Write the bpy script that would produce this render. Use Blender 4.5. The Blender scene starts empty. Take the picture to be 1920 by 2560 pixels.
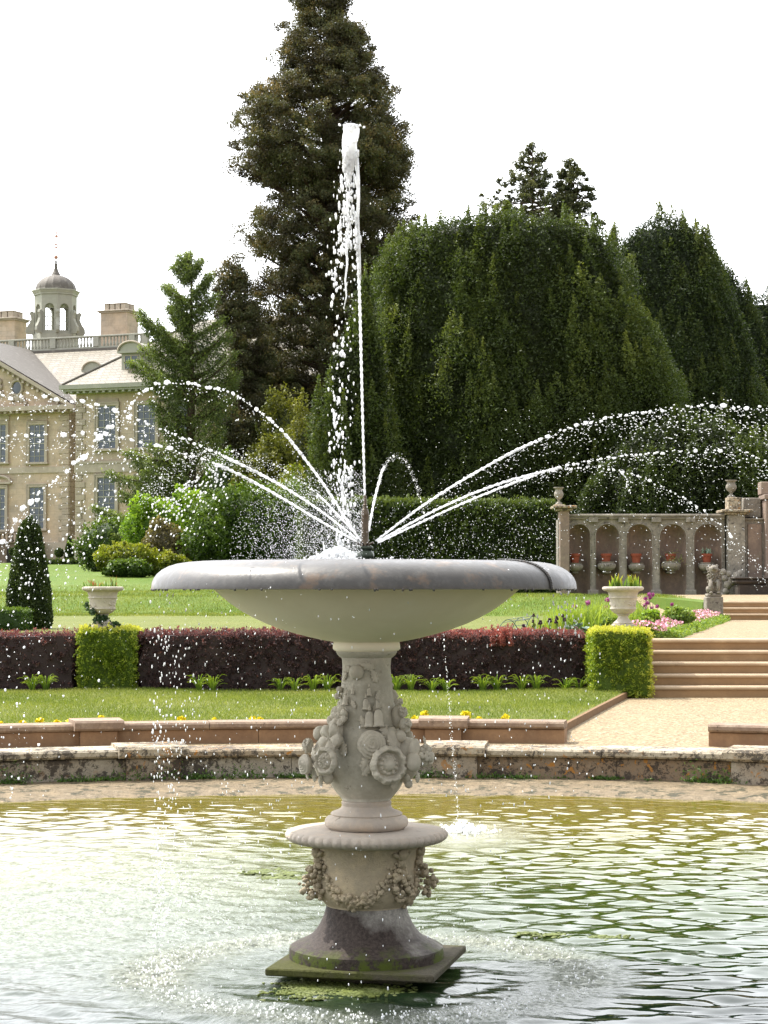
import bpy, math, random
import numpy as np
from mathutils import Vector, Matrix
R = math.radians
random.seed(7)
rng = np.random.default_rng(11)
scene = bpy.context.scene
COL = scene.collection

# ---------------- camera, sky, sun, exposure ----------------
EYE = 1.75                      # metres above the pool's water
FPX, HOR = 5000.0, 1472.0       # focal length and horizon row in photograph pixels
PITCH = math.atan((HOR - 1280) / FPX)
cam_d = bpy.data.cameras.new('camera')
cam_d.sensor_fit = 'VERTICAL'; cam_d.sensor_height = 36.0; cam_d.sensor_width = 27.0
cam_d.lens = 36.0 * FPX / 2560
cam_d.clip_start = 0.05; cam_d.clip_end = 6000
cam = bpy.data.objects.new('camera', cam_d); COL.objects.link(cam)
cam.location = (0, 0, EYE); cam.rotation_euler = (R(90) + PITCH, 0, 0)
scene.camera = cam

SUN_EL, SUN_AZ = R(57), math.atan2(-0.84, 0.54)     # azimuth from +Y towards +X
world = bpy.data.worlds.new("World"); scene.world = world; world.use_nodes = True
nt = world.node_tree; nt.nodes.clear()
sky = nt.nodes.new('ShaderNodeTexSky'); sky.sky_type = 'NISHITA'; sky.sun_disc = False
sky.sun_elevation = SUN_EL; sky.sun_rotation = SUN_AZ % (2*math.pi)
sky.air_density = 1.0; sky.dust_density = 6.0; sky.ozone_density = 1.0; sky.altitude = 50
hs = nt.nodes.new('ShaderNodeHueSaturation'); hs.inputs['Saturation'].default_value = 0.22; hs.inputs['Value'].default_value = 1.0
# thin bright cloud over the whole sky
tc = nt.nodes.new('ShaderNodeTexCoord'); cn = nt.nodes.new('ShaderNodeTexNoise')
cn.inputs['Scale'].default_value = 2.2; cn.inputs['Detail'].default_value = 5
cmr = nt.nodes.new('ShaderNodeMapRange'); cmr.inputs['From Min'].default_value = .35; cmr.inputs['From Max'].default_value = .7
cmr.inputs['To Min'].default_value = .55; cmr.inputs['To Max'].default_value = .95
mx = nt.nodes.new('ShaderNodeMix'); mx.data_type = 'RGBA'
mx.inputs[7].default_value = (9.6, 9.8, 10.2, 1)
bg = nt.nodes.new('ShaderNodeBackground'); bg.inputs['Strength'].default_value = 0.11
wo = nt.nodes.new('ShaderNodeOutputWorld')
L = nt.links.new
L(sky.outputs[0], hs.inputs['Color']); L(tc.outputs['Generated'], cn.inputs['Vector']); L(cn.outputs['Fac'], cmr.inputs['Value'])
L(cmr.outputs[0], mx.inputs[0]); L(hs.outputs[0], mx.inputs[6])
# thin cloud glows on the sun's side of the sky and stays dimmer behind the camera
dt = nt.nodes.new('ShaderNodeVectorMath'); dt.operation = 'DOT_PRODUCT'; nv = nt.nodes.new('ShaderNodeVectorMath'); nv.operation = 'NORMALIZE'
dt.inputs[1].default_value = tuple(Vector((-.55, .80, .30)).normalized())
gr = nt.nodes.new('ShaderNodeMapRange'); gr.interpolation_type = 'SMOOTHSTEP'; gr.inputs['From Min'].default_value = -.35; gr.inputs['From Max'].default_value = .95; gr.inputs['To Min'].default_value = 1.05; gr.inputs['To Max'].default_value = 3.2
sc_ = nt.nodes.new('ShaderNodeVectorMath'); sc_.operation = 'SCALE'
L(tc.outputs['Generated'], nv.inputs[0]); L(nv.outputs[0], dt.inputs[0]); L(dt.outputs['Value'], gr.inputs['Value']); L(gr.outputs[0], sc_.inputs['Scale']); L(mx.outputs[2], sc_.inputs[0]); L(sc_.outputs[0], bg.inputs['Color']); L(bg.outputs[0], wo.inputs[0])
sd = bpy.data.lights.new('sun', 'SUN'); sd.energy = 4.8; sd.angle = R(0.6); sd.color = (1.0, 0.94, 0.84)
sun = bpy.data.objects.new('sun', sd); COL.objects.link(sun)
sdir = Vector((math.cos(SUN_EL)*math.sin(SUN_AZ), math.cos(SUN_EL)*math.cos(SUN_AZ), math.sin(SUN_EL)))
sun.rotation_euler = sdir.to_track_quat('Z', 'Y').to_euler(); sun.location = (-20, 15, 40)
scene.view_settings.view_transform = 'Standard'; scene.view_settings.look = 'None'
scene.view_settings.exposure = 0.34; scene.view_settings.gamma = 1
scene.cycles.max_bounces = 8; scene.cycles.transparent_max_bounces = 8
scene.cycles.caustics_reflective = False; scene.cycles.caustics_refractive = False

CPI, SPI = math.cos(PITCH), math.sin(PITCH)
def ray(u, v):
    a, b = (u - 960) / FPX, (1280 - v) / FPX
    return np.array([a, CPI - b*SPI, SPI + b*CPI])
def P(u, v, D):
    "world point on photograph pixel (u, v) at distance y = D"
    d = ray(u, v); return np.array([d[0]*D/d[1], D, EYE + d[2]*D/d[1]])
def G(u, v, z):
    "world point on pixel (u, v) at height z"
    d = ray(u, v); t = (z - EYE)/d[2]; return np.array([d[0]*t, d[1]*t, z])

# ---------------- object helpers ----------------
ROT = {}
def tag(o, label=None, cat=None, group=None, kind=None):
    if label: o['label'] = label
    if cat: o['category'] = cat
    if group: o['group'] = group
    if kind: o['kind'] = kind
    return o
def empty(name, loc, label, cat, group=None, rz=0.0):
    o = bpy.data.objects.new(name, None); COL.objects.link(o)
    o.location = loc; o.rotation_euler = (0, 0, rz); o.empty_display_size = .1
    ROT[o.name] = (np.array(loc, float), rz)
    return tag(o, label, cat, group)
def copy_tree(o, loc, rz=None, sc=None, label=None, parent=None):
    c = o.copy(); COL.objects.link(c)
    if parent is not None: c.parent = parent
    else:
        c.location = loc
        if rz is not None: c.rotation_euler = (0, 0, rz)
        if sc is not None: c.scale = (sc, sc, sc)
        if label: c['label'] = label
    for ch in list(o.children): copy_tree(ch, None, parent=c)
    return c

class MB:
    "mesh builder: numpy chunks of vertices and faces"
    def __init__(s): s.v = []; s.f = []; s.a = []; s.n = 0
    def add(s, v, f, a=0.5):
        v = np.asarray(v, float).reshape(-1, 3)
        if isinstance(f, list):
            by = {}
            for q in f: by.setdefault(len(q), []).append(q)
            fs = [np.array(q) for q in by.values()]
        else: fs = [np.asarray(f)]
        for q in fs:
            if q.size: s.f.append(q + s.n)
        s.v.append(v); s.a.append(np.broadcast_to(np.asarray(a, float).reshape(-1), (len(v),)) if np.ndim(a) == 0 else np.asarray(a, float)); s.n += len(v)
        return s
    def build(s, name, mat, parent=None, smooth=False, local=False, loc=None, solid=False, **kw):
        V = np.concatenate(s.v) if s.v else np.zeros((0, 3))
        A = np.concatenate(s.a) if s.a else np.zeros(0)
        if parent is not None and not local:
            pl, pr = ROT.get(parent.name, (np.array(parent.location), 0.0))
            V = V - pl
            c, d = math.cos(-pr), math.sin(-pr)
            V = np.stack([V[:, 0]*c - V[:, 1]*d, V[:, 0]*d + V[:, 1]*c, V[:, 2]], 1)
        if parent is None and loc is None and len(V):
            lo, hi = V.min(0), V.max(0); loc = ((lo[0]+hi[0])/2, (lo[1]+hi[1])/2, lo[2])
        if parent is None and not local: V = V - np.array(loc)
        me = bpy.data.meshes.new(name)
        me.vertices.add(len(V)); me.vertices.foreach_set('co', V.ravel())
        tot = np.concatenate([np.full(len(q), q.shape[1]) for q in s.f]); idx = np.concatenate([q.ravel() for q in s.f])
        st = np.concatenate([[0], np.cumsum(tot)[:-1]])
        me.loops.add(len(idx)); me.loops.foreach_set('vertex_index', idx.astype(np.int32))
        me.polygons.add(len(tot)); me.polygons.foreach_set('loop_start', st.astype(np.int32)); me.polygons.foreach_set('loop_total', tot.astype(np.int32))
        me.polygons.foreach_set('use_smooth', np.full(len(tot), bool(smooth)))
        at = me.attributes.new('var', 'FLOAT', 'POINT'); at.data.foreach_set('value', A.astype(np.float32))
        me.update(calc_edges=True); me.validate()
        o = bpy.data.objects.new(name, me); COL.objects.link(o)
        if mat is not None: me.materials.append(mat)
        if parent is not None: o.parent = parent; ROT[o.name] = ROT.get(parent.name, (np.zeros(3), 0.0))
        else: o.location = loc; ROT[o.name] = (np.array(loc, float), 0.0)
        if smooth == 'auto': 
            me.polygons.foreach_set('use_smooth', np.full(len(tot), True)); me.set_sharp_from_angle(angle=R(38))
        return tag(o, **kw)
    # ---- shapes
    def box(s, x0, x1, y0, y1, z0, z1, a=.5, bev=0, M=None):
        if bev:
            b = bev; V = []
            for z, i in ((z0, b), (z0+b, 0), (z1-b, 0), (z1, b)):
                xa, xb, ya, yb = x0+i, x1-i, y0+i, y1-i
                if i: V += [(xa, ya, z), (xb, ya, z), (xb, ya, z), (xb, yb, z), (xb, yb, z), (xa, yb, z), (xa, yb, z), (xa, ya, z)]
                else: V += [(xa+b, ya, z), (xb-b, ya, z), (xb, ya+b, z), (xb, yb-b, z), (xb-b, yb, z), (xa+b, yb, z), (xa, yb-b, z), (xa, ya+b, z)]
            F = [(4*0+7, 6, 5, 4, 3, 2, 1, 0)]
            for k in range(3):
                for j in range(8): F.append((k*8+j, k*8+(j+1) % 8, k*8+8+(j+1) % 8, k*8+8+j))
            F.append(tuple(24+j for j in range(8)))
            V = np.array(V, float)
        else:
            V = np.array([(x, y, z) for z in (z0, z1) for x, y in ((x0, y0), (x1, y0), (x1, y1), (x0, y1))], float)
            F = [(3, 2, 1, 0), (4, 5, 6, 7), (0, 1, 5, 4), (1, 2, 6, 5), (2, 3, 7, 6), (3, 0, 4, 7)]
        if M is not None: V = M(V)
        return s.add(V, F, a)
    def lathe(s, prof, c=(0, 0, 0), n=48, mod=None, a=.5, arc=None):
        "prof: (r, z) list; mod(theta, k) multiplies the radius"
        m = len(prof); th = np.linspace(0, 2*math.pi, n, endpoint=False)
        V = np.zeros((m, n, 3))
        for k, (r, z) in enumerate(prof):
            rr = np.full(n, float(r))
            if mod is not None: rr = rr*mod(th, k)
            V[k, :, 0] = c[0]+rr*np.cos(th); V[k, :, 1] = c[1]+rr*np.sin(th); V[k, :, 2] = c[2]+z
        i, j = np.meshgrid(np.arange(m-1), np.arange(n), indexing='ij'); j2 = (j+1) % n
        F = np.stack([i*n+j, (i+1)*n+j, (i+1)*n+j2, i*n+j2], -1).reshape(-1, 4)[:, ::-1]
        s.add(V, F, a)
        if prof[0][0] > 1e-6: s.f.append(np.array([[s.n-m*n+q for q in range(n)]])[:, ::1])
        if prof[-1][0] > 1e-6: s.f.append(np.array([[s.n-n+q for q in range(n)]]))
        return s
    def tube(s, pts, rad, n=8, a=.5, cap=True):
        pts = np.asarray(pts, float); m = len(pts); rad = np.broadcast_to(rad, (m,))
        T = np.gradient(pts, axis=0); T /= (np.linalg.norm(T, axis=1)[:, None]+1e-12)
        up = np.array([0, 0, 1.]) if abs(T[:, 2]).mean() < .8 else np.array([1., 0, 0])
        A = np.cross(T, up); A /= (np.linalg.norm(A, axis=1)[:, None]+1e-12); B = np.cross(T, A)
        th = np.linspace(0, 2*math.pi, n, endpoint=False)
        V = pts[:, None] + rad[:, None, None]*(A[:, None]*np.cos(th)[None, :, None] + B[:, None]*np.sin(th)[None, :, None])
        i, j = np.meshgrid(np.arange(m-1), np.arange(n), indexing='ij'); j2 = (j+1) % n
        F = np.stack([i*n+j, i*n+j2, (i+1)*n+j2, (i+1)*n+j], -1).reshape(-1, 4)
        s.add(V, F, a)
        if cap: s.f.append(np.array([[s.n-m*n+q for q in range(n)][::-1]])); s.f.append(np.array([[s.n-n+q for q in range(n)]]))
        return s
    def ell(s, c, r, M=None, nu=12, nv=8, a=.5, noise=0, p=1):
        "ellipsoid, M: 3x3 matrix with axes as columns"
        th = np.linspace(0, 2*math.pi, nu, endpoint=False); ph = np.linspace(-math.pi/2, math.pi/2, nv+1)
        V = np.zeros((nv+1, nu, 3)); cph = np.abs(np.cos(ph))**p
        V[..., 0] = cph[:, None]*np.cos(th); V[..., 1] = cph[:, None]*np.sin(th); V[..., 2] = np.sin(ph)[:, None]
        if noise: V = V*(1+noise*np.sin(V[..., :1]*7+c[0]*31)*np.sin(V[..., 1:2]*6+c[1]*17+1)*np.cos(V[..., 2:]*5+c[2]*23))
        V = V.reshape(-1, 3)*np.asarray(r, float)
        if M is not None: V = V @ np.asarray(M).T
        i, j = np.meshgrid(np.arange(nv), np.arange(nu), indexing='ij'); j2 = (j+1) % nu
        F = np.stack([i*nu+j, i*nu+j2, (i+1)*nu+j2, (i+1)*nu+j], -1).reshape(-1, 4)
        return s.add(V+np.asarray(c, float), F, a)
    def grid(s, X, Y, Z, a=.5, flip=False):
        m, n = X.shape; i, j = np.meshgrid(np.arange(m-1), np.arange(n-1), indexing='ij')
        F = np.stack([i*n+j, i*n+j+1, (i+1)*n+j+1, (i+1)*n+j], -1).reshape(-1, 4)
        if flip: F = F[:, ::-1]
        return s.add(np.stack([X, Y, Z], -1).reshape(-1, 3), F, a if np.ndim(a) == 0 else np.asarray(a).ravel())
    def leaves(s, C, D, Wd, Lg, wd, var):
        "kite leaves: centres C, long dirs D, width dirs Wd"
        n = len(C); Lg = np.broadcast_to(Lg, (n,))[:, None]; wd = np.broadcast_to(wd, (n,))[:, None]
        V = np.stack([C-D*Lg*.5, C+Wd*wd*.5+D*Lg*.05, C+D*Lg*.5, C-Wd*wd*.5+D*Lg*.05], 1).reshape(-1, 3)
        F = np.arange(4*n).reshape(-1, 4)
        return s.add(V, F, np.repeat(np.broadcast_to(var, (n,)), 4))
def unit(a): return a/(np.linalg.norm(a, axis=-1, keepdims=True)+1e-9)
def rdir(n): return unit(rng.normal(size=(n, 3)))
def scatter(mb, C, size, var, bias=(0, 0, 0), asp=.55, jit=.25):
    "random leaves at points C; bias pulls their long axis"
    n = len(C); d = unit(rdir(n)+np.asarray(bias)); w = unit(np.cross(d, rdir(n)))
    sz = size*(1+jit*rng.normal(size=n)).clip(.4, 1.8)
    mb.leaves(C, d, w, sz, sz*asp, np.clip(var, 0, 1))
def blobpts(c, r, n, shell=.5):
    "points in an ellipsoid, denser near its skin"
    d = rdir(n); q = rng.random(n)**shell; return np.asarray(c)+d*q[:, None]*np.asarray(r)

# ---------------- materials ----------------
class Mat:
    def __init__(s, name):
        s.m = bpy.data.materials.new(name); s.m.use_nodes = True; s.t = s.m.node_tree; s.t.nodes.clear()
        s.o = s.t.nodes.new('ShaderNodeOutputMaterial'); s.tc = s.t.nodes.new('ShaderNodeTexCoord')
        s.geo = s.t.nodes.new('ShaderNodeNewGeometry')
    def n(s, typ, **kw):
        q = s.t.nodes.new(typ)
        for k, v in kw.items():
            if k.startswith('_'): setattr(q, k[1:], v)
            else:
                key = int(k[1:]) if (k[0] == 'i' and k[1:].isdigit()) else k.replace('_', ' ')
                q.inputs[key].default_value = v
        return q
    def l(s, a, b): s.t.links.new(a, b)
    def noise(s, scale, detail=4, rough=.55, vec=None, dist=0):
        q = s.n('ShaderNodeTexNoise', Scale=scale, Detail=detail, Roughness=rough, Distortion=dist); s.l(vec or s.geo.outputs['Position'], q.inputs['Vector']); return q.outputs['Fac']
    def ramp(s, fac, stops, interp='LINEAR'):
        q = s.t.nodes.new('ShaderNodeValToRGB'); q.color_ramp.interpolation = interp; e = q.color_ramp.elements
        while len(e) < len(stops): e.new(.5)
        for k, (p, c) in enumerate(stops):
            e[k].position = p; e[k].color = tuple(c)+(1,) if len(c) == 3 else c
        s.l(fac, q.inputs[0]); return q.outputs[0]
    def rng_(s, fac, a, b, c=0., d=1.):
        q = s.n('ShaderNodeMapRange', From_Min=a, From_Max=b, To_Min=c, To_Max=d); s.l(fac, q.inputs['Value']); return q.outputs[0]
    def mix(s, fac, a, b, mode='MIX'):
        q = s.t.nodes.new('ShaderNodeMix'); q.data_type = 'RGBA'; q.blend_type = mode
        for k, x in ((0, fac), (6, a), (7, b)):
            if isinstance(x, (int, float)): q.inputs[k].default_value = x
            elif isinstance(x, tuple): q.inputs[k].default_value = x+(1,) if len(x) == 3 else x
            else: s.l(x, q.inputs[k])
        return q.outputs[2]
    def math(s, op, a, b=0.):
        q = s.t.nodes.new('ShaderNodeMath'); q.operation = op
        for k, x in enumerate((a, b)):
            if isinstance(x, (int, float)): q.inputs[k].default_value = x
            else: s.l(x, q.inputs[k])
        return q.outputs[0]
    def bump(s, h, strength=.3, dist=.02, prev=None):
        q = s.n('ShaderNodeBump', Strength=strength, Distance=dist); s.l(h, q.inputs['Height'])
        if prev is not None: s.l(prev, q.inputs['Normal'])
        return q.outputs[0]
    def attr(s, name='var'):
        q = s.t.nodes.new('ShaderNodeAttribute'); q.attribute_name = name; return q.outputs['Fac']
    def xyz(s):
        q = s.t.nodes.new('ShaderNodeSeparateXYZ'); s.l(s.geo.outputs['Position'], q.inputs[0]); return q.outputs
    def pbr(s, color, rough=.8, bump=None, spec=.3, metal=0., **kw):
        q = s.n('ShaderNodeBsdfPrincipled', Metallic=metal)
        q.inputs['Specular IOR Level'].default_value = spec
        for key, x in (('Base Color', color), ('Roughness', rough)):
            if isinstance(x, (int, float)): q.inputs[key].default_value = x
            elif isinstance(x, tuple): q.inputs[key].default_value = x+(1,) if len(x) == 3 else x
            else: s.l(x, q.inputs[key])
        if bump is not None: s.l(bump, q.inputs['Normal'])
        for k, x in kw.items(): q.inputs[k.replace('_', ' ')].default_value = x
        return q.outputs[0]
    def out(s, sh): s.l(sh, s.o.inputs[0]); return s.m

def leaf_mat(name, stops, trans=.3, nscale=1.2, tcol=(1.35, 1.35, .6), rough=.55, spec=.35, namt=.5):
    "foliage: colour from the per-leaf value plus broad patches; light passes through"
    m = Mat(name); f = m.attr(); n = m.noise(nscale, 3)
    k = m.math('ADD', f, m.math('MULTIPLY', m.math('SUBTRACT', n, .5), namt))
    col = m.ramp(k, stops)
    p = m.pbr(col, rough, spec=spec)
    t = m.t.nodes.new('ShaderNodeBsdfTranslucent'); m.l(m.mix(1.0, col, tcol, 'MULTIPLY'), t.inputs[0])
    ms = m.n('ShaderNodeMixShader', Fac=trans); m.l(p, ms.inputs[1]); m.l(t.outputs[0], ms.inputs[2])
    return m.out(ms.outputs[0])
def stone_mat(name, base, dark, light, s1=3., s2=30., amt=.5, bump=.25, spots=None, rough=.85, bd=.01, lichen=None):
    m = Mat(name); a = m.noise(s1, 6, .6); b = m.noise(s2, 5, .7)
    c = m.mix(m.rng_(a, .35, .65), base, dark); c = m.mix(m.rng_(a, .52, .75), c, light)
    c = m.mix(m.math('MULTIPLY', m.rng_(b, .3, .7), amt), c, dark)
    if spots:
        s = m.noise(s2*.45, 6, .75); c = m.mix(m.rng_(s, spots[1], spots[1]+.07), c, spots[0])
    if lichen:
        for (colr, sc, th) in lichen:
            s = m.noise(sc, 5, .7, dist=.4); c = m.mix(m.rng_(s, th, th+.05), c, colr)
    bp = m.bump(b, bump, bd); bp = m.bump(m.noise(s2*4, 3), bump*.6, bd*.4, bp)
    return m.out(m.pbr(c, rough, bp))
def plain(name, col, rough=.6, spec=.3, metal=0., nz=None):
    m = Mat(name); c = col; bp = None
    if nz:
        a = m.noise(nz, 5, .65); c = m.mix(m.rng_(a, .3, .7), tuple(x*.72 for x in col), tuple(min(1, x*1.2) for x in col)); bp = m.bump(a, .2, .01)
    return m.out(m.pbr(c, rough, bp, spec, metal))
# ================= materials used widely =================
GRAVEL = None
def gravel_mat():
    m = Mat('gravel'); v = m.n('ShaderNodeTexVoronoi', Scale=38.); m.l(m.geo.outputs['Position'], v.inputs['Vector'])
    c = m.ramp(v.outputs['Color'], [(0, (.04, .028, .016)), (.25, (.165, .12, .07)), (.55, (.28, .22, .135)), (.85, (.43, .365, .25)), (1, (.07, .05, .03))])
    n = m.noise(1.4, 6, .7); c = m.mix(m.rng_(n, .38, .62, 0, .5), c, (.30, .23, .135)); c = m.mix(m.rng_(m.noise(9, 5, .8), .47, .62, 0, .55), c, (.20, .14, .085))
    v2 = m.n('ShaderNodeTexVoronoi', Scale=14.); m.l(m.geo.outputs['Position'], v2.inputs['Vector'])
    c = m.mix(m.rng_(v2.outputs['Distance'], .0, .22, .55, 0), c, (.22, .14, .09))
    bp = m.bump(v.outputs['Distance'], .7, .012); bp = m.bump(v2.outputs['Distance'], .5, .02, bp)
    return m.out(m.pbr(c, .9, bp, .2))
def grass_mat(name, a, b, c3, sc=1.0):
    m = Mat(name); n1 = m.noise(.5*sc, 5, .6); n2 = m.noise(5*sc, 6, .75); n3 = m.noise(55*sc, 3, .7)
    c = m.mix(m.rng_(n1, .35, .65), a, b); c = m.mix(m.rng_(n2, .42, .7, 0, .8), c, c3)
    c = m.mix(m.rng_(n3, .35, .7, 0, .55), c, tuple(x*.45 for x in a))
    bp = m.bump(n3, .8, .03); bp = m.bump(n2, .5, .1, bp)
    return m.out(m.pbr(c, .75, bp, .15))
M_gravel = gravel_mat()
M_lawn = grass_mat('lawn_grass', (.125, .165, .026), (.18, .20, .045), (.23, .22, .075))
M_bank = grass_mat('bank_grass', (.085, .165, .016), (.13, .19, .025), (.17, .20, .035), .8)
M_blade = leaf_mat('grass_blades', [(0, (.085, .13, .016)), (.5, (.165, .21, .035)), (1, (.30, .31, .10))], .35, .8)
M_sand = stone_mat('brown_sandstone', (.34, .21, .115), (.17, .10, .06), (.42, .30, .18), 2.2, 26, .45, .2)
M_sandtop = stone_mat('worn_sandstone', (.37, .28, .195), (.15, .10, .075), (.50, .41, .30), 3.5, 30, .7, .35, spots=((.08, .055, .04), .60))
M_riser = stone_mat('step_stone', (.36, .23, .12), (.22, .14, .075), (.44, .30, .17), 1.6, 30, .35, .15)
M_nosing = stone_mat('step_stone_lit_edge', (.50, .39, .27), (.33, .24, .16), (.58, .47, .34), 2, 30, .35, .15)  # step stone made paler on treads and nosings: light from above put into colour
def lichen_mat(name, pale, brown, sp, th):
    m = Mat(name); f = m.attr(); pos = m.geo.outputs['Position']; a = m.noise(2.4, 5, .65); c = m.mix(m.rng_(m.math('ADD', f, m.math('MULTIPLY', m.math('SUBTRACT', a, .5), 1.4)), .3, .7), pale, brown)
    b = m.noise(34, 6, .8); c = m.mix(m.rng_(b, .38, .62, 0, .55), c, tuple(x*.45 for x in pale))
    k = m.noise(15, 8, .82, dist=.3); k2 = m.math('ADD', k, m.math('MULTIPLY', m.math('SUBTRACT', a, .5), .45)); c = m.mix(m.rng_(k2, th, th+.035, 0, .88), c, sp)
    o_ = m.noise(11, 4, .6, dist=.5); c = m.mix(m.math('MULTIPLY', m.rng_(o_, .60, .63), m.rng_(f, .3, .6)), c, (.40, .19, .05))
    w_ = m.noise(4.5, 3, .5, dist=.3); c = m.mix(m.rng_(w_, .70, .72), c, (.50, .49, .42))
    return m.out(m.pbr(c, .9, m.bump(b, .6, .015, m.bump(k, .5, .02)), .2))
M_basin = lichen_mat('lichened_basin_stone', (.42, .375, .30), (.27, .185, .115), (.050, .042, .036), .500)
M_coping = lichen_mat('lichened_coping_stone', (.50, .44, .34), (.36, .28, .19), (.060, .052, .045), .495)
M_ledge = stone_mat('wet_ledge_stone', (.34, .26, .155), (.15, .115, .07), (.48, .38, .25), 5, 17, 1.0, .9, spots=((.055, .05, .025), .52), rough=.7, bd=.03)

# ================= ground, terraces =================
CX, CY = -0.08, 9.17           # centre of the pool and of the fountain
def arcp(r, th): return CX + r*np.sin(th), CY + r*np.cos(th)    # th = 0 points away from the camera
# gravel sheet reaching the horizon, with the pool's hole in it
g = MB(); rr = np.array([9.05, 9.6, 10.4, 11.5, 13, 15, 18, 22, 28, 40, 70, 150, 400, 1200, 4000.]); th = np.linspace(0, 2*math.pi, 181)
RR, TH = np.meshgrid(rr, th, indexing='ij'); X, Y = arcp(RR, TH); g.grid(X, Y, np.full_like(X, .26), flip=True)
g.build('gravel_path', M_gravel, kind='structure', loc=(0, 0, 0))

def xr(y): return np.interp(y, [19.0, 19.9, 21.1, 24.2, 27.4, 28.2], [1.72, 1.76, 1.90, 2.58, 3.30, 3.5])
t = np.linspace(0, 1, 150)[None, :]; s = np.linspace(0, 1, 120)[:, None]
yr = 19.6+s*8.9+t*0
Xl = -14+(xr(yr)+14)*t
y0 = CY+np.sqrt(np.maximum(10.72**2-np.clip(Xl-CX, -10.6, 10.6)**2, .1))
Yl = y0+(28.5-y0)*s; Xl = -14+(xr(Yl)+14)*t
def undul(X, Y): return .012*np.sin(X*2.1+Y)+.01*np.sin(X*.9-Y*1.7+2)
Zl = .335+undul(X=Xl, Y=Yl); Zl[:, -1] = .335
g = MB(); g.grid(Xl, Yl, Zl)
e = np.stack([Xl[:, -1], Yl[:, -1], Zl[:, -1]], -1); b = e.copy(); b[:, 2] = .2
g.build('lower_lawn', M_lawn, kind='structure', loc=(0, 0, 0))
g = MB(); e2 = e+[.03, 0, .004]
V = np.stack([e+[-.01, 0, .006], e2, b+[.03, 0, 0]], 1)
g.grid(V[..., 0], V[..., 1], V[..., 2]); e = np.stack([Xl[0], Yl[0], Zl[0]], -1); V = np.stack([e, e+[0, -.012, .002], e+[0, -.02, -.15]], 1); g.grid(V[..., 0], V[..., 1], V[..., 2]); g.build('lawn_edging', plain('lawn_edge_earth', (.20, .12, .06), .9, nz=20), kind='structure', loc=(0, 0, 0))

# upper terraces
def hgt(X, Y):
    base = np.interp(Y, [0, 58, 59.5, 62, 64, 70, 80, 100, 115, 160, 400], [1.0, 1.0, 1.12, 1.48, 1.55, 1.75, 2.15, 2.75, 3.18, 3.4, 3.4])
    hum = .10*np.sin(X*.16+1)*np.sin(Y*.21)*np.clip((Y-60)/10, 0, 1) + .05*np.sin(Y*.9+X*.07)*np.clip((Y-63)/8, 0, 1)*np.clip((112-Y)/8, 0, 1)
    right = np.interp(Y, [0, 54, 55.5, 58.5, 60, 400], [1.0, 1.0, 1.1, 1.48, 1.55, 1.6])
    k = np.clip((X-0)/4, 0, 1)
    z = (base+hum)*(1-k)+right*k
    z = np.where((X > 7.6) & (Y > 47.8), np.maximum(z, np.interp(Y, [47.8, 60], [1.43, 1.55])), z)
    return z
ys = np.concatenate([[28.75, 28.9], np.arange(29.5, 47, .5), [47.0, 47.79, 47.81], np.arange(48.5, 66, .4), np.arange(66, 120, 1.0), np.arange(125, 400, 15), [800, 2500]])
xs = np.concatenate([[-2500, -600, -200, -90, -60], np.arange(-40, 7.5, .5), [7.59, 7.61], np.arange(8, 24, .5), [30, 60, 200, 600, 2500]])
Xg, Yg = np.meshgrid(xs, ys); Zg = hgt(Xg, Yg); Zg[0] = .3
g = MB(); g.grid(Xg, Yg, Zg); g.build('upper_lawn', M_bank, kind='structure', loc=(0, 0, 0))
# pale mown flat of the upper terrace
xs2 = np.linspace(-16, 6.5, 120); ys2 = np.linspace(29.2, 57.6, 90); X2, Y2 = np.meshgrid(xs2, ys2)
g = MB(); g.grid(X2, Y2, np.full_like(X2, 1.006)); g.build('mown_lawn', M_lawn, kind='structure', loc=(0, 0, 0))
# gravel of the upper terrace
def gx(y): return np.interp(y, [28.8, 30, 48, 60], [4.0, 4.25, 8.15, 9.0])
ys3 = np.concatenate([np.linspace(29.05, 47.05, 40)]); t3 = np.linspace(0, 1, 20)[None, :]
X3 = gx(ys3)[:, None]+(26-gx(ys3)[:, None])*t3; Y3 = ys3[:, None]+0*t3
g = MB(); g.grid(X3, Y3, 1.018+.012*np.sin(X3*1.3)*np.sin(Y3)); g.build('terrace_gravel', M_gravel, kind='structure', loc=(0, 0, 0))
ys3 = np.linspace(48.05, 60.6, 20); X3 = 7.3+(26-7.3)*t3+0*ys3[:, None]; Y3 = ys3[:, None]+0*t3
g = MB(); g.grid(X3, Y3, hgt(X3, Y3)+.02); g.build('top_gravel', M_gravel, kind='structure', loc=(0, 0, 0))

# grass blades standing on the lower lawn
def blades(name, X0, X1, Y0, Y1, n, zf, L0=.045, keep=None, kindname='short mown grass'):
    x = rng.uniform(X0, X1, n); y = rng.uniform(Y0, Y1, n)
    if keep is not None: k = keep(x, y); x, y = x[k], y[k]
    n = len(x); Lg = L0*rng.uniform(.5, 1.4, n)
    d = unit(np.stack([rng.normal(0, .35, n), rng.normal(0, .35, n), np.ones(n)], 1)); w = unit(np.cross(d, rdir(n)))
    C = np.stack([x, y, zf(x, y)+Lg*.4], 1)
    mb = MB(); mb.leaves(C, d, w, Lg, Lg*.16, np.clip(rng.normal(.5, .2, n)+.25*np.sin(x*1.7)*np.sin(y*1.3), 0, 1))
    return mb.build(name, M_blade, kind='stuff', label=kindname, category='x') if False else tag(mb.build(name, M_blade, loc=(0, 0, 0)), kindname, 'grass', kind='stuff')
blades('grass', -6.5, 3.5, 19.0, 28.1, 170000, lambda x, y: .335+undul(x, y), .034,
       lambda x, y: (x < xr(y)-.02) & ((x-CX)**2+(y-CY)**2 > 10.85**2), 'short bright grass of the lower lawn')
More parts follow.
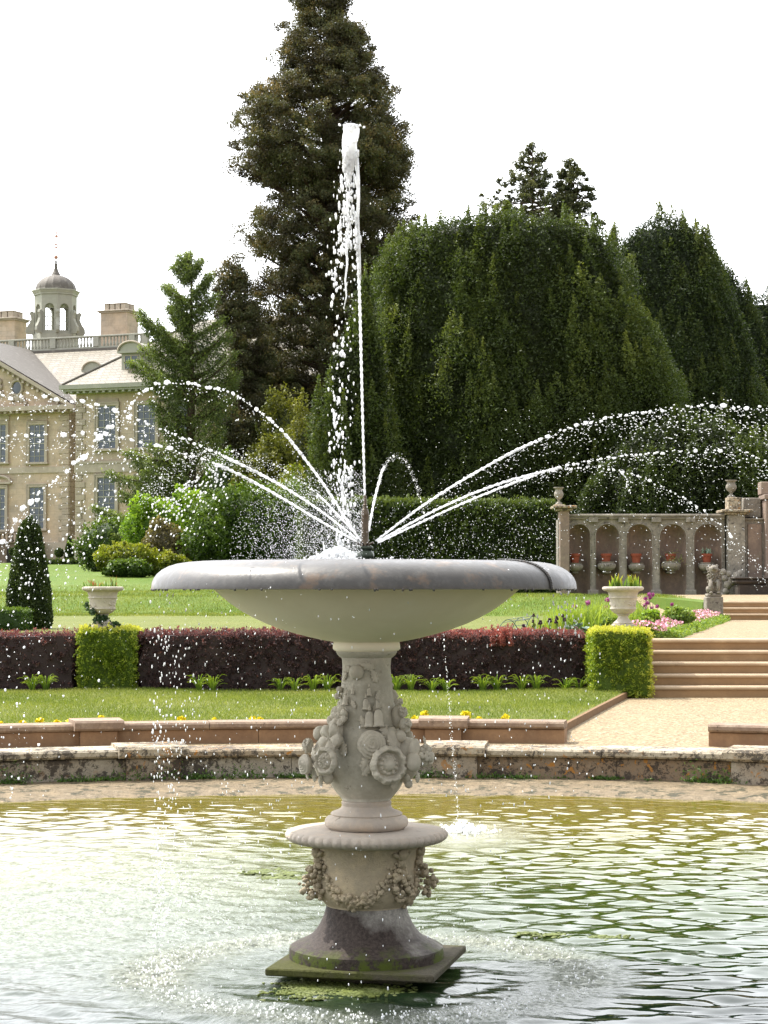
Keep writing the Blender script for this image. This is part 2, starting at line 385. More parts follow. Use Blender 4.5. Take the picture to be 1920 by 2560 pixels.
blades('grass', -16, 8.2, 54, 72, 150000, hgt, .075, lambda x, y: ((x < 6) | (y < 57+3.2)) & (rng.random(len(x)) < .35+.65*np.exp(-((y-60)/5)**2)), 'rough green grass on the terrace bank')

# ================= pool: floor wall, ledge, coping, outer wall =================
g = MB(); rr = np.array([7.6, 7.85, 8.0, 8.2, 8.5, 8.9]); zz = np.array([-.09, -.025, .012, .035, .06, .075]); th = np.linspace(0, 2*math.pi, 241)
RR, TH = np.meshgrid(rr, th, indexing='ij'); X, Y = arcp(RR+.03*np.sin(TH*37)+.02*np.sin(TH*91), TH)
g.grid(X, Y, zz[:, None]+.006*np.sin(TH*53+RR*9)+0*RR, flip=True); g.build('pool_ledge_ground', M_ledge, kind='structure', loc=(0, 0, 0))

def arcblock(mb, r0, r1, z0, z1, a0, a1, j=0.0, n=6, bev=.012, a=.5):
    "one stone: a bevelled block bent along the arc"
    aa = np.linspace(a0, a1, n); dz, dr = rng.normal(0, j), rng.normal(0, j)
    pr = [(r0+bev, z0), (r0, z0+bev), (r0, z1-bev), (r0+bev, z1), (r1-bev, z1), (r1, z1-bev), (r1, z0+bev), (r1-bev, z0)]
    V = np.zeros((n, 8, 3))
    for k, (r, z) in enumerate(pr): x, y = arcp(r+dr, aa); V[:, k, 0] = x; V[:, k, 1] = y; V[:, k, 2] = z+dz+(0 if k in (0, 7) else 0)
    i, q = np.meshgrid(np.arange(n-1), np.arange(8), indexing='ij'); q2 = (q+1) % 8
    F = np.stack([i*8+q, i*8+q2, (i+1)*8+q2, (i+1)*8+q], -1).reshape(-1, 4)
    m = mb.n; mb.add(V, F, a); mb.f.append(np.array([[m+k for k in range(8)]])); mb.f.append(np.array([[m+(n-1)*8+k for k in range(8)][::-1]]))
def ring_wall(mbw, mbc, a0, a1, rf, z0, z1, depth, ch, ov, cd, blk, j=.003):
    L_ = rf*(a1-a0); n = max(1, int(round(L_/blk))); cuts = np.linspace(a0, a1, n+1); cuts[1:-1] += rng.uniform(-.15, .15, n-1)*(a1-a0)/n
    for k in range(n):
        g_ = .0022/rf
        arcblock(mbw, rf, rf+depth, z0, z1, cuts[k]+g_, cuts[k+1]-g_, j*.6, a=rng.choice([.1, .35, .75, .95]))
    n = max(1, int(round(L_/(blk*.8)))); cuts = np.linspace(a0, a1, n+1); cuts[1:-1] += rng.uniform(-.18, .18, n-1)*(a1-a0)/n
    for k in range(n):
        g_ = .003/rf
        arcblock(mbc, rf-ov, rf-ov+cd, z1+.002, z1+ch, cuts[k]+g_, cuts[k+1]-g_, j, bev=.018, a=rng.uniform(.1, .8))
# inner basin wall with piers
def th_of(u, Rr, z):
    "angle on the circle of radius Rr hit by pixel column u"
    lo, hi = -1.2, 1.2
    for _ in range(50):
        m_ = (lo+hi)/2; x, y = arcp(Rr, m_)
        if x/y*FPX/math.cos(PITCH)*math.cos(PITCH) < u-960: lo = m_
        else: hi = m_
    return (lo+hi)/2
root = empty('basin_wall', (CX, CY+8.8, .05), 'low curved pool wall of grey lichened stone standing around the water', 'wall')
bw, bc = MB(), MB(); piers = []
for (ua, ub) in ((318, 452), (1080, 1192), (1826, 1965)): piers.append((th_of(ua, 8.75, 0), th_of(ub, 8.75, 0)))
gaps = [-2.6]+[q for p in piers for q in p]+[2.6]
for k in range(0, len(gaps), 2):
    ring_wall(bw, bc, gaps[k], gaps[k+1], 8.80, .05, .255, .40, .075, .05, .50, 1.15)
bw.build('wall_blocks', M_basin, root); bc.build('coping', M_coping, root)
for (a, b_) in piers:
    q = MB(); arcblock(q, 8.72, 9.24, .05, .262, a, b_); po = q.build('pier', M_basin, root)
    q = MB(); arcblock(q, 8.67, 9.28, .264, .362, a-.008, b_+.008, bev=.022); q.build('pier_cap', M_coping, po, local=False)
# outer terrace wall of brown stone
def outer(name, a0, a1, prs, label):
    x, y = arcp(10.4, (a0+a1)/2); rt = empty(name, (x, y, .25), label, 'wall', 'brown terrace walls'); w, c = MB(), MB()
    gp = [a0]+[q for p in prs for q in p]+[a1]
    for k in range(0, len(gp), 2):
        if gp[k+1]-gp[k] > .01: ring_wall(w, c, gp[k], gp[k+1], 10.30, .22, .40, .28, .07, .04, .36, 1.3)
    w.build('wall_blocks', M_sand, rt); c.build('coping', M_sandtop, rt)
    for a, b_ in prs:
        q = MB(); arcblock(q, 10.22, 10.62, .22, .402, a, b_); po = q.build('pier', M_sand, rt)
        q = MB(); arcblock(q, 10.17, 10.66, .404, .50, a-.006, b_+.006, bev=.02); q.build('pier_cap', M_sandtop, po)
outer('terrace_wall', -1.3, th_of(1410, 10.3, 0), [(th_of(205, 10.2, 0), th_of(296, 10.2, 0)), (th_of(1062, 10.2, 0), th_of(1152, 10.2, 0))],
      'long low brown stone wall between the pool and the lower lawn')
outer('terrace_wall', th_of(1768, 10.3, 0), 1.3, [], 'short piece of low brown stone wall right of the gravel gap')
# close the pool's bed
M_bed = plain('pool_bed', (.05, .06, .02), .9, nz=3)
g = MB(); g.lathe([(0.001, -.6), (7.7, -.6), (7.8, -.1)], (CX, CY, 0), 96); g.build('pool_bed_ground', M_bed, kind='structure', loc=(0, 0, 0), smooth=True)

# ================= water =================
rr = np.concatenate([np.linspace(.02, 2.4, 150), np.linspace(2.415, 8.06, 420)]); th = np.linspace(0, 2*math.pi, 1500)
RR, TH = np.meshgrid(rr, th, indexing='ij'); X, Y = arcp(RR, TH)
H = np.zeros_like(X)
def rings(cx, cy, amp, wl, dec, ph=0., r0=0.):
    d = np.hypot(X-cx, Y-cy)
    return amp*np.sin(2*math.pi*(d-r0)/wl+ph)*np.exp(-d/dec)/(1+(d*1.2)**.25)
H += rings(.55, 14.6, .0024, .17, 3.0)+rings(.55, 14.6, .0013, .095, 2., 1)
H += rings(-3.4, 12.6, .0026, .21, 3.2, 2)+rings(-2.3, 10.8, .0020, .16, 2.4, .4)+rings(4.4, 12.0, .0032, .27, 4.5, 1.3)+rings(5.5, 9.5, .0036, .33, 5., .3)
for k in range(34):
    a = rng.uniform(0, 2*math.pi); wl = rng.uniform(.065, .27); kx, ky = math.cos(a), math.sin(a)
    if abs(ky) < .35: ky = .5*np.sign(ky+.01)
    am = .00105*(wl/.22)
    H += am*np.sin(2*math.pi*(X*kx*.55+Y*ky)/wl+rng.uniform(0, 6.3)+.9*np.sin(X*rng.uniform(.8, 2.)+Y*rng.uniform(.8, 2)+k))
# calmer close to the far rim, restless in the ring where the bowl's drips land
dF = np.hypot(X-CX, Y-CY)
H *= np.interp(dF, [0, .5, 5.2, 7.0, 8.1], [.8, 1, 1.0, .55, .18])*np.interp(np.hypot(X-.7, Y-7.9), [0, .7, 1.6], [.75, .9, 1.])
ch = np.exp(-((dF-.98)/.16)**2)*np.clip(1.1-.6*((Y-CY)<-.3), 0, 1)
nz = rng.normal(size=X.shape); nz = (nz+np.roll(nz, 1, 0)+np.roll(nz, 1, 1)+np.roll(nz, -1, 1))/2
left = np.exp(-(((X+2.2)/1.9)**2+((Y-11.2)/2.3)**2))
H += nz*(.0036*ch+.0022*left)
g = MB(); g.grid(X, Y, H, a=np.clip(ch*.9+left*.55+.9*np.exp(-(((X-.58)/.35)**2+((Y-14.3)/.6)**2)), 0, 1), flip=True)
def water_mat():
    m = Mat('pool_water'); dpt = m.xyz()
    # olive over the shallow far shelf, green and then blue-black towards the deep near side
    k = m.math('ADD', m.rng_(dpt[1], 8.0, 15.5), m.math('MULTIPLY', m.math('SUBTRACT', m.noise(.8, 4), .5), .35))
    c = m.ramp(k, [(0, (.006, .016, .010)), (.2, (.016, .034, .005)), (.45, (.034, .054, .005)), (.7, (.085, .092, .010)), (1, (.15, .125, .022))])
    # aerated water where drops strike
    fz = m.noise(16, 6, .75, dist=.3); f2 = m.noise(60, 4, .7)
    fo = m.math('MULTIPLY', m.attr(), m.rng_(m.math('ADD', fz, m.math('MULTIPLY', f2, .45)), .5, .85))
    c = m.mix(m.math('MULTIPLY', fo, .5), c, (.60, .62, .52))
    bp = m.bump(m.noise(9, 4, .55, dist=.4), .12, .012)
    b2 = m.n('ShaderNodeBump', Distance=.02); m.l(m.math('MULTIPLY', m.attr(), .95), b2.inputs['Strength']); m.l(m.noise(34, 6, .72), b2.inputs['Height']); m.l(bp, b2.inputs['Normal'])
    q = m.n('ShaderNodeBsdfPrincipled', IOR=1.333); q.inputs['Specular IOR Level'].default_value = .65
    m.l(c, q.inputs['Base Color']); m.l(m.rng_(fo, 0, 1, .03, .10), q.inputs['Roughness']); m.l(b2.outputs[0], q.inputs['Normal'])
    return m.out(q.outputs[0])
g.build('water', water_mat(), kind='structure', smooth=True, loc=(0, 0, 0))

# ================= the fountain =================
FS = CY/FPX
def rz(hw, v): return (hw*FS, P(916, v, CY)[2])
M_fstone = stone_mat('carved_grey_stone', (.56, .52, .43), (.30, .28, .225), (.66, .61, .50), 5, 50, .55, .5, spots=((.19, .175, .14), .62), bd=.006)
M_flower = stone_mat('carved_flower_stone', (.56, .515, .42), (.36, .33, .27), (.64, .585, .47), 9, 60, .4, .4, bd=.004)
M_disc = stone_mat('warm_grey_stone', (.54, .46, .37), (.36, .32, .28), (.64, .50, .36), 6, 50, .6, .6, spots=((.20, .175, .14), .61), bd=.006)
M_socle = stone_mat('weathered_yellow_stone', (.50, .40, .26), (.30, .26, .19), (.62, .50, .32), 7, 42, .6, .7, spots=((.20, .16, .11), .63), bd=.01)
def foot_mat():
    m = Mat('wet_stained_stone'); p = m.xyz(); a = m.noise(6, 6, .7); b = m.noise(60, 4, .8)
    dry = m.mix(m.rng_(b, .35, .65), (.36, .34, .30), (.20, .185, .17)); wet = m.mix(m.rng_(b, .35, .7), (.026, .020, .017), (.075, .058, .050))
    # the run of water keeps a slanting band wet; the shoulder on the right stays dry
    k = m.math('ADD', m.math('ADD', m.math('MULTIPLY', m.math('SUBTRACT', p[0], CX+.06), 1.6), m.math('MULTIPLY', m.math('SUBTRACT', p[2], .24), 3.2)), m.math('MULTIPLY', m.math('SUBTRACT', a, .5), 1.0))
    wetf = m.rng_(k, -.08, .22, 1, 0)
    c = m.mix(wetf, dry, wet)
    moss = m.math('MULTIPLY', m.rng_(p[2], .10, .17, 1, 0), m.rng_(m.noise(14, 5, .7), .48, .56))
    c = m.mix(moss, c, (.07, .09, .015))
    return m.out(m.pbr(c, m.rng_(wetf, 0, 1, .85, .65), m.bump(b, .6, .008), .14))
def plate_mat():
    m = Mat('mossy_slab'); a = m.noise(5, 5, .6); b = m.noise(70, 4, .8); c = m.mix(m.rng_(b, .3, .7), (.13, .115, .08), (.05, .045, .032))
    c = m.mix(m.rng_(m.math('SUBTRACT', a, m.math('MULTIPLY', m.xyz()[0], .35)), .47, .60), c, m.mix(m.rng_(b, .3, .7), (.048, .050, .018), (.11, .115, .04)))
    return m.out(m.pbr(c, .85, m.bump(b, .9, .012), .12))
def lead_mat():
    m = Mat('wet_lead'); a = m.noise(4, 5, .6); b = m.noise(26, 5, .65); c = m.mix(m.rng_(a, .35, .65), (.075, .070, .064), (.045, .042, .038))
    c = m.mix(m.rng_(m.noise(7, 4, .7), .56, .68), c, (.13, .09, .06))
    c = m.mix(m.rng_(b, .5, .75, 0, .5), c, (.13, .125, .115))
    return m.out(m.pbr(c, m.rng_(b, .3, .7, .30, .50), m.bump(b, .30, .006), .55))
M_lead = lead_mat()
M_paint = stone_mat('cream_painted_bowl', (.90, .82, .66), (.80, .72, .56), (.90, .84, .70), 3, 18, .12, .06)
root = empty('fountain', (CX, CY, 0), 'tall carved stone fountain with a wide lead rimmed bowl standing in the pool', 'fountain')
# square slab, turned a little
c_, d_ = np.array([CX+.01, CY]), math.radians(-13.0)
def slabM(V):
    x, y = V[:, 0].copy(), V[:, 1].copy(); V = V.copy()
    V[:, 0] = c_[0]+x*math.cos(d_)-y*math.sin(d_); V[:, 1] = c_[1]+x*math.sin(d_)+y*math.cos(d_); return V
MB().box(-.38, .38, -.38, .38, .045, .078, bev=.006, M=slabM).box(-.22, .22, -.22, .22, -.5, .044, M=slabM).build('slab', plate_mat(), root)
foot = [rz(0.5, 2401)]+[rz(h, v) for h, v in ((189, 2401.5), (191, 2399), (191.5, 2372), (190, 2365), (184, 2361.5), (169, 2354), (150, 2345), (137, 2337), (124, 2322), (113, 2304), (105, 2285), (101, 2270), (99, 2262))]
zf = [z for r, z in foot]; foot = [(r, z-(.0 if i else 0)) for i, (r, z) in enumerate(foot)]
q = MB(); q.lathe([(r, max(z, .079) if i < 2 else z) for i, (r, z) in enumerate(foot)], (CX, CY, 0), 96); q.build('foot', foot_mat(), root, smooth='auto')
q = MB(); q.lathe([rz(h, v) for h, v in ((98, 2263), (104, 2256), (113, 2246), (120, 2232), (124, 2215), (124, 2195), (121, 2170), (123, 2145), (129, 2120), (136, 2104), (140, 2098))], (CX, CY, 0), 96)
q.build('socle', M_socle, root, smooth=True)
# garlands and masks carved on the socle
SOC = [(98, 2263), (113, 2246), (120, 2232), (124, 2215), (124, 2195), (121, 2170), (123, 2145), (129, 2120), (136, 2104)]
def rad(prof, v): a = sorted(prof, key=lambda t: t[1]); return np.interp(v, [t[1] for t in a], [t[0] for t in a])
def onax(th, v, extra): r = (rad(SOC, v)+extra)*FS; return np.array([CX+r*math.sin(th), CY-r*math.cos(th), P(916, v, CY)[2]])
def frame(th, tilt=0.):
    "columns: tangent, up, outward"
    o = np.array([math.sin(th), -math.cos(th), 0]); t_ = np.array([math.cos(th), math.sin(th), 0]); u_ = np.array([0, 0, 1.])
    o2 = o*math.cos(tilt)+u_*math.sin(tilt); u2 = u_*math.cos(tilt)-o*math.sin(tilt)
    return np.stack([t_, u2, o2], 1)
for k, (th0, span) in enumerate(((-66, 108), (42, 44), (86, 112), (198, 96))):
    th0 = math.radians(th0); q = MB()
    for i in range(72):
        t_ = i/71; a = th0+math.radians(span)*t_*.96+math.radians(1); v = 2143+103*math.sin(math.pi*t_)**.85-4
        for _ in range(3):
            sz = rng.uniform(3, 8)*(0.7+.6*math.sin(math.pi*t_))
            q.ell(onax(a+rng.normal(0, .035), v+rng.normal(0, 8), rng.uniform(-2, 6)), np.array([sz, sz*rng.uniform(.6, 1), sz*.8])*FS, frame(a) @ np.array(Matrix.Rotation(rng.uniform(0, 3), 3, 'Z')), 9, 6, noise=.25)
    q.build('carved_swag', M_socle, root, smooth=True)
    q = MB()   # fruit and knot hanging where two swags meet
    for (dv, ex, sx, sy) in ((-22, 8, 15, 17), (-2, 8, 10, 16)): q.ell(onax(th0, 2145+dv, ex-2), np.array([sx, sy, 12])*FS, frame(th0), noise=.2)
    for s_ in (-1, 1): q.ell(onax(th0+s_*.13, 2126, 4), np.array([13, 6, 7])*FS, frame(th0) @ np.array(Matrix.Rotation(s_*.5, 3, 'Z')), noise=.2)
    for i in range(70):
        dv = rng.uniform(0, 88); w_ = (12+16*math.sin(min(1, dv/75)*2.2))
        sz = rng.uniform(3.5, 8.5)
        q.ell(onax(th0+rng.uniform(-1, 1)*w_/125, 2150+dv, rng.uniform(2, 12+32*(k in (0, 2))*math.sin(dv/88*2.6)+8*math.sin(dv/88*2.6))), np.array([sz, sz, sz])*FS, frame(th0), 9, 6, noise=.25)
    q.build('carved_drop', M_socle, root, smooth=True)
# gadrooned disc
gad = lambda th, k: 1-.018*np.abs(np.sin(th*26))**6 if 2 <= k <= 7 else np.ones_like(th)
q = MB(); q.lathe([rz(h, v) for h, v in ((1, 2106), (138, 2106), (175, 2104), (190, 2100), (199, 2094), (203, 2087), (202, 2081), (197, 2075.5), (189, 2073), (184, 2074.2), (178, 2073), (110, 2071), (1, 2071))], (CX, CY, 0), 312, gad)
q.build('gadrooned_disc', M_disc, root, smooth='auto')
cpro = [(0.5, 2071), (93, 2070), (95, 2068), (101, 2064), (104.5, 2056), (103, 2047), (98, 2041), (90, 2038.5), (88, 2036), (90, 2033), (86, 2029), (72, 2024), (64, 2019), (61, 2013), (62, 2009), (62.5, 2004), (60, 2001), (61, 1999)]
q = MB(); q.lathe([rz(*p) for p in cpro], (CX, CY, 0), 80); q.build('column_base', M_disc, root, smooth='auto')
BODY = [(60, 1999), (67, 1990), (79, 1976), (88, 1961), (94, 1945), (96.5, 1928), (97, 1908), (95, 1885), (91, 1862), (85, 1838), (79, 1815), (73, 1784), (68, 1751), (63.5, 1720), (61, 1690), (60, 1665), (61, 1650), (63, 1643)]
q = MB(); q.lathe([rz(*p) for p in BODY], (CX, CY, 0), 96); q.build('column', M_fstone, root, smooth=True)
q = MB(); q.lathe([rz(*p) for p in ((62, 1645), (67, 1642), (73, 1636), (76, 1630), (76, 1626))], (CX, CY, 0), 80); q.build('capital', M_fstone, root, smooth=True)
q = MB(); q.lathe([rz(*p) for p in ((75, 1627.5), (80, 1626), (84, 1622), (84, 1612), (82, 1606), (84, 1604), (104, 1601), (136, 1594), (174, 1584.5), (212, 1573), (247, 1560), (280, 1545), (311, 1528), (340, 1508), (362, 1490), (380, 1474), (388, 1464), (380, 1462), (300, 1440), (.5, 1420))], (CX, CY, 0), 160)
q.build('bowl', M_paint, root, smooth=True)
rimp = [(392, 1470), (400, 1465), (500, 1470), (526, 1473.5), (529, 1472.5), (529, 1468), (527.5, 1457), (523, 1446), (515, 1435), (503, 1425), (487, 1416.5), (466, 1410), (440, 1406), (410, 1403.8), (384, 1403.5), (372, 1405), (366, 1410), (362, 1424)]
rimod = lambda th, k: 1+(.0015*np.sin(th*5+1)+.0005*np.sin(th*11))
q = MB(); q.lathe([rz(*p) for p in rimp], (CX-.012, CY, 0), 220, rimod); rim = q.build('lead_rim', M_lead, root, smooth='auto')
for a in (57, 177):                                   # welded seams of the lead
    a = math.radians(a); pts = []
    for h, v in rimp[4:15]: r_, z_ = rz(h+1.2, v-.8); pts.append((CX-.012+r_*math.sin(a), CY-r_*math.cos(a), z_))
    q = MB(); q.tube(pts, .0065, 6)
    for p0, p1 in zip(pts[:-1], pts[1:]):
        for t_ in (0, .33, .66): q.ell(np.array(p0)+(np.array(p1)-np.array(p0))*t_, (.009, .009, .006), nu=6, nv=4)
    q.build('seam', M_lead, rim, smooth=True)
# little drips of solder hanging under the rim
q = MB()
for k in range(90):
    a = rng.uniform(0, 6.283); r_, z_ = rz(527, 1472.5); q.ell((CX-.012+r_*math.sin(a), CY-r_*math.cos(a), z_-.002), (.006, .006, rng.uniform(.004, .010)), nu=6, nv=4)
q.build('solder_drips', M_lead, rim, smooth=True)
# water standing in the bowl
q = MB(); q.lathe([(.01, rz(1, 1408)[1]), (rz(367, 1408)[0], rz(1, 1408)[1])], (CX, CY, 0), 80)
M_bwater = Mat('bowl_water'); M_bwater = M_bwater.out(M_bwater.pbr((.10, .12, .10), .08, M_bwater.bump(M_bwater.noise(30, 4), .6, .02), .5))
q.build('bowl_water', M_bwater, root)
# bronze jet head
NX = CX-.007
M_bronze = plain('dark_bronze', (.10, .075, .05), .35, .5, .5, nz=40); M_verd = plain('green_bronze', (.05, .065, .045), .35, .5, .4, nz=30)
def nz_(pr): return [((h)*FS, P(912, v, CY)[2]) for h, v in pr]
q = MB(); q.lathe(nz_([(24, 1440), (24, 1403), (22, 1400), (20, 1398), (22, 1393), (22.5, 1386), (20, 1380), (17, 1377), (18, 1373), (20.5, 1371), (20.5, 1367), (17, 1365), (.5, 1364)]), (NX, CY, 0), 40, lambda th, k: 1+.03*np.sin(th*10) if 4 <= k <= 6 else 1+0*th)
hd = q.build('jet_base', M_verd, root, smooth='auto')
q = MB(); q.lathe(nz_([(15, 1364), (11, 1358), (8.5, 1350), (9, 1335), (9.5, 1300), (9, 1292), (9.8, 1290), (9.8, 1281), (8.5, 1278), (8, 1274), (6, 1272), (6.5, 1268), (5, 1265), (6, 1262), (3.8, 1260), (3.8, 1240), (2.4, 1238), (.4, 1238)]), (NX, CY, 0), 28)
q.build('jet_stem', M_bronze, root, smooth='auto')
for k in range(8):
    a = math.radians(22.5+45*k); z_ = P(912, 1360, CY)[2]; o = np.array([math.sin(a), -math.cos(a), 0])
    q = MB(); q.tube([np.array([NX, CY, z_-.006])+o*.014, np.array([NX, CY, z_+.006])+o*.042], .0055, 8); q.build('spout', M_bronze, root, smooth='auto')

# ---- carved flowers of the column
def col_pt(u, v, ex):
    "front point of the carving at pixel (u, v), ex px proud of the stone"
    rp = rad(BODY, v)+ex; dx = (u-914)
    dx = max(-rp*.985, min(rp*.985, dx)); th = math.asin(dx/rp); r = rp*FS
    return np.array([CX+r*math.sin(th), CY-r*math.cos(th), P(916, v, CY)[2]]), th
RX = lambda a, ax: np.array(Matrix.Rotation(a, 3, ax))
def petals(q, c, Fm, n, r, pl, pw, pt, cup, off=0., jit=.0):
    for k in range(n):
        a = 2*math.pi*k/n+off+rng.normal(0, jit); Mp = Fm @ RX(a, 'Z') @ RX(-cup, 'Y')
        q.ell(c+Fm @ RX(a, 'Z') @ np.array([r, 0, math.sin(cup)*r*.6]), np.array([pl, pw, pt]), Mp, 10, 6, noise=.12)
def fl_daisy(q, c, Fm, r):
    petals(q, c, Fm, 7, r*.62, r*.42, r*.30, r*.15, .25); q.ell(c+Fm[:, 2]*r*.16, (r*.3, r*.3, r*.16), Fm); q.ell(c+Fm[:, 2]*r*.30, (r*.2, r*.2, r*.08), Fm)
def fl_open(q, c, Fm, r):
    petals(q, c, Fm, 5, r*.58, r*.46, r*.40, r*.17, .2, .4); q.ell(c+Fm[:, 2]*r*.14, (r*.16, r*.16, r*.16), Fm, noise=.3)
def relief(q, c, Fm, r, fn, edge, nr=22, na=64):
    "flower head carved as one continuous surface: height fn(rho, theta), outline edge(theta)"
    ro = np.linspace(0, 1, nr)[:, None]; t = np.linspace(0, 2*math.pi, na+1)[None]; e = edge(t)
    h = fn(ro, t)+0*t; h = np.concatenate([h, h[-1:]-.22, h[-1:]*0-.6]); rr_ = np.concatenate([ro*e, e*.97, e*.55]); tt = np.repeat(t, nr+2, 0)
    V = np.stack([rr_*np.cos(tt)*r, rr_*np.sin(tt)*r, h*r], -1) @ Fm.T + c
    q.grid(V[..., 0], V[..., 1], V[..., 2])
bmp = lambda x, a, w: np.exp(-((x-a)/w)**2)
def fl_rose(q, c, Fm, r):
    p_ = rng.uniform(0, 6); sp_ = lambda ro, t: ((ro*4.2+t/(2*math.pi)+.12*np.sin(3*t+p_)) % 1.0)
    relief(q, c, Fm, r, lambda ro, t: .42*(1-ro**2)+.17*sp_(ro, t)**1.5*(ro > .08)+.06*np.cos(3*t+p_)*ro, lambda t: 1+.06*np.abs(np.cos(2.5*t+p_)))
def fl_peony(q, c, Fm, r, ball=False):
    p_ = rng.uniform(0, 6); n = 9 if ball else 8
    def fn(ro, t):
        ruf = .5+.5*np.abs(np.cos(n*.5*t+p_)); h = .10+.30*bmp(ro, .80, .16)*ruf+.06*np.sin(19*t)*bmp(ro, .9, .12)
        if ball: return h-.22*bmp(ro, .62, .09)+.16*bmp(ro, .46, .09)*(.6+.5*np.sin(11*t))*1.0+.36*np.sqrt(np.clip(1-(ro/.34)**2, 0, 1))
        return h-.15*bmp(ro, .60, .07)+.30*np.sqrt(np.clip(1-(ro/.58)**2, 0, 1))+.11*np.sin(7*t+9*ro)*np.sin(16*ro+2*np.sin(3*t))*(ro < .56)*(ro > .05)
    relief(q, c, Fm, r, fn, lambda t: 1+.07*np.abs(np.cos(n*.5*t+p_))-.05+.02*np.sin(23*t))
def fl_open(q, c, Fm, r):
    p_ = rng.uniform(0, 6); cu = lambda t: np.abs(np.cos(2.5*t+p_))
    relief(q, c, Fm, r, lambda ro, t: .08+.34*cu(t)**.6*np.sin(np.clip(ro, 0, 1)*2.6)**1.0*np.where(ro > .1, 1, ro/.1)-.03*bmp(cu(t), 1, .04)*ro+.22*bmp(ro, 0, .12), lambda t: .62+.38*cu(t)**.35)
def fl_daisy(q, c, Fm, r):
    p_ = rng.uniform(0, 6); cu = lambda t: np.abs(np.cos(3.5*t+p_))
    relief(q, c, Fm, r, lambda ro, t: .10+.22*cu(t)**.6*np.sin(np.clip((ro-.25)/.75, 0, 1)*2.7)+.24*(ro < .30)*(1-(ro/.34)**4)-.1*(ro < .12), lambda t: .68+.32*cu(t)**.35)
def fl_ball(q, c, Fm, r): q.ell(c, (r, r, r*.9), Fm, 16, 10)
def fl_berry(q, c, Fm, r):
    q.ell(c, (r*.8, r*.9, r*.6), Fm)
    for _ in range(34):
        a, e_ = rng.uniform(0, 6.28), rng.uniform(0, 1.45); q.ell(c+Fm @ (np.array([math.cos(a)*math.sin(e_), math.sin(a)*math.sin(e_), math.cos(e_)*.8])*r*.85), (r*.24, r*.24, r*.2), Fm, 8, 5)
def fl_bell(q, c, Fm, r):
    prof = [(.06, 1.25), (.30, 1.12), (.46, .75), (.50, .30), (.48, .0), (.58, -.32), (.76, -.55), (.52, -.38), (.15, .3)]
    n = 18; th = np.linspace(0, 2*math.pi, n, endpoint=False); V = []
    for k, (a, h) in enumerate(prof):
        rr_ = a*r*(1+(.10*np.cos(th*5) if 3 < k < 7 else 0)); V.append(np.stack([rr_*np.cos(th), np.full(n, h*r), rr_*np.sin(th)*.8], 1))
    V = np.concatenate(V) @ Fm.T + c; i, j = np.meshgrid(np.arange(len(prof)-1), np.arange(n), indexing='ij'); j2 = (j+1) % n
    q.add(V, np.stack([i*n+j, i*n+j2, (i+1)*n+j2, (i+1)*n+j], -1).reshape(-1, 4))
    q.tube([c+Fm[:, 1]*r*1.3, c+Fm[:, 1]*r*2.2-Fm[:, 2]*r*.3], [r*.25, r*.12], 6)
def fl_leaf(q, c, Fm, r, ang=0.):
    Mz = Fm @ RX(ang, 'Z')
    q.ell(c, (r*.34, r, r*.14), Mz, 10, 8)
    for k in (-.5, -.1, .3):
        for s_ in (-1, 1): q.ell(c+Mz @ np.array([s_*r*.28, k*r, 0]), (r*.26, r*.2, r*.1), Mz @ RX(s_*.6, 'Z'), 8, 5)
def fl_gourd(q, c, Fm, r, ang=0.):
    Mz = Fm @ RX(ang, 'Z'); q.ell(c-Mz[:, 1]*r*.5, (r*.62, r*.75, r*.6), Mz, 16, 10); q.ell(c+Mz[:, 1]*r*.55, (r*.42, r*.75, r*.42), Mz, 14, 10)
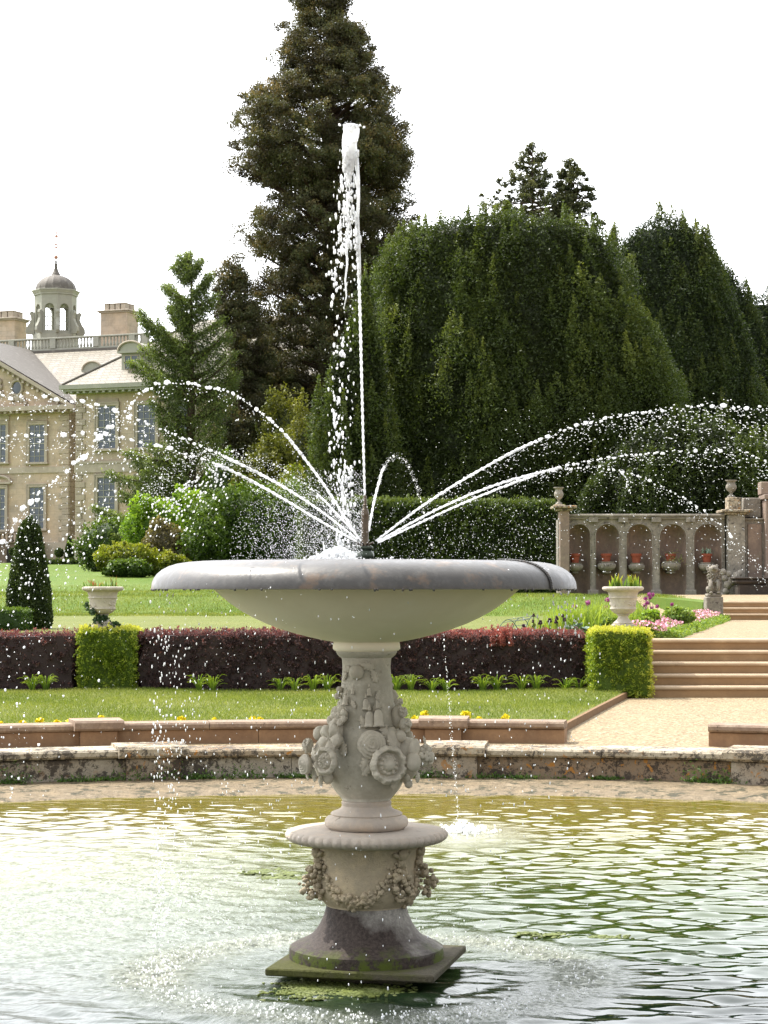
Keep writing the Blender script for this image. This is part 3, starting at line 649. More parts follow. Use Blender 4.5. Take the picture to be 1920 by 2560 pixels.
# (builder, u, v, radius px, proud px, extra)
CARVE = [(fl_ball, 'medallion', 890, 1678, 19, 6, {}),
 (fl_bell, 'bell', 862, 1752, 14, 8, {}), (fl_bell, 'bell', 880, 1728, 8, 6, {}), (fl_bell, 'bell', 913, 1762, 15, 8, {}), (fl_bell, 'bell', 921, 1730, 11, 8, {}),
 (fl_ball, 'berry', 847, 1723, 9, 8, {}), (fl_ball, 'berry', 842, 1739, 9, 10, {}), (fl_leaf, 'leaf', 882, 1757, 13, 4, dict(ang=.5)), (fl_leaf, 'leaf', 943, 1735, 14, 6, dict(ang=-.3)),
 (fl_leaf, 'leaf', 845, 1760, 12, 10, dict(ang=.2)), (fl_leaf, 'leaf', 940, 1762, 16, 6, dict(ang=-.8)),
 (fl_leaf, 'ribbon', 866, 1672, 17, 4, dict(ang=1.9)), (fl_leaf, 'ribbon', 860, 1690, 14, 4, dict(ang=2.6)), (fl_leaf, 'ribbon', 918, 1664, 20, 4, dict(ang=1.3)), (fl_leaf, 'ribbon', 934, 1688, 18, 4, dict(ang=.35)),
 (fl_daisy, 'daisy', 848, 1785, 27, 20, {}), (fl_leaf, 'leaf', 820, 1790, 24, 14, dict(ang=-.2)), (fl_ball, 'bud', 815, 1800, 14, 12, {}),
 (fl_open, 'open_flower', 828, 1840, 38, 34, {}), (fl_ball, 'apple', 792, 1832, 19, 34, {}), (fl_leaf, 'leaf', 858, 1864, 22, 12, dict(ang=.2)),
 (fl_peony, 'peony', 817, 1893, 35, 52, {}), (fl_rose, 'rose', 763, 1904, 24, 74, {}), (fl_berry, 'berries', 770, 1862, 20, 54, {}), (fl_leaf, 'leaf', 785, 1884, 24, 56, dict(ang=.3)),
 (fl_leaf, 'leaf', 786, 1930, 22, 52, dict(ang=-.4)), (fl_leaf, 'leaf', 802, 1945, 22, 32, dict(ang=-.7)), (fl_ball, 'bud', 820, 1939, 15, 18, {}), (fl_leaf, 'leaf', 768, 1930, 18, 62, dict(ang=-.2)),
 (fl_bell, 'drooping_flower', 922, 1800, 22, 12, {}), (fl_bell, 'drooping_flower', 944, 1798, 24, 18, {}), (fl_leaf, 'leaf', 906, 1800, 18, 6, dict(ang=.3)),
 (fl_rose, 'rose', 928, 1853, 34, 24, {}), (fl_peony, 'peony', 967, 1901, 47, 44, dict(ball=True)), (fl_leaf, 'leaf', 912, 1898, 22, 16, dict(ang=-.4)), (fl_leaf, 'leaf', 918, 1915, 20, 16, dict(ang=-.8)),
 (fl_leaf, 'leaf', 984, 1948, 20, 20, dict(ang=0.)), (fl_leaf, 'leaf', 960, 1822, 26, 12, dict(ang=.5)), (fl_leaf, 'leaf', 975, 1850, 22, 16, dict(ang=.4)),
 (fl_ball, 'apple', 997, 1835, 16, 22, {}), (fl_berry, 'berries', 1003, 1778, 15, 28, {}), (fl_berry, 'berries', 1008, 1808, 20, 34, {}), (fl_berry, 'berries', 996, 1752, 10, 26, {}),
 (fl_gourd, 'gourd', 1030, 1880, 33, 62, dict(ang=-.25)), (fl_berry, 'artichoke', 1054, 1884, 30, 66, {}), (fl_leaf, 'leaf', 1058, 1850, 16, 66, dict(ang=.3)), (fl_gourd, 'pod', 1016, 1945, 17, 36, dict(ang=.6)),
 (fl_leaf, 'leaf', 1040, 1935, 18, 56, dict(ang=.5))]
for f, nm, u, v, r, ex, kw in CARVE:
    c, th = col_pt(u, v, ex); tl = math.atan2(rad(BODY, v+12)-rad(BODY, v-12), 24)*.6 if v < 1920 else -.25
    q = MB(); f(q, c, frame(th, tl), r*FS, **kw); q.build('carved_'+nm, M_flower, root, smooth=True)
# stone swelling behind the two bunches, and the rear garlands
for u, v, r, ex, sy in ((800, 1895, 40, 8, 1.3), (838, 1830, 26, 4, 1.4), (1010, 1895, 46, 4, 1.2), (975, 1850, 26, 0, 1.5), (990, 1790, 18, 8, 1.6)):
    c, th = col_pt(u, v, ex); q = MB(); q.ell(c, np.array([r, r*sy, r*.8])*FS, frame(th), 20, 12, noise=.1); q.build('carved_bunch', M_flower, root, smooth=True)
for th0 in (2.3, 3.6):
    q = MB()
    for i in range(60):
        v = rng.uniform(1700, 1950); w_ = np.interp(v, [1700, 1900, 1950], [6, 46, 24]); th = th0+rng.uniform(-1, 1)*w_/90; r = (rad(BODY, v)+np.interp(v, [1700, 1900, 1950], [4, 34, 18]))*FS; sz = rng.uniform(9, 20)*FS
        q.ell((CX+r*math.sin(th), CY-r*math.cos(th), P(916, v, CY)[2]), (sz, sz, sz*.8), frame(th), 10, 7, noise=.25)
    q.build('carved_bunch', M_flower, root, smooth=True)
# ================= steps =================
def steps(x0, x1, y0, zb, zt, n, tread, label, j):
    rt = empty('stone_steps', ((x0+x1)/2, y0, zb), label, 'steps', 'flights of stone steps')
    rise = (zt-zb)/n
    for k in range(n):
        z1 = zb+rise*(k+1); ya = y0+tread*k
        q = MB(); q.box(x0, x1, ya, y0+tread*n+.3, zb-.05 if k == 0 else z1-rise-.002, z1-.052)
        st = q.build('riser', M_riser, rt)
        q = MB(); cuts = np.linspace(x0, x1, 5)+np.concatenate([[0], rng.uniform(-.3, .3, 3), [0]])
        for a, b in zip(cuts[:-1], cuts[1:]): q.box(a+.002, b-.002, ya-.03+rng.normal(0, .003), ya+tread+(.0 if k < n-1 else .25), z1-.05, z1+rng.normal(0, .0015), bev=.016)
        q.build('tread', M_nosing, st)
    return rt
steps(3.45, 12.5, 27.5, .26, 1.03, 5, .30, 'lower flight of five wide brown stone steps beside the golden cube hedge', 0)
steps(8.0, 14.0, 47.0, 1.02, 1.45, 3, .32, 'upper flight of three shallow stone steps behind the weathered lion statue', 0)

# ================= clipped hedges =================
def lumpybox(mb, x0, x1, y0, y1, z0, z1, st, amp, a=.3):
    for ax in range(5):
        if ax == 0: U, W = np.meshgrid(np.arange(x0, x1+st, st).clip(x0, x1), np.arange(z0, z1+st, st).clip(z0, z1)); X, Y, Z = U, 0*U+y0, W
        if ax == 1: U, W = np.meshgrid(np.arange(x0, x1+st, st).clip(x0, x1), np.arange(z0, z1+st, st).clip(z0, z1)); X, Y, Z = U, 0*U+y1, W
        if ax == 2: U, W = np.meshgrid(np.arange(y0, y1+st, st).clip(y0, y1), np.arange(z0, z1+st, st).clip(z0, z1)); X, Y, Z = 0*U+x0, U, W
        if ax == 3: U, W = np.meshgrid(np.arange(y0, y1+st, st).clip(y0, y1), np.arange(z0, z1+st, st).clip(z0, z1)); X, Y, Z = 0*U+x1, U, W
        if ax == 4: U, W = np.meshgrid(np.arange(x0, x1+st, st).clip(x0, x1), np.arange(y0, y1+st, st).clip(y0, y1)); X, Y, Z = U, W, 0*U+z1
        c = np.array([(x0+x1)/2, (y0+y1)/2, (z0+z1)/2])
        P_ = np.stack([X, Y, Z], -1); n_ = amp*(np.sin(P_[..., 0]*9+P_[..., 2]*7)+np.sin(P_[..., 1]*11-P_[..., 2]*8+P_[..., 0]*3))*.5
        d = P_-c; d = d/np.maximum(np.abs(d).max(-1, keepdims=True), 1e-6)
        P_ = P_-unit(d)*(amp+n_)[..., None]
        mb.grid(P_[..., 0], P_[..., 1], P_[..., 2], a)
def leafbox(name, x0, x1, y0, y1, z0, z1, size, n, mat, label, cat, amp=.03, var=None, group=None, core=True, ext=None, sides=(1, 1, 1, 1, 1)):
    mb = MB()
    if core: lumpybox(mb, x0, x1, y0, y1, z0, z1, max(.05, size*2), amp, .2)
    W, Dp, H = x1-x0, y1-y0, z1-z0; ar = np.array([W*H, W*H*.4, Dp*H, Dp*H, W*Dp*1.2])*np.array(sides); ns = max(60, n//9); k = rng.choice(5, ns, p=ar/ar.sum())
    p = rng.random((ns, 3))*[W, Dp, H]+[x0, y0, z0]; nrm = np.zeros((ns, 3)); dep = rng.normal(0, amp*.75, ns)
    for f, (ax, val, sg) in enumerate(((1, y0, 1), (1, y1, -1), (0, x0, 1), (0, x1, -1), (2, z1, -1))):
        m_ = k == f; p[m_, ax] = val+sg*(dep[m_]+amp*.5+amp*.8*(np.sin(p[m_, 0]*9+p[m_, 2]*6)*np.sin(p[m_, 1]*8+p[m_, 2]*3+1)))
        nrm[m_, ax] = -sg
    c = np.array([(x0+x1)/2, (y0+y1)/2, (z0+z1)/2]); hf = np.array([W, Dp, H])/2
    e_ = (np.abs(p-c)/hf); close = np.sort(e_, 1)[:, 1]; p = c+(p-c)*(1-.035*np.clip((close-.93)/.07, 0, 1)[:, None]*np.minimum(1, .25/hf))
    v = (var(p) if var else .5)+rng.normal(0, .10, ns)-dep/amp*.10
    # each sprig carries several leaves
    i = rng.integers(0, ns, n); o_ = rdir(n)*(rng.random(n)**.5)[:, None]*size*1.15; q_ = p[i]+o_+nrm[i]*size*.25
    v = v[i]+.10*(o_*nrm[i]).sum(1)/size+.08*o_[:, 2]/size+rng.normal(0, .07, n)
    d = unit(rdir(n)+nrm[i]*.9+[0, 0, .4]+o_/size*.6); w = unit(np.cross(d, rdir(n))); sz = size*rng.uniform(.6, 1.25, n)
    mb.leaves(q_, d, w, sz, sz*.62, np.clip(v, 0, 1))
    if ext: ext(mb)
    o = mb.build(name, mat); return tag(o, label, cat, group)
M_gold = leaf_mat('golden_box_leaves', [(0, (.035, .075, .006)), (.35, (.12, .19, .012)), (.65, (.28, .36, .04)), (1, (.54, .53, .09))], .3, 3., namt=.25)
def vgold(x0, x1, y0, y1, z0, z1, edge=None):
    def f(p):
        e_ = (np.abs(p-[(x0+x1)/2, (y0+y1)/2, (z0+z1)/2])/([(x1-x0)/2, (y1-y0)/2, (z1-z0)/2])); s_ = np.sort(e_, 1)
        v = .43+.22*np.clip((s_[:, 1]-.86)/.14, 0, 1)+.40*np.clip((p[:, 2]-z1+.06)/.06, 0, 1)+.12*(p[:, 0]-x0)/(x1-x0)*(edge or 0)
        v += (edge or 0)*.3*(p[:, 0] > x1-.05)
        return v
    return f
bx = (-4.265, -3.495, 27.98, 28.8, .27, 1.18)
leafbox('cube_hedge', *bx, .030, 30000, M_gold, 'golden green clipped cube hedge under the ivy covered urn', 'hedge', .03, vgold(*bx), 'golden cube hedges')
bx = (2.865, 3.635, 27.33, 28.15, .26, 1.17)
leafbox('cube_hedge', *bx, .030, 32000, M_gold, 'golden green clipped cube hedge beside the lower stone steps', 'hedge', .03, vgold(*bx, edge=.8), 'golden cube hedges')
M_purple = leaf_mat('barberry_leaves', [(0, (.020, .014, .014)), (.35, (.075, .045, .044)), (.62, (.145, .092, .082)), (1, (.34, .12, .09))], .28, 5., tcol=(1.5, .8, .8), namt=.3)
def vpur(zt, red):
    def f(p):
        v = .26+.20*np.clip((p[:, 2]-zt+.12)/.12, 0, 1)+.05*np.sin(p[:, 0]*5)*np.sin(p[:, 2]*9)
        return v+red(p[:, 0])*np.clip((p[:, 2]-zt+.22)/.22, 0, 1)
    return f
def tufts(x0, x1, y0, y1, zt, n, hmax, red):
    def f(mb):
        for _ in range(n):
            x, y = rng.uniform(x0, x1), rng.uniform(y0, y1); h = rng.uniform(.03, hmax)
            m_ = int(10+h*220); t_ = rng.random(m_); pp = np.stack([x+rng.normal(0, .012, m_)+t_*rng.normal(0, .03), y+rng.normal(0, .012, m_), zt-.03+t_*h], 1)
            scatter(mb, pp, .026, np.clip(.55+red(np.full(m_, x))+rng.normal(0, .12, m_), 0, 1), (0, 0, .8))
    return f
redR = lambda x: np.interp(x, [-10, 0, .4, 1.4, 1.65, 1.9, 3], [-.02, .0, .10, .20, .48, .16, .12])
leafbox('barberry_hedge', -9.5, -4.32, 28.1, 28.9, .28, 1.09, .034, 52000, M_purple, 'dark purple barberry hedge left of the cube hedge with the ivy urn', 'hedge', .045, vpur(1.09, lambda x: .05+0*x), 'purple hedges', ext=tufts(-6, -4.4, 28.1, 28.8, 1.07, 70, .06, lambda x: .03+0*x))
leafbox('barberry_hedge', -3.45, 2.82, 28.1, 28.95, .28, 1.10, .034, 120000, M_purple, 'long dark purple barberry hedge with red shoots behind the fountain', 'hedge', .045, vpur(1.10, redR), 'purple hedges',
        ext=lambda mb: (tufts(-3.4, .3, 28.1, 28.8, 1.08, 160, .06, redR)(mb), tufts(.3, 2.8, 28.05, 28.8, 1.08, 330, .13, redR)(mb), tufts(1.5, 1.8, 28.0, 28.3, .98, 60, .32, redR)(mb)))
M_green = leaf_mat('clipped_green_leaves', [(0, (.012, .030, .006)), (.5, (.045, .095, .012)), (1, (.13, .20, .02))], .25, 1.5)
leafbox('box_hedge', -8.2, -6.45, 35.6, 36.6, 1.0, 1.37, .035, 16000, M_green, 'short bright green clipped hedge beside the clipped yew cone', 'hedge', .02, lambda p: .45+.3*(p[:, 2] > 1.34))
# ================= clipped cones =================
M_yewclip = leaf_mat('clipped_yew_leaves', [(0, (.012, .022, .008)), (.5, (.042, .068, .018)), (1, (.12, .16, .035))], .25, 1.6)
def coneplant(name, u, D, prof, n, size, mat, label, cat, group=None, zbase=None, skin=.04):
    c0 = P(u, prof[-1][0], D); zs = [P(u, v, D)[2] for v, h in prof]; rs = [h*D/FPX for v, h in prof]
    if zbase is not None: zs[-1] = zbase
    zs, rs = np.array(zs)[::-1], np.array(rs)[::-1]; mb = MB()
    mb.lathe([(max(.001, np.interp(z, zs, rs)-skin*1.2), z) for z in np.linspace(zs[0], zs[-1]-skin, 24)], (c0[0], D, 0), 40, lambda th, k: 1+.03*np.sin(th*7+k*1.3), .2)
    z = zs[0]+(zs[-1]-zs[0])*(1-np.sqrt(rng.random(n))*.999)*1.0; z = np.where(rng.random(n) < .5, rng.uniform(zs[0], zs[-1], n), z)
    th = rng.uniform(0, 6.283, n); r = np.interp(z, zs, rs)*(1+.035*np.sin(th*6+z*5)*np.sin(z*7)) - np.abs(rng.normal(0, skin, n))+skin*.4
    p = np.stack([c0[0]+r*np.cos(th), D+r*np.sin(th), z+rng.normal(0, .02, n)], 1); out = np.stack([np.cos(th), np.sin(th), 0*th+.5], 1)
    scatter(mb, p, size, rng.normal(.45, .17, n)+.12*np.sin(th*5+z*6), out*.8)
    tr = empty(name, (c0[0], D, zs[0]), label, cat, group)
    mb.build('crown', mat, tr); q = MB(); q.tube([(c0[0], D, zs[0]-.05), (c0[0], D, zs[0]+.35*(zs[-1]-zs[0]))], .05*max(1, rs.max()), 8); q.build('trunk', M_bark, tr)
    return tr
M_bark = stone_mat('bark', (.10, .065, .045), (.045, .03, .022), (.16, .11, .08), 2, 20, .6, .6, bd=.04)
coneplant('clipped_cone', 72, 37.5, [(1294, 2), (1303, 14), (1322, 25), (1400, 41), (1480, 53), (1530, 56), (1560, 55), (1573, 50)], 34000, .045, M_yewclip, 'large dark clipped yew cone standing on the lawn at left', 'topiary', 'clipped cones', 1.0)
coneplant('clipped_cone', 173, 110, [(1342, 1), (1352, 4), (1370, 8), (1395, 10.5), (1408, 10)], 5000, .13, M_yewclip, 'small far clipped cone against the house wall', 'topiary', 'clipped cones', 3.0, .05)
for u, hw, v0, v1, lab in ((148, 11.5, 1370, 1393, 'small clipped ball on a thin stem against the house wall'), (33, 10, 1366, 1392, 'small clipped ball beside the house stairs')):
    c0 = P(u, (v0+v1)/2, 110); rt = empty('ball_topiary', (c0[0], 110, 3.0), lab, 'topiary', 'clipped balls'); mb = MB(); r = hw*110/FPX
    mb.ell(c0, (r*.85,)*3, a=.2); scatter(mb, blobpts(c0, (r, r, r), 2500, .2), .11, rng.normal(.5, .2, 2500)); mb.build('crown', M_yewclip, rt)
    q = MB(); q.tube([(c0[0], 110, 2.95), c0], .03, 6); q.build('trunk', M_bark, rt)
leafbox('low_hedge', *(P(118, 1400, 108)[0], P(246, 1400, 108)[0]), 108, 108.6, 2.85, 3.2, .12, 5000, M_yewclip, 'low dark edging hedge at the top of the lawn before the house', 'hedge', .05)

# ================= urns on the cube hedges =================
M_urn = stone_mat('pale_urn_stone', (.56, .51, .43), (.38, .34, .28), (.68, .63, .54), 6, 40, .35, .4, spots=((.25, .21, .17), .63), bd=.012)
US = 28.3/FPX
def make_urn(c):
    rt = empty('stone_urn', c, 'pale stone urn without ivy on its square foot above the right cube hedge', 'urn', 'stone urns on the cube hedges')
    cx, cy, cz = c; S = US; zz = lambda v: cz+(1571-v)*S
    q = MB(); q.box(cx-30*S, cx+30*S, cy-30*S, cy+30*S, zz(1571), zz(1563), bev=.008); q.box(cx-26*S, cx+26*S, cy-26*S, cy+26*S, zz(1562.8), zz(1560), bev=.006); q.build('plinth', M_urn, rt)
    q = MB(); q.lathe([(r*S, zz(v)) for r, v in ((24, 1560), (25, 1557), (20, 1553), (15, 1548), (12.5, 1543), (12.5, 1540), (16, 1538), (16, 1536), (13, 1535))], (cx, cy, 0), 48); q.build('foot', M_urn, rt, smooth='auto')
    flt = lambda th, k: 1+(.022*np.abs(np.sin(th*12)) if 0 < k < 5 else 0*th)
    q = MB(); q.lathe([(r*S, zz(v)) for r, v in ((12, 1536), (20, 1534), (25, 1530.5), (28.5, 1527), (30.5, 1523.5), (33, 1523.2), (33.5, 1521), (31.5, 1519.5), (31.3, 1515), (33.5, 1500), (34.5, 1496), (36.5, 1495.6), (36.5, 1493), (34.8, 1492), (35.5, 1488), (38, 1481), (41, 1478), (36, 1478))], (cx, cy, 0), 96, flt)
    bd = q.build('body', M_urn, rt, smooth='auto')
    # low relief foliage on the band
    q = MB()
    for k in range(46):
        th = rng.uniform(0, 6.283); v = rng.uniform(1501, 1514); r = 32.4*S
        q.ell((cx+r*math.sin(th), cy-r*math.cos(th), zz(v)), np.array([rng.uniform(2, 5), rng.uniform(1, 2.2), 1.4])*S, frame(th) @ RX(rng.uniform(-1.2, 1.2), 'Z'), 8, 5)
    q.build('relief', M_urn, bd, smooth=True)
    egg = lambda th, k: 1+(.016*np.abs(np.sin(th*20)) if 1 < k < 6 else 0*th)
    q = MB(); q.lathe([(r*S, zz(v)) for r, v in ((38, 1479), (42, 1478.4), (47, 1477), (50.5, 1474), (51.2, 1471), (50, 1468), (47, 1466.8), (42, 1467), (40, 1470), (38, 1474), (1, 1474.5))], (cx, cy, 0), 160, egg); q.build('rim', M_urn, rt, smooth='auto')
    return rt
uc = P(1558, 1571, 28.3); ur = make_urn(uc)
uc2 = P(256.5, 1571, 28.3); uc2[2] = uc[2]
u2 = copy_tree(ur, uc2, .3, label='pale stone urn with ivy on its foot above the left cube hedge')
M_iris = leaf_mat('sword_leaves', [(0, (.05, .10, .02)), (.5, (.14, .24, .04)), (.85, (.33, .36, .06)), (1, (.30, .20, .05))], .35, 4., namt=.2)
M_redtip = leaf_mat('red_tipped_leaves', [(0, (.04, .09, .03)), (.5, (.12, .20, .05)), (.8, (.28, .16, .06)), (1, (.42, .08, .04))], .3, 4., namt=.2)
def sword(mb, x, y, z, n, h, spread, lean=.15, wd=.022, v=(.2, .9)):
    "clump of upright narrow leaves, each three segments long"
    for _ in range(n):
        bx_, by_ = x+rng.normal(0, spread), y+rng.normal(0, spread*.6); hh = h*rng.uniform(.5, 1.1); a = rng.uniform(0, 6.283); ln = abs(rng.normal(0, lean))*hh
        t_ = np.linspace(0, 1, 6); cx_ = bx_+np.cos(a)*ln*t_**1.8; cy_ = by_+np.sin(a)*ln*t_**1.8; cz_ = z+hh*(t_-.25*ln/h*t_**2)
        b = rng.uniform(0, 3.14); w_ = wd*np.array([.6, 1, 1, .85, .55, .05])*rng.uniform(.7, 1.2)/2
        V = np.stack([np.stack([cx_-np.cos(b)*w_, cy_-np.sin(b)*w_, cz_], 1), np.stack([cx_, cy_+.003, cz_], 1), np.stack([cx_+np.cos(b)*w_, cy_+np.sin(b)*w_, cz_], 1)], 1)
        mb.grid(V[..., 0], V[..., 1], V[..., 2], np.repeat(np.clip(np.linspace(v[0], v[1], 6)+rng.normal(0, .1), 0, 1), 3).reshape(6, 3))
q = MB(); zt = uc[2]+(1571-1473)*US
sword(q, uc[0]-.10, uc[1], zt, 26, .22, .035, .16, .030); sword(q, uc[0]+.12, uc[1], zt, 34, .21, .045, .2, .030)
q.build('urn_plant', M_iris, label='yellow green sword shaped leaves growing in the urn without ivy', cat='plant')
q = MB(); sword(q, uc2[0]-.02, uc2[1], zt, 34, .13, .10, .3, .032, (.1, .75)); sword(q, uc2[0]+.14, uc2[1], zt, 8, .19, .03, .15, .032, (.1, .8)); sword(q, uc2[0]-.15, uc2[1], zt, 6, .15, .03, .3, .03, (.2, 1))
q.build('urn_plant', M_redtip, label='short green leaves with red tips growing in the ivy urn', cat='plant')
M_ivy = leaf_mat('ivy_leaves', [(0, (.012, .035, .014)), (.5, (.035, .075, .028)), (1, (.10, .17, .07))], .2, 4)
q = MB(); p = np.concatenate([blobpts((uc2[0]-.01, uc2[1]-.05, uc2[2]+.10), (.13, .14, .12), 500, .4), blobpts((uc2[0]+.02, uc2[1]-.02, uc2[2]+.02), (.24, .16, .05), 500, .5), blobpts((uc2[0]-.12, uc2[1]-.10, uc2[2]+.25), (.07, .08, .06), 120), blobpts((uc2[0]-.22, uc2[1], uc2[2]+.31), (.04, .1, .08), 60), blobpts((uc2[0]+.17, uc2[1]-.05, uc2[2]+.05), (.10, .1, .05), 160)])
scatter(q, p, .042, rng.normal(.5, .22, len(p)), (0, -.5, 0), .8); q.build('ivy', M_ivy, label='dark ivy climbing over the foot of the left pale urn', cat='ivy')

# ================= planting at the hedge foot, weeds, yellow flowers =================
M_lily = leaf_mat('daylily_leaves', [(0, (.06, .12, .012)), (.5, (.17, .26, .03)), (1, (.36, .42, .06))], .35, 3., namt=.2)
def arching(mb, x, y, z, n, h, spread, wd=.014):
    for _ in range(n):
        a = rng.uniform(0, 6.283); hh = h*rng.uniform(.5, 1.1); rr_ = spread*rng.uniform(.3, 1.1); t_ = np.linspace(0, 1, 7)
        cx_ = x+np.cos(a)*(.03+rr_*t_**1.3); cy_ = y+np.sin(a)*(.03+rr_*t_**1.3)*.7; cz_ = z+hh*(1.9*t_-1.25*t_**2)
        w_ = wd*np.array([.7, 1, 1, .9, .7, .4, .05])/2; px_, py_ = -np.sin(a), np.cos(a)
        V = np.stack([np.stack([cx_-px_*w_, cy_-py_*w_, cz_], 1), np.stack([cx_, cy_, cz_-.004], 1), np.stack([cx_+px_*w_, cy_+py_*w_, cz_], 1)], 1)
        mb.grid(V[..., 0], V[..., 1], V[..., 2], np.repeat(np.clip(np.linspace(.2, .8, 7)+rng.normal(0, .15), 0, 1), 3).reshape(7, 3))
lil = [(100, 'leftmost arching daylily tuft at the foot of the left purple hedge'), (515, 'daylily tuft below the left bowl edge at the foot of the purple hedge'), (718, 'second daylily tuft left of the stone column'), (800, 'daylily tuft just left of the stone column at the hedge foot'), (1008, 'daylily tuft just right of the stone column at the hedge foot'),
       (1096, 'second daylily tuft right of the stone column'), (1222, 'wide daylily tuft midway between the column and the cube hedge'), (1320, 'wide daylily tuft near the right end of the purple hedge'), (1428, 'small thin daylily tuft nearest the right cube hedge')]
for u, lab in lil:
    c = P(u, 1738, 27.9); q = MB(); s_ = .8 if u in (1428, 1096, 718) else 1.; 
    for dx in (-.06, .07): arching(q, c[0]+dx*1.5, 27.8+rng.uniform(-.05, .05), .33, int(36*s_), .31*s_, .19, .016)
    q.build('daylily', M_lily, label=lab, cat='plant', group='daylilies along the hedge foot')
M_yel = plain('yellow_petals', (.86, .74, .02), .5, .3); M_ygreen = leaf_mat('low_leaves', [(0, (.05, .10, .01)), (1, (.16, .24, .03))], .3, 4.)
ylist = [(62, 1813, 8), (102, 1806, 9), (146, 1811, 7), (180, 1807, 8), (256, 1799, 6), (455, 1803, 10), (537, 1804, 5), (632, 1803, 8), (652, 1804, 7), (1038, 1801, 8), (1060, 1789, 9), (1163, 1789, 10), (1170, 1798, 6), (1197, 1803, 7), (1262, 1798, 9), (6, 1813, 5)]
def behind(u): return 10.66 if 1 else 0
ORD = ['first', 'second', 'third', 'fourth', 'fifth', 'sixth', 'seventh', 'eighth', 'ninth', 'tenth', 'eleventh', 'twelfth', 'thirteenth', 'fourteenth', 'fifteenth', 'sixteenth']
ordl = lambda seq, u: sorted(seq).index(u)
for i, (u, v, w_) in enumerate(ylist):
    th = th_of(u, 10.78, 0); x, y = arcp(10.80, th); z = P(u, v-5, y)[2]; S = y/FPX; rt = empty('yellow_flower', (x, y, .33), ORD[ordl([t[0] for t in ylist], u)]+' from the left of the small yellow flower tufts behind the brown wall', 'flower', 'yellow flowers behind the wall')
    q = MB(); n = int(w_*12); p = blobpts((x, y, z), (w_*S*1.1, w_*S*.7, w_*S*.75), n, .5); scatter(q, p, .028, .5, (0, 0, .3), .9); q.build('blossom', M_yel, rt)
    q = MB(); p = np.array([x, y, .34])+rng.random((60, 3))*np.array([.05, .03, max(.02, z-.36)])-[.025, .015, 0]; scatter(q, p, .04, rng.random(60), (0, 0, 1), .25); q.build('stem', M_ygreen, rt)
M_weed = leaf_mat('weed_leaves', [(0, (.03, .06, .01)), (.5, (.08, .16, .03)), (1, (.18, .27, .06))], .3, 4.)
weeds = [(38, 1930, .14, 'tall fern like weed low on the left end of the basin wall'), (205, 1950, .06, 'thin weed patch at the wall foot left of the first pier'), (325, 1935, .09, 'weed in the joint left of the basin wall pier'), (408, 1935, .13, 'leafy weed growing before the left pier of the basin wall'), (500, 1944, .06, 'grassy weed at the wall foot right of the left pier'), (565, 1940, .08, 'grassy weed patch at the wall foot left of the column'), (640, 1938, .09, 'thick grassy weed at the wall foot nearest the column'), (745, 1940, .06, 'tiny weed at the wall foot behind the carved flowers'),
         (1072, 1938, .07, 'weed at the left foot of the right pier'), (1102, 1930, .07, 'weed growing before the right pier of the basin wall'), (1215, 1938, .05, 'small weed right of the right pier'), (1325, 1946, .04, 'low weed below the white lichen spot'), (1750, 1935, .14, 'leafy weed near the right end of the basin wall'), (1815, 1930, .11, 'weed beside the last pier of the basin wall')]
for u, v, h, lab in weeds:
    x, y = arcp(8.74, th_of(u, 8.74, 0)); q = MB(); n = int(900*h+60); p = np.array([x, y-.01, .07])+np.stack([rng.normal(0, .07+h*.25, n), rng.normal(-.01, .02, n), np.abs(rng.normal(0, h*.55, n))], 1)
    scatter(q, p, .028, rng.normal(.5, .2, n), (0, 0, .8), .4); q.build('weed', M_weed, label=lab, cat='weed', group='weeds at the foot of the basin wall')
# thin moss line along the wall foot
q = MB(); n = 9000; th = rng.uniform(-.45, .45, n); k = np.sin(th*60)+np.sin(th*137+1)+rng.normal(0, .6, n) > .5; th = th[k]; x, y = arcp(8.77-np.abs(rng.normal(0, .03, k.sum())), th)
scatter(q, np.stack([x, y, .075+np.abs(rng.normal(0, .012, k.sum()))], 1), .022, rng.normal(.4, .2, k.sum()), (0, 0, .5)); tag(q.build('moss', M_weed, loc=(0, 0, 0)), 'thin green moss and grass in the joint below the basin wall', 'moss', kind='stuff')

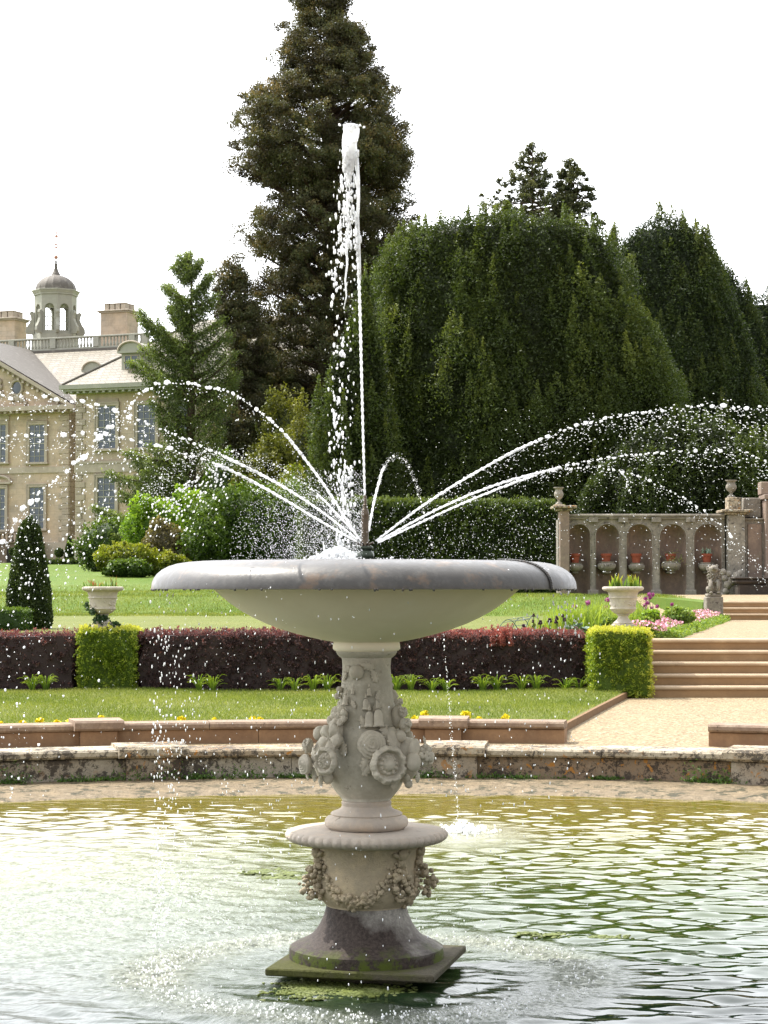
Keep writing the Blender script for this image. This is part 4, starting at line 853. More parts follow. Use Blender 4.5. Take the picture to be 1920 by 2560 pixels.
# ================= flower bed on the upper terrace =================
M_purpf = plain('allium_heads', (.32, .06, .22), .6, .2, nz=60); M_dark = plain('dark_iris_petals', (.035, .008, .02), .5, .3, nz=50); M_pink = plain('pink_petals', (.80, .40, .50), .6, .2)
M_hosta = leaf_mat('grey_green_leaves', [(0, (.12, .19, .14)), (1, (.34, .44, .36))], .2, 5); M_stem = plain('flower_stem', (.12, .20, .04), .6)
zb = 1.0
alls = [(1437, 1517, 6), (1470, 1507, 7.5), (1519, 1500, 7), (1515, 1519, 7), (1623, 1487, 6.5), (1632, 1486, 5), (1625, 1493, 6.5), (1618, 1507, 6), (1613, 1513, 5), (1615, 1522, 4), (1630, 1520, 4.5), (1643, 1516, 5), (1607, 1538, 4), (1680, 1511, 5), (1614, 1497, 5)]
for i, (u, v, r) in enumerate(alls):
    D = 30.4+rng.uniform(0, 1.8); c = P(u, v, D); rt = empty('allium', (c[0], D, zb), (ORD[ordl([t[0]*1000+t[1] for t in alls if t[0] < 1560], u*1000+v)]+' from the left of the purple ball alliums left of the right urn' if u < 1560 else ORD[ordl([t[0]*1000+t[1] for t in alls if t[0] > 1560], u*1000+v)]+' from the left of the purple ball alliums right of the urn'), 'flower', 'alliums in the flower bed')
    q = MB(); rr_ = r*D/FPX; q.ell(c, (rr_*.7,)*3, nu=8, nv=6); p = c+rdir(90)*rr_*rng.uniform(.75, 1.05, (90, 1)); scatter(q, p, .018, .5, (0, 0, 0), .6); q.build('flower_head', M_purpf, rt)
    q = MB(); q.tube([(c[0]+rng.normal(0, .03), D, zb), c-[0, 0, rr_]], .005, 5); q.build('stem', M_stem, rt)
irs = [(1310, 1568, 9), (1334, 1538, 5), (1333, 1553, 5), (1335, 1563, 6), (1351, 1556, 7), (1360, 1568, 5), (1374, 1551, 7), (1392, 1545, 6.5), (1390, 1554, 6), (1394, 1563, 5), (1407, 1539, 5), (1411, 1549, 6)]
for i, (u, v, r) in enumerate(irs):
    D = 29.5+rng.uniform(0, .5); c = P(u, v, D); rt = empty('dark_iris', (c[0], D, zb), ORD[ordl([t[0]*1000+t[1] for t in irs], u*1000+v)]+' from the left of the nearly black iris blooms above the purple hedge', 'flower', 'dark irises in the flower bed')
    q = MB(); s_ = r*D/FPX
    for k in range(3):
        a = k*2.094+rng.uniform(0, 1); q.ell(c+[math.cos(a)*s_*.5, math.sin(a)*s_*.5, -s_*.35], (s_*.45, s_*.3, s_*.5), RX(a, 'Z'), 8, 6, noise=.3); q.ell(c+[math.cos(a+1)*s_*.3, math.sin(a+1)*s_*.3, s_*.4], (s_*.35, s_*.22, s_*.5), RX(a+1, 'Z'), 8, 6, noise=.3)
    q.build('flower_head', M_dark, rt, smooth=True)
    q = MB(); q.tube([(c[0], D, zb), c], .006, 5); sword(q, c[0], D, zb, 7, .26, .03, .15, .02); q.build('stem', M_iris, rt)
M_bed2 = leaf_mat('bed_leaves', [(0, (.05, .10, .015)), (.5, (.14, .23, .035)), (1, (.34, .42, .08))], .35, 3.)
for i, (u, D, n, h, sp, lab) in enumerate([(1405, 30.6, 60, .36, .10, 'upright green leaf clump behind the dark irises'), (1450, 31, 110, .40, .16, 'tall bright grassy clump left of the right urn'), (1490, 30.6, 110, .38, .15, 'grassy clump just left of the right urn'), (1530, 31.2, 60, .34, .12, 'grassy clump behind the right urn'), (1590, 31.2, 60, .36, .1, 'upright leaf clump just right of the right urn'), (1600, 30.2, 60, .22, .1, 'short leaf clump right of the right urn foot'), (1375, 30.2, 50, .28, .12, 'thin grey green leaf clump among the dark irises')]):
    c = P(u, 1560, D); q = MB(); sword(q, c[0], D, zb, int(n*1.5), h*1.5, sp*1.5, .35, .026, (.35, 1.0)); q.build('leaf_clump', M_bed2, label=lab, cat='plant', group='leaf clumps in the flower bed')
for u, v, w_, lab in ((1425, 1566, 12, 'grey green cabbage like leaf rosette behind the hedge'), (1445, 1560, 14, 'larger grey green leaf rosette behind the hedge'), (1462, 1570, 14, 'crinkled grey green rosette left of the urn foot'), (1502, 1570, 12, 'single broad grey green leaf rosette beside the urn foot')):
    c = P(u, v, 29.4); q = MB(); s_ = w_*29.4/FPX
    for k in range(9):
        a = rng.uniform(0, 6.28); q.ell(c+[math.cos(a)*s_*.5, math.sin(a)*s_*.4, rng.uniform(-.3, .3)*s_-.02], (s_*.55, s_*.4, s_*.07), RX(a, 'Z') @ RX(-rng.uniform(.3, .9), 'Y'), 10, 6, noise=.15, a=rng.uniform(0, 1))
    q.build('leaf_rosette', M_hosta, smooth=True, label=lab, cat='plant', group='grey green rosettes')
def shrub(name, c, r, n, size, mat, label, cat='shrub', group=None, core=.75, vmean=.5, vtop=.25, lump=8, trunk=True, bias=(0, 0, .3)):
    rt = empty(name, (c[0], c[1], c[2]-r[2]), label, cat, group); mb = MB(); r = np.array(r, float); c = np.array(c, float)
    if core: mb.ell(c, r*core, nu=28, nv=16, a=.15, noise=.08)
    lump = int(lump*1.6) if trunk else lump; cl = c+rdir(lump)*r*rng.uniform(.45, .90, (lump, 1)); cl[:, 2] = np.maximum(cl[:, 2], c[2]-r[2]*.6)
    k = rng.integers(0, lump, n); q = rng.random(n) < .72
    pa = cl[k]+rdir(n)*(rng.random(n)**.3)[:, None]*r*.36; pb = blobpts(c, r, n, .18)
    p = np.where(q[:, None], pa, pb); p[:, 2] = np.maximum(p[:, 2], c[2]-r[2])
    p += .06*r.mean()*np.stack([np.sin(p[:, 1]*5+p[:, 2]*7), np.sin(p[:, 0]*6), np.sin(p[:, 0]*7+p[:, 1]*5)], 1)/1
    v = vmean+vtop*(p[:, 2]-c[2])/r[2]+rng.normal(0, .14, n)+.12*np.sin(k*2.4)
    ns = n//14; sj = rng.integers(0, n, 60); up_ = np.where(p[sj, 2] > c[2]-.2*r[2])[0]
    if len(up_) > 3 and trunk:                                   # loose shoots breaking the outline
        m_ = ns; kk = sj[rng.choice(up_, m_)]; t_ = rng.random(m_); o_ = unit(p[kk]-c+[0, 0, r[2]*.8]); p[:m_] = p[kk]+o_*(t_*.22*r.mean())[:, None]+rng.normal(0, .02, (m_, 3))*r.mean(); v[:m_] = v[kk]+.15
    scatter(mb, p, size, v, bias, .6); mb.build('crown', mat, rt)
    if trunk:
        q = MB()
        for _ in range(4): q.tube([(c[0], c[1], c[2]-r[2]-.05), (c[0]+rng.normal(0, .12)*r[0], c[1], c[2]-r[2]*.5), (c[0]+rng.normal(0, .4)*r[0], c[1]+rng.normal(0, .3)*r[1], c[2]+.2*r[2])], [.06*r.mean(), .045*r.mean(), .02*r.mean()], 6)
        q.build('stem', M_bark, rt)
    return rt
def pshrub(name, u0, u1, v0, v1, D, dk, n, size, mat, label, **kw):
    a, b = P(u0, v1, D), P(u1, v0, D); a[2] = (float(hgt(np.array((a[0]+b[0])/2), np.array(D)))-.08) if D > 40 else max(a[2], 1.0)-.02; c = (a+b)/2; shrub(name, c, ((b[0]-a[0])/2, (b[0]-a[0])/2*dk, (b[2]-a[2])/2), n, size, mat, label, **kw)
M_bright = leaf_mat('bright_shrub_leaves', [(0, (.04, .09, .008)), (.5, (.15, .26, .02)), (1, (.36, .50, .06))], .4, .8)
pshrub('shrub', 1596, 1652, 1525, 1562, 30.9, .8, 3500, .045, M_bright, 'rounded bright green shrub right of the right urn', group='low bed plants')
pshrub('shrub', 1588, 1640, 1540, 1590, 29.5, .7, 2500, .045, M_bed2, 'loose green plant at the corner of the bed beside the cube hedge', group='low bed plants')
pshrub('shrub', 1500, 1545, 1540, 1575, 30, .8, 1800, .045, M_bed2, 'loose green foliage left of the right urn foot', group='low bed plants')
pshrub('shrub', 1650, 1740, 1520, 1562, 33.5, .8, 3500, .05, M_bed2, 'low loose green plants behind the pink border', group='low bed plants')
# pink border along the gravel
q1, q2 = MB(), MB(); n = 26000; y = 29.2+17.2*rng.random(n)**1.5; off = np.abs(rng.normal(.55, .38, n)); x = gx(y)-off+.25; hgt_ = .10+.16*np.exp(-((off-.6)/.45)**2)
z = 1.0+rng.random(n)*hgt_; v_ = rng.random(n); pk = (z > 1.0+hgt_*.55) & (v_ < .55) & (off > .22)
scatter(q1, np.stack([x, y, z], 1)[~pk], .055, rng.normal(.55, .2, (~pk).sum()), (0, 0, .5), .4); scatter(q2, np.stack([x, y, z+.03], 1)[pk], .038, .5, (0, 0, 0), .9)
tag(q1.build('border_foliage', M_bed2, loc=(0, 0, 0)), 'low green foliage of the border edging the upper gravel path', 'foliage', kind='stuff')
tag(q2.build('pink_blossoms', M_pink, loc=(0, 0, 0)), 'mass of small pale pink flowers edging the upper gravel path', 'flowers', kind='stuff')
# green wire hoops
M_wire = plain('green_wire', (.02, .07, .045), .4, .4)
q = MB(); pts = lambda u0, u1, v0, vt, D0, D1: [P(u0+(u1-u0)*t, v0-(v0-vt)*math.sin(math.pi*t)**.6, D0+(D1-D0)*t) for t in np.linspace(0, 1, 14)]
for i in range(3): q.tube(pts(1246+i*34, 1295+i*30, 1580, 1549-5*i, 29.3+i*.9, 29.6+i*.9), .006, 5)
for t in (.12, .3, .5, .7): 
    q.tube([pts(1246+i*34, 1295+i*30, 1580, 1549-5*i, 29.3+i*.9, 29.6+i*.9)[int(13*t)] for i in range(3)], .005, 5)
q.build('wire_plant_support', M_wire, label='green wire hoop frame lying over plants behind the hedge', cat='plant support')
# ================= trees =================
def outl(rows, D):
    z = np.array([P(0, v, D)[2] for v, a, b in rows])[::-1]; xl = np.array([P(a, v, D)[0] for v, a, b in rows])[::-1]; xr_ = np.array([P(b, v, D)[0] for v, a, b in rows])[::-1]
    return z, xl, xr_
M_yew = leaf_mat('yew_leaves', [(0, (.020, .030, .008)), (.4, (.054, .080, .020)), (.7, (.110, .145, .034)), (1, (.21, .24, .055))], .32, .35, namt=.3)
M_yew2 = leaf_mat('blue_yew_leaves', [(0, (.018, .030, .012)), (.4, (.055, .080, .026)), (.7, (.135, .165, .048)), (1, (.27, .29, .085))], .32, .35, namt=.3)
M_seq = leaf_mat('redwood_leaves', [(0, (.032, .028, .016)), (.35, (.080, .074, .038)), (.6, (.090, .112, .050)), (.8, (.18, .155, .070)), (1, (.27, .22, .10))], .32, .5, tcol=(1.4, 1.1, .6), namt=.55)
M_larch = leaf_mat('cedar_leaves', [(0, (.028, .042, .016)), (.45, (.085, .118, .036)), (.75, (.17, .22, .06)), (1, (.30, .36, .12))], .3, .5)
M_conif = leaf_mat('conifer_leaves', [(0, (.030, .038, .020)), (.5, (.085, .098, .045)), (1, (.18, .18, .085))], .25, .6)
def yewtree(name, rows, D, n_sp, n_leaf, size, mat, label, cat='tree', depth=.55, spw=(.42, .95), sph=(1.1, 2.5), v0=.37, zb=1.3, group=None):
    z, xl, xr_ = outl(rows, D); zmin, zmax = z[0], z[-1]; cx0 = (xl[0]+xr_[0])/2
    rt = empty(name, (cx0, D, zb), label, cat, group)
    mb = MB(); nz_, na = 36, 48; Z = np.linspace(zmin-.3, zmax, nz_); TH = np.linspace(0, 2*math.pi, na+1)
    cx = (np.interp(Z, z, xl)+np.interp(Z, z, xr_))/2; hw = (np.interp(Z, z, xr_)-np.interp(Z, z, xl))/2; hw[-1] *= .3
    k_ = (.86+.07*np.sin(TH[None]*9+Z[:, None]*1.3)*np.sin(Z[:, None]*2.1+TH[None]*3))
    rx = np.maximum(hw-.5, .05)[:, None]*k_
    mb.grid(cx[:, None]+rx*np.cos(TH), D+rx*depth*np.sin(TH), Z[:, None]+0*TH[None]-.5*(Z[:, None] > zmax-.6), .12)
    # boughs bulge from the crown, each carrying several pointed upright sprays
    nb = max(12, n_sp//9); wt = np.interp(np.linspace(zmin, zmax, 200), Z, hw)+.3
    bz = np.interp(rng.random(nb), np.cumsum(wt)/wt.sum(), np.linspace(zmin, zmax, 200)); bt = np.where(rng.random(nb) < .85, rng.uniform(math.pi*.95, 2*math.pi*1.025, nb), rng.uniform(0, math.pi, nb)); bo = rng.uniform(-.75, .55, nb); bs = rng.uniform(.6, 1.35, nb)
    kb = rng.integers(0, nb, n_sp); off = rng.normal(0, 1, (n_sp, 2))*bs[kb][:, None]
    zz = (bz[kb]+off[:, 1]*.9-.3*np.abs(off[:, 0])).clip(zmin, zmax)
    h_ = np.interp(zz, Z, hw); c_ = np.interp(zz, Z, cx); th = bt[kb]+off[:, 0]*.8/np.maximum(h_, 1.)
    hh = rng.uniform(*sph, n_sp)*(.6+.4*bs[kb]); ww = rng.uniform(*spw, n_sp)
    rr_ = np.maximum(h_-ww*.8+bo[kb]-.22*np.abs(off[:, 0])-.25*np.maximum(0, -off[:, 1]), .02)
    bx_ = c_+rr_*np.cos(th); by_ = D+rr_*depth*np.sin(th)
    k = rng.integers(0, n_sp, n_leaf); t_ = rng.random(n_leaf)**.75; a = rng.uniform(0, 6.283, n_leaf)
    rad_ = ww[k]*(1-t_)**.75*(.45+.65*rng.random(n_leaf))*(1+.35*np.sin(a*3+t_*16+k))
    out = np.stack([np.cos(th), np.sin(th)*.8], 1)[k]; dr = (1-t_)*.35
    p = np.stack([bx_[k]+rad_*np.cos(a)+out[:, 0]*dr, by_[k]+rad_*np.sin(a)+out[:, 1]*dr, zz[k]+hh[k]*(t_-.75)-.15*np.sin(a*3+k)], 1)
    v = v0-.10+.44*t_**1.6+rng.normal(0, .08, n_leaf)+.12*np.sin(kb[k]*1.7)+.07*np.sin(k*2.3)+.14*bo[kb[k]]  # tips paler with new growth, shade painted into the spray bases
    scatter(mb, p, size, v, np.stack([np.cos(a)*.8, np.sin(a)*.8, np.full(n_leaf, .35)], 1), .38)
    nu_ = n_leaf//4; zu = np.interp(rng.random(nu_), np.cumsum(wt)/wt.sum(), np.linspace(zmin-.2, zmax-.1, 200)); tu = rng.uniform(math.pi*.97, math.pi*2.03, nu_)     # sprays clothing the hollows
    ku = .86+.07*np.sin(tu*9+zu*1.3)*np.sin(zu*2.1+tu*3); ru = np.maximum(np.interp(zu, Z, hw)-.5, .05)*ku+np.abs(rng.normal(0, .16, nu_))+.12*np.sin(zu*5+tu*30)
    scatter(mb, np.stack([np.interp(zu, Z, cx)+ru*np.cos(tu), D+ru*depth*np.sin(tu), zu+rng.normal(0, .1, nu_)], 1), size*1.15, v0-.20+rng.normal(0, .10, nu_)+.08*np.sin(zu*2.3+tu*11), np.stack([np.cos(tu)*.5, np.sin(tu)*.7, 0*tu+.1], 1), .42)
    mb.build('crown', mat, rt)
    Ht = zmax-zb; wd_ = h_.max(); q = MB(); q.tube([(cx0, D, zb-.2), (cx0+.1, D, zb+.2*Ht), (cx0, D, zb+.6*Ht)], [.045*Ht, .035*Ht, .01*Ht], 10)
    for _ in range(7): a_ = rng.uniform(0, 6.28); q.tube([(cx0, D, zb+.1*Ht), (cx0+.25*wd_*math.cos(a_), D+.15*wd_*math.sin(a_), zb+.3*Ht), (cx0+.4*wd_*math.cos(a_), D+.25*wd_*math.sin(a_), zb+.5*Ht)], [.018*Ht, .012*Ht, .004*Ht], 7)
    q.build('trunk', M_bark, rt); return rt
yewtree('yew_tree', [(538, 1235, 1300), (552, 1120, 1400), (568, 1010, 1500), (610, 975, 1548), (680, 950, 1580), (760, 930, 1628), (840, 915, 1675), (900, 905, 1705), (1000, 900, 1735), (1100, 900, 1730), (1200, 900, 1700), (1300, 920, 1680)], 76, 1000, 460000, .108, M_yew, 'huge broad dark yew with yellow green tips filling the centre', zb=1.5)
yewtree('yew_tree', [(690, 905, 925), (730, 890, 935), (800, 865, 960), (850, 830, 975), (900, 805, 985), (1000, 790, 990), (1100, 780, 990), (1250, 770, 990), (1400, 760, 990)], 73, 300, 80000, .12, M_yew, 'narrow yew spires between the redwood and the huge yew', zb=1.5, spw=(.25, .55))
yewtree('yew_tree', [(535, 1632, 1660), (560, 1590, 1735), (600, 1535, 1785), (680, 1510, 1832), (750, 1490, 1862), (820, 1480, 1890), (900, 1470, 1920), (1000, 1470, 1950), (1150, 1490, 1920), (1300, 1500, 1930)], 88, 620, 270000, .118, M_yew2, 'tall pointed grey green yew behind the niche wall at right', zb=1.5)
yewtree('yew_tree', [(735, 1850, 1990), (770, 1810, 2060), (860, 1760, 2120), (1000, 1740, 2120), (1150, 1720, 2150), (1300, 1700, 2150)], 97, 520, 130000, .15, M_yew2, 'dark low tree at the right edge beyond the pointed yew', zb=1.5, v0=.25)
yewtree('yew_tree', [(1060, 1640, 1740), (1090, 1560, 1900), (1150, 1480, 2000), (1230, 1400, 2000), (1330, 1390, 2000)], 70, 330, 90000, .12, M_yew, 'dark drooping yew boughs right behind the niche wall', zb=1.5, v0=.12)

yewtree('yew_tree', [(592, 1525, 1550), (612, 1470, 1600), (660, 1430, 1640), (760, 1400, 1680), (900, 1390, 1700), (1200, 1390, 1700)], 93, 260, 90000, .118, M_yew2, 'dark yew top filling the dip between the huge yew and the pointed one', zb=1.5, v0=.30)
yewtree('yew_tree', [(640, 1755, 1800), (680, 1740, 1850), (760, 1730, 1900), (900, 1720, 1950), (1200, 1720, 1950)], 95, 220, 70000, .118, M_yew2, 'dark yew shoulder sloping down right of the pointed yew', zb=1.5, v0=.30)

def crown_tree(name, u0, D, rows, vtrunk, n_cl, per, clr, size, mat, label, rise=.35, sx=1., up=.4, flat=.75, cat='tree', zb=1.5, inner=.18, tr=.6, limb=True, group=None, droop=0., lean=0., dense=False):
    "tree of separate leaf clusters carried on limbs, with air between them"
    z, xl, xr_ = outl(rows, D); tx = P(u0, 800, D)[0]; ztop = P(u0, vtrunk, D)[2]
    rt = empty(name, (tx, D, zb), label, cat, group); mb = MB(); lm = MB()
    wt = (np.interp(np.linspace(z[0], z[-1], 200), z, xr_)-np.interp(np.linspace(z[0], z[-1], 200), z, xl))+.1
    for i in range(n_cl):
        zc = float(np.interp(rng.random(), np.cumsum(wt)/wt.sum(), np.linspace(z[0], z[-1], 200))); a = rng.uniform(0, 6.283)
        L_, R_ = tx-np.interp(zc, z, xl), np.interp(zc, z, xr_)-tx
        cr = rng.uniform(*clr); q = inner+(1-inner)*rng.random()**(.42 if dense else .55)
        hx = (R_ if math.cos(a) > 0 else L_); reach = max(.05, hx-cr*.4)*q; ry = max(.05, (L_+R_)/2-cr*.6)*q*.8
        c = np.array([tx+reach*math.cos(a), D+ry*math.sin(a), zc])
        if limb and rng.random() < (.2 if dense else .5):
            h0 = max(zb+1, zc-rise*abs(reach)-.4); m_ = (np.array([tx, D, h0])+c)/2+[0, 0, -.12*abs(reach)]
            ts = np.linspace(0, 1, 7)[:, None]; pp = (1-ts)**2*np.array([tx, D, h0])+2*ts*(1-ts)*m_+ts**2*c; lm.tube(pp, np.linspace(.11, .03, 7)*tr/.6, 5, cap=False)
        # each cluster is a few tufts
        nt_ = 5; tf = c+rdir(nt_)*cr*np.array([.62, .62, .5]); k = rng.integers(0, nt_, per)
        p = tf[k]+rdir(per)*(rng.random(per)**.35)[:, None]*cr*.5*np.array([1, 1, flat])
        if droop: p[:, 2] -= droop*rng.random(per)**2*cr
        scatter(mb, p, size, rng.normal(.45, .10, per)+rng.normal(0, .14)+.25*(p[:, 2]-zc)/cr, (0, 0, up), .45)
    mb.build('crown', mat, rt)
    zz = np.linspace(zb-.3, ztop, 16); lm.tube(np.stack([tx+lean*np.sin((zz-zb)/(ztop-zb)*3), 0*zz+D, zz], 1), tr*(1-.9*(zz-zb)/(ztop-zb)).clip(.06, 1)*1.0, 12)
    lm.build('trunk', M_bark, rt, smooth=True); return rt
M_rbark = stone_mat('red_bark', (.09, .05, .035), (.045, .028, .022), (.14, .085, .06), 1.5, 9, .6, .6, bd=.06)
SEQ = [(-60, 760, 860), (0, 712, 885), (55, 733, 872), (75, 690, 925), (120, 690, 925), (170, 672, 958), (205, 690, 985), (235, 600, 995), (300, 572, 1005), (360, 572, 1050), (420, 570, 1052), (455, 640, 1040), (500, 690, 1038), (520, 630, 1040), (560, 595, 1042), (600, 590, 1030), (660, 640, 1010), (720, 620, 990), (800, 600, 980), (900, 590, 960), (1000, 600, 940), (1080, 620, 920), (1160, 640, 900)]
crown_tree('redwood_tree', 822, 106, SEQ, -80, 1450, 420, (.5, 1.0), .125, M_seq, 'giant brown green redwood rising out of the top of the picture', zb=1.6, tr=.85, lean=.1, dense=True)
crown_tree('redwood_tree', 600, 103, [(655, 560, 590), (700, 530, 600), (760, 530, 640), (830, 560, 680), (900, 580, 700), (960, 590, 700), (1010, 530, 690), (1100, 520, 680), (1180, 530, 660)], 700, 260, 420, (.45, .85), .125, M_seq, 'small brown green redwood shoot between the cedar and the giant redwood', zb=1.6, tr=.3, dense=True)
# conifers standing far behind the yew
crown_tree('conifer', 1332, 122, [(365, 1325, 1345), (385, 1290, 1365), (430, 1270, 1385), (470, 1205, 1410), (510, 1180, 1435), (560, 1170, 1450), (640, 1160, 1460)], 368, 360, 110, (.20, .45), .15, M_conif, 'thin open topped conifer left of the pair beyond the yew', zb=2, tr=.3, rise=-.2, inner=.05, group='conifers beyond the yew')
crown_tree('conifer', 1425, 122, [(400, 1418, 1434), (430, 1394, 1466), (470, 1385, 1484), (520, 1378, 1500), (570, 1370, 1515), (620, 1370, 1515)], 402, 230, 110, (.20, .42), .15, M_conif, 'narrower conifer right of the pair beyond the yew', zb=2, tr=.3, rise=-.2, inner=.05, group='conifers beyond the yew')

# cedar / larch with layered hanging boughs, each bough traced by its end pixel
def cedar(u0, D, boughs, label, zb=2.6):
    tx = P(u0, 900, D)[0]; rt = empty('cedar_tree', (tx, D, zb), label, 'tree'); mb = MB(); lm = MB(); S = D/FPX
    for (vs, ue, ve, th_, dens) in boughs:
        for rep in range(3):
            dy = rng.uniform(-1, 1)*abs(ue-u0)*S*.9*(rep > 0); f = 1-.22*rep*rng.random()
            a = P(u0, vs+rng.normal(0, 8), D); b = P(u0+(ue-u0)*f, ve+rng.normal(0, 10)*(rep > 0), D); b[1] += dy
            m_ = (a+b)/2; m_[2] -= .16*np.linalg.norm(b-a)
            ts = np.linspace(0, 1, 12)[:, None]; pp = (1-ts)**2*a+2*ts*(1-ts)*m_+ts**2*b
            lm.tube(pp, np.linspace(.10, .015, 12), 5, cap=False)
            Lb = np.linalg.norm(b-a); n = int(Lb*370*dens)
            t_ = rng.random(n)**.8; c = (1-t_)[:, None]**2*a+2*(t_*(1-t_))[:, None]*m_+(t_**2)[:, None]*b
            hang = 1.25*th_*S*(np.sin(math.pi*(t_*.85+.1))**.7)*(.6+.4*np.sin(t_*Lb*6+rep*2)**2)
            side = rng.normal(0, 1, n)*(.10+.22*(1-t_))*1.6
            p = c+np.stack([rng.normal(0, .12, n), side, -rng.random(n)**1.4*hang+rng.normal(0, .07, n)+.08], 1)
            k = (c[:, 2]-p[:, 2])/np.maximum(hang, .1)
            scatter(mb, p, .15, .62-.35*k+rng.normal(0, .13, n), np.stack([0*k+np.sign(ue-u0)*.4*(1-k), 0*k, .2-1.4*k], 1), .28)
    mb.build('crown', M_larch, rt); zt = P(u0, 640, D)[2]; zz = np.linspace(zb-.3, zt, 14); lm.tube(np.stack([0*zz+tx, 0*zz+D, zz], 1), .38*(1-.95*(zz-zb)/(zt-zb)), 10); lm.build('trunk', M_bark, rt, smooth=True); return rt
B = [(650, 465, 632, 20, 2), (670, 440, 655, 25, 2), (680, 505, 650, 30, 2), (700, 430, 668, 30, 1.6), (730, 530, 690, 40, 1.6), (760, 412, 715, 35, 1.5), (790, 545, 735, 55, 1.4), (800, 425, 760, 45, 1.5), (830, 415, 770, 40, 1.3), (850, 560, 790, 60, 1.3),
     (880, 345, 785, 42, 1.5), (900, 400, 820, 55, 1.3), (900, 580, 830, 70, 1.2), (950, 322, 905, 42, 1.7), (930, 350, 870, 40, 1.3), (960, 590, 880, 80, 1.2), (990, 380, 950, 60, 1.4), (1000, 600, 930, 80, 1.2), (1050, 372, 1000, 60, 1.5), (1060, 590, 990, 90, 1.2),
     (1100, 400, 1050, 60, 1.4), (1120, 560, 1070, 80, 1.2), (1150, 312, 1130, 60, 1.6), (1160, 370, 1110, 60, 1.4), (1200, 265, 1180, 42, 1.4), (1190, 350, 1170, 60, 1.4), (1220, 560, 1150, 80, 1), (1260, 300, 1230, 60, 1.5), (1290, 232, 1268, 45, 1.5), (1330, 240, 1310, 55, 1.5), (1350, 290, 1340, 50, 1.4), (1280, 480, 1240, 60, 1)]
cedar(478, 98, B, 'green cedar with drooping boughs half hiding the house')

# broadleaved shrubs in front of it
M_midg = leaf_mat('mid_shrub_leaves', [(0, (.015, .035, .006)), (.5, (.055, .10, .014)), (1, (.17, .25, .035))], .3, .7)
M_olive = leaf_mat('olive_shrub_leaves', [(0, (.022, .032, .006)), (.5, (.075, .090, .014)), (1, (.22, .22, .035))], .28, .6)
M_ygr = leaf_mat('golden_shrub_leaves', [(0, (.05, .075, .008)), (.5, (.15, .19, .02)), (1, (.36, .36, .05))], .35, .8)
M_brn = leaf_mat('bronze_shrub_leaves', [(0, (.05, .045, .02)), (.5, (.13, .11, .05)), (1, (.26, .22, .10))], .3, .8)
SH = [(190, 350, 1290, 1412, 96, M_midg, 8000, 'dark green shrub against the foot of the house'),
      (300, 470, 1240, 1412, 88, M_bright, 16000, 'tall bright yellow green shrub left of the clipped laurel'),
      (400, 545, 1222, 1412, 90, M_bright, 15000, 'bright green shrub rising between the cedar and the laurel'),
      (352, 470, 1302, 1412, 84, M_brn, 9000, 'brownish twiggy shrub in the middle of the shrubbery'),
      (238, 392, 1355, 1446, 80.5, M_ygr, 11000, 'low golden green shrub at the front left of the shrubbery'),
      (372, 480, 1382, 1440, 82, M_ygr, 6000, 'low golden green shrub behind the bowl left edge'),
      (262, 380, 1395, 1450, 79.5, M_midg, 6000, 'dark green lower shrub before the golden one'),
      (470, 830, 1205, 1425, 83, M_midg, 42000, 'large rounded clipped laurel behind the left half of the bowl'),
      (590, 760, 1085, 1330, 88, M_olive, 20000, 'olive green holly behind the clipped laurel'),
      (690, 830, 1020, 1300, 90, M_olive, 20000, 'tall olive green holly left of the yew spires'),
      (640, 760, 960, 1150, 95, M_olive, 14000, 'rounded olive tree top before the giant redwood'),
      (500, 620, 1120, 1300, 91, M_midg, 12000, 'dark green shrub below the cedar boughs'),
      (680, 800, 1165, 1290, 86, M_ygr, 7000, 'yellow green young shrub behind the spray')]
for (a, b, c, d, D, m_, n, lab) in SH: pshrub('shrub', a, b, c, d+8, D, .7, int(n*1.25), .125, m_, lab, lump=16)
# tall dark clipped hedge behind the bowl
x0, x1 = P(760, 1300, 65)[0], P(1396, 1300, 65)[0]
leafbox('tall_hedge', x0, x1, 65, 67, 1.4, P(0, 1262, 65)[2], .12, 110000, M_yewclip, 'tall dark clipped hedge behind the bowl left of the niche wall', 'hedge', .12, lambda p: .55+.2*(p[:, 2] > 4.5)+.10*np.sin(p[:, 0]*3)*np.sin(p[:, 2]*4))

# ================= niche wall =================
ND = 62.0; NSC = ND/FPX
def nx(u): return P(u, 1400, ND)[0]
def nzv(v): return P(960, v, ND)[2]
M_niche = stone_mat('stained_niche_stone', (.40, .36, .30), (.16, .145, .125), (.55, .50, .42), 1.8, 12, .8, .5, spots=((.09, .08, .07), .57), bd=.03, lichen=[((.60, .58, .50), 2.2, .70)])
M_plaster = stone_mat('niche_plaster', (.37, .275, .21), (.17, .13, .115), (.46, .38, .27), 1.6, 7, .7, .2, bd=.02)
rt = empty('niche_wall', ((nx(1390)+nx(1920))/2, ND, 1.5), 'tall stained stone garden wall with a row of round headed niches', 'wall')
zb_, zt_ = 1.4, nzv(1298); NI = [(1421.5, 1475), (1490, 1548), (1567, 1630.5), (1650, 1715.5), (1736, 1804)]
edges = [nx(1396)]+[None]*0
wall = MB(); xs_prev = nx(1396)
M_w = MB(); dpt_ = .30
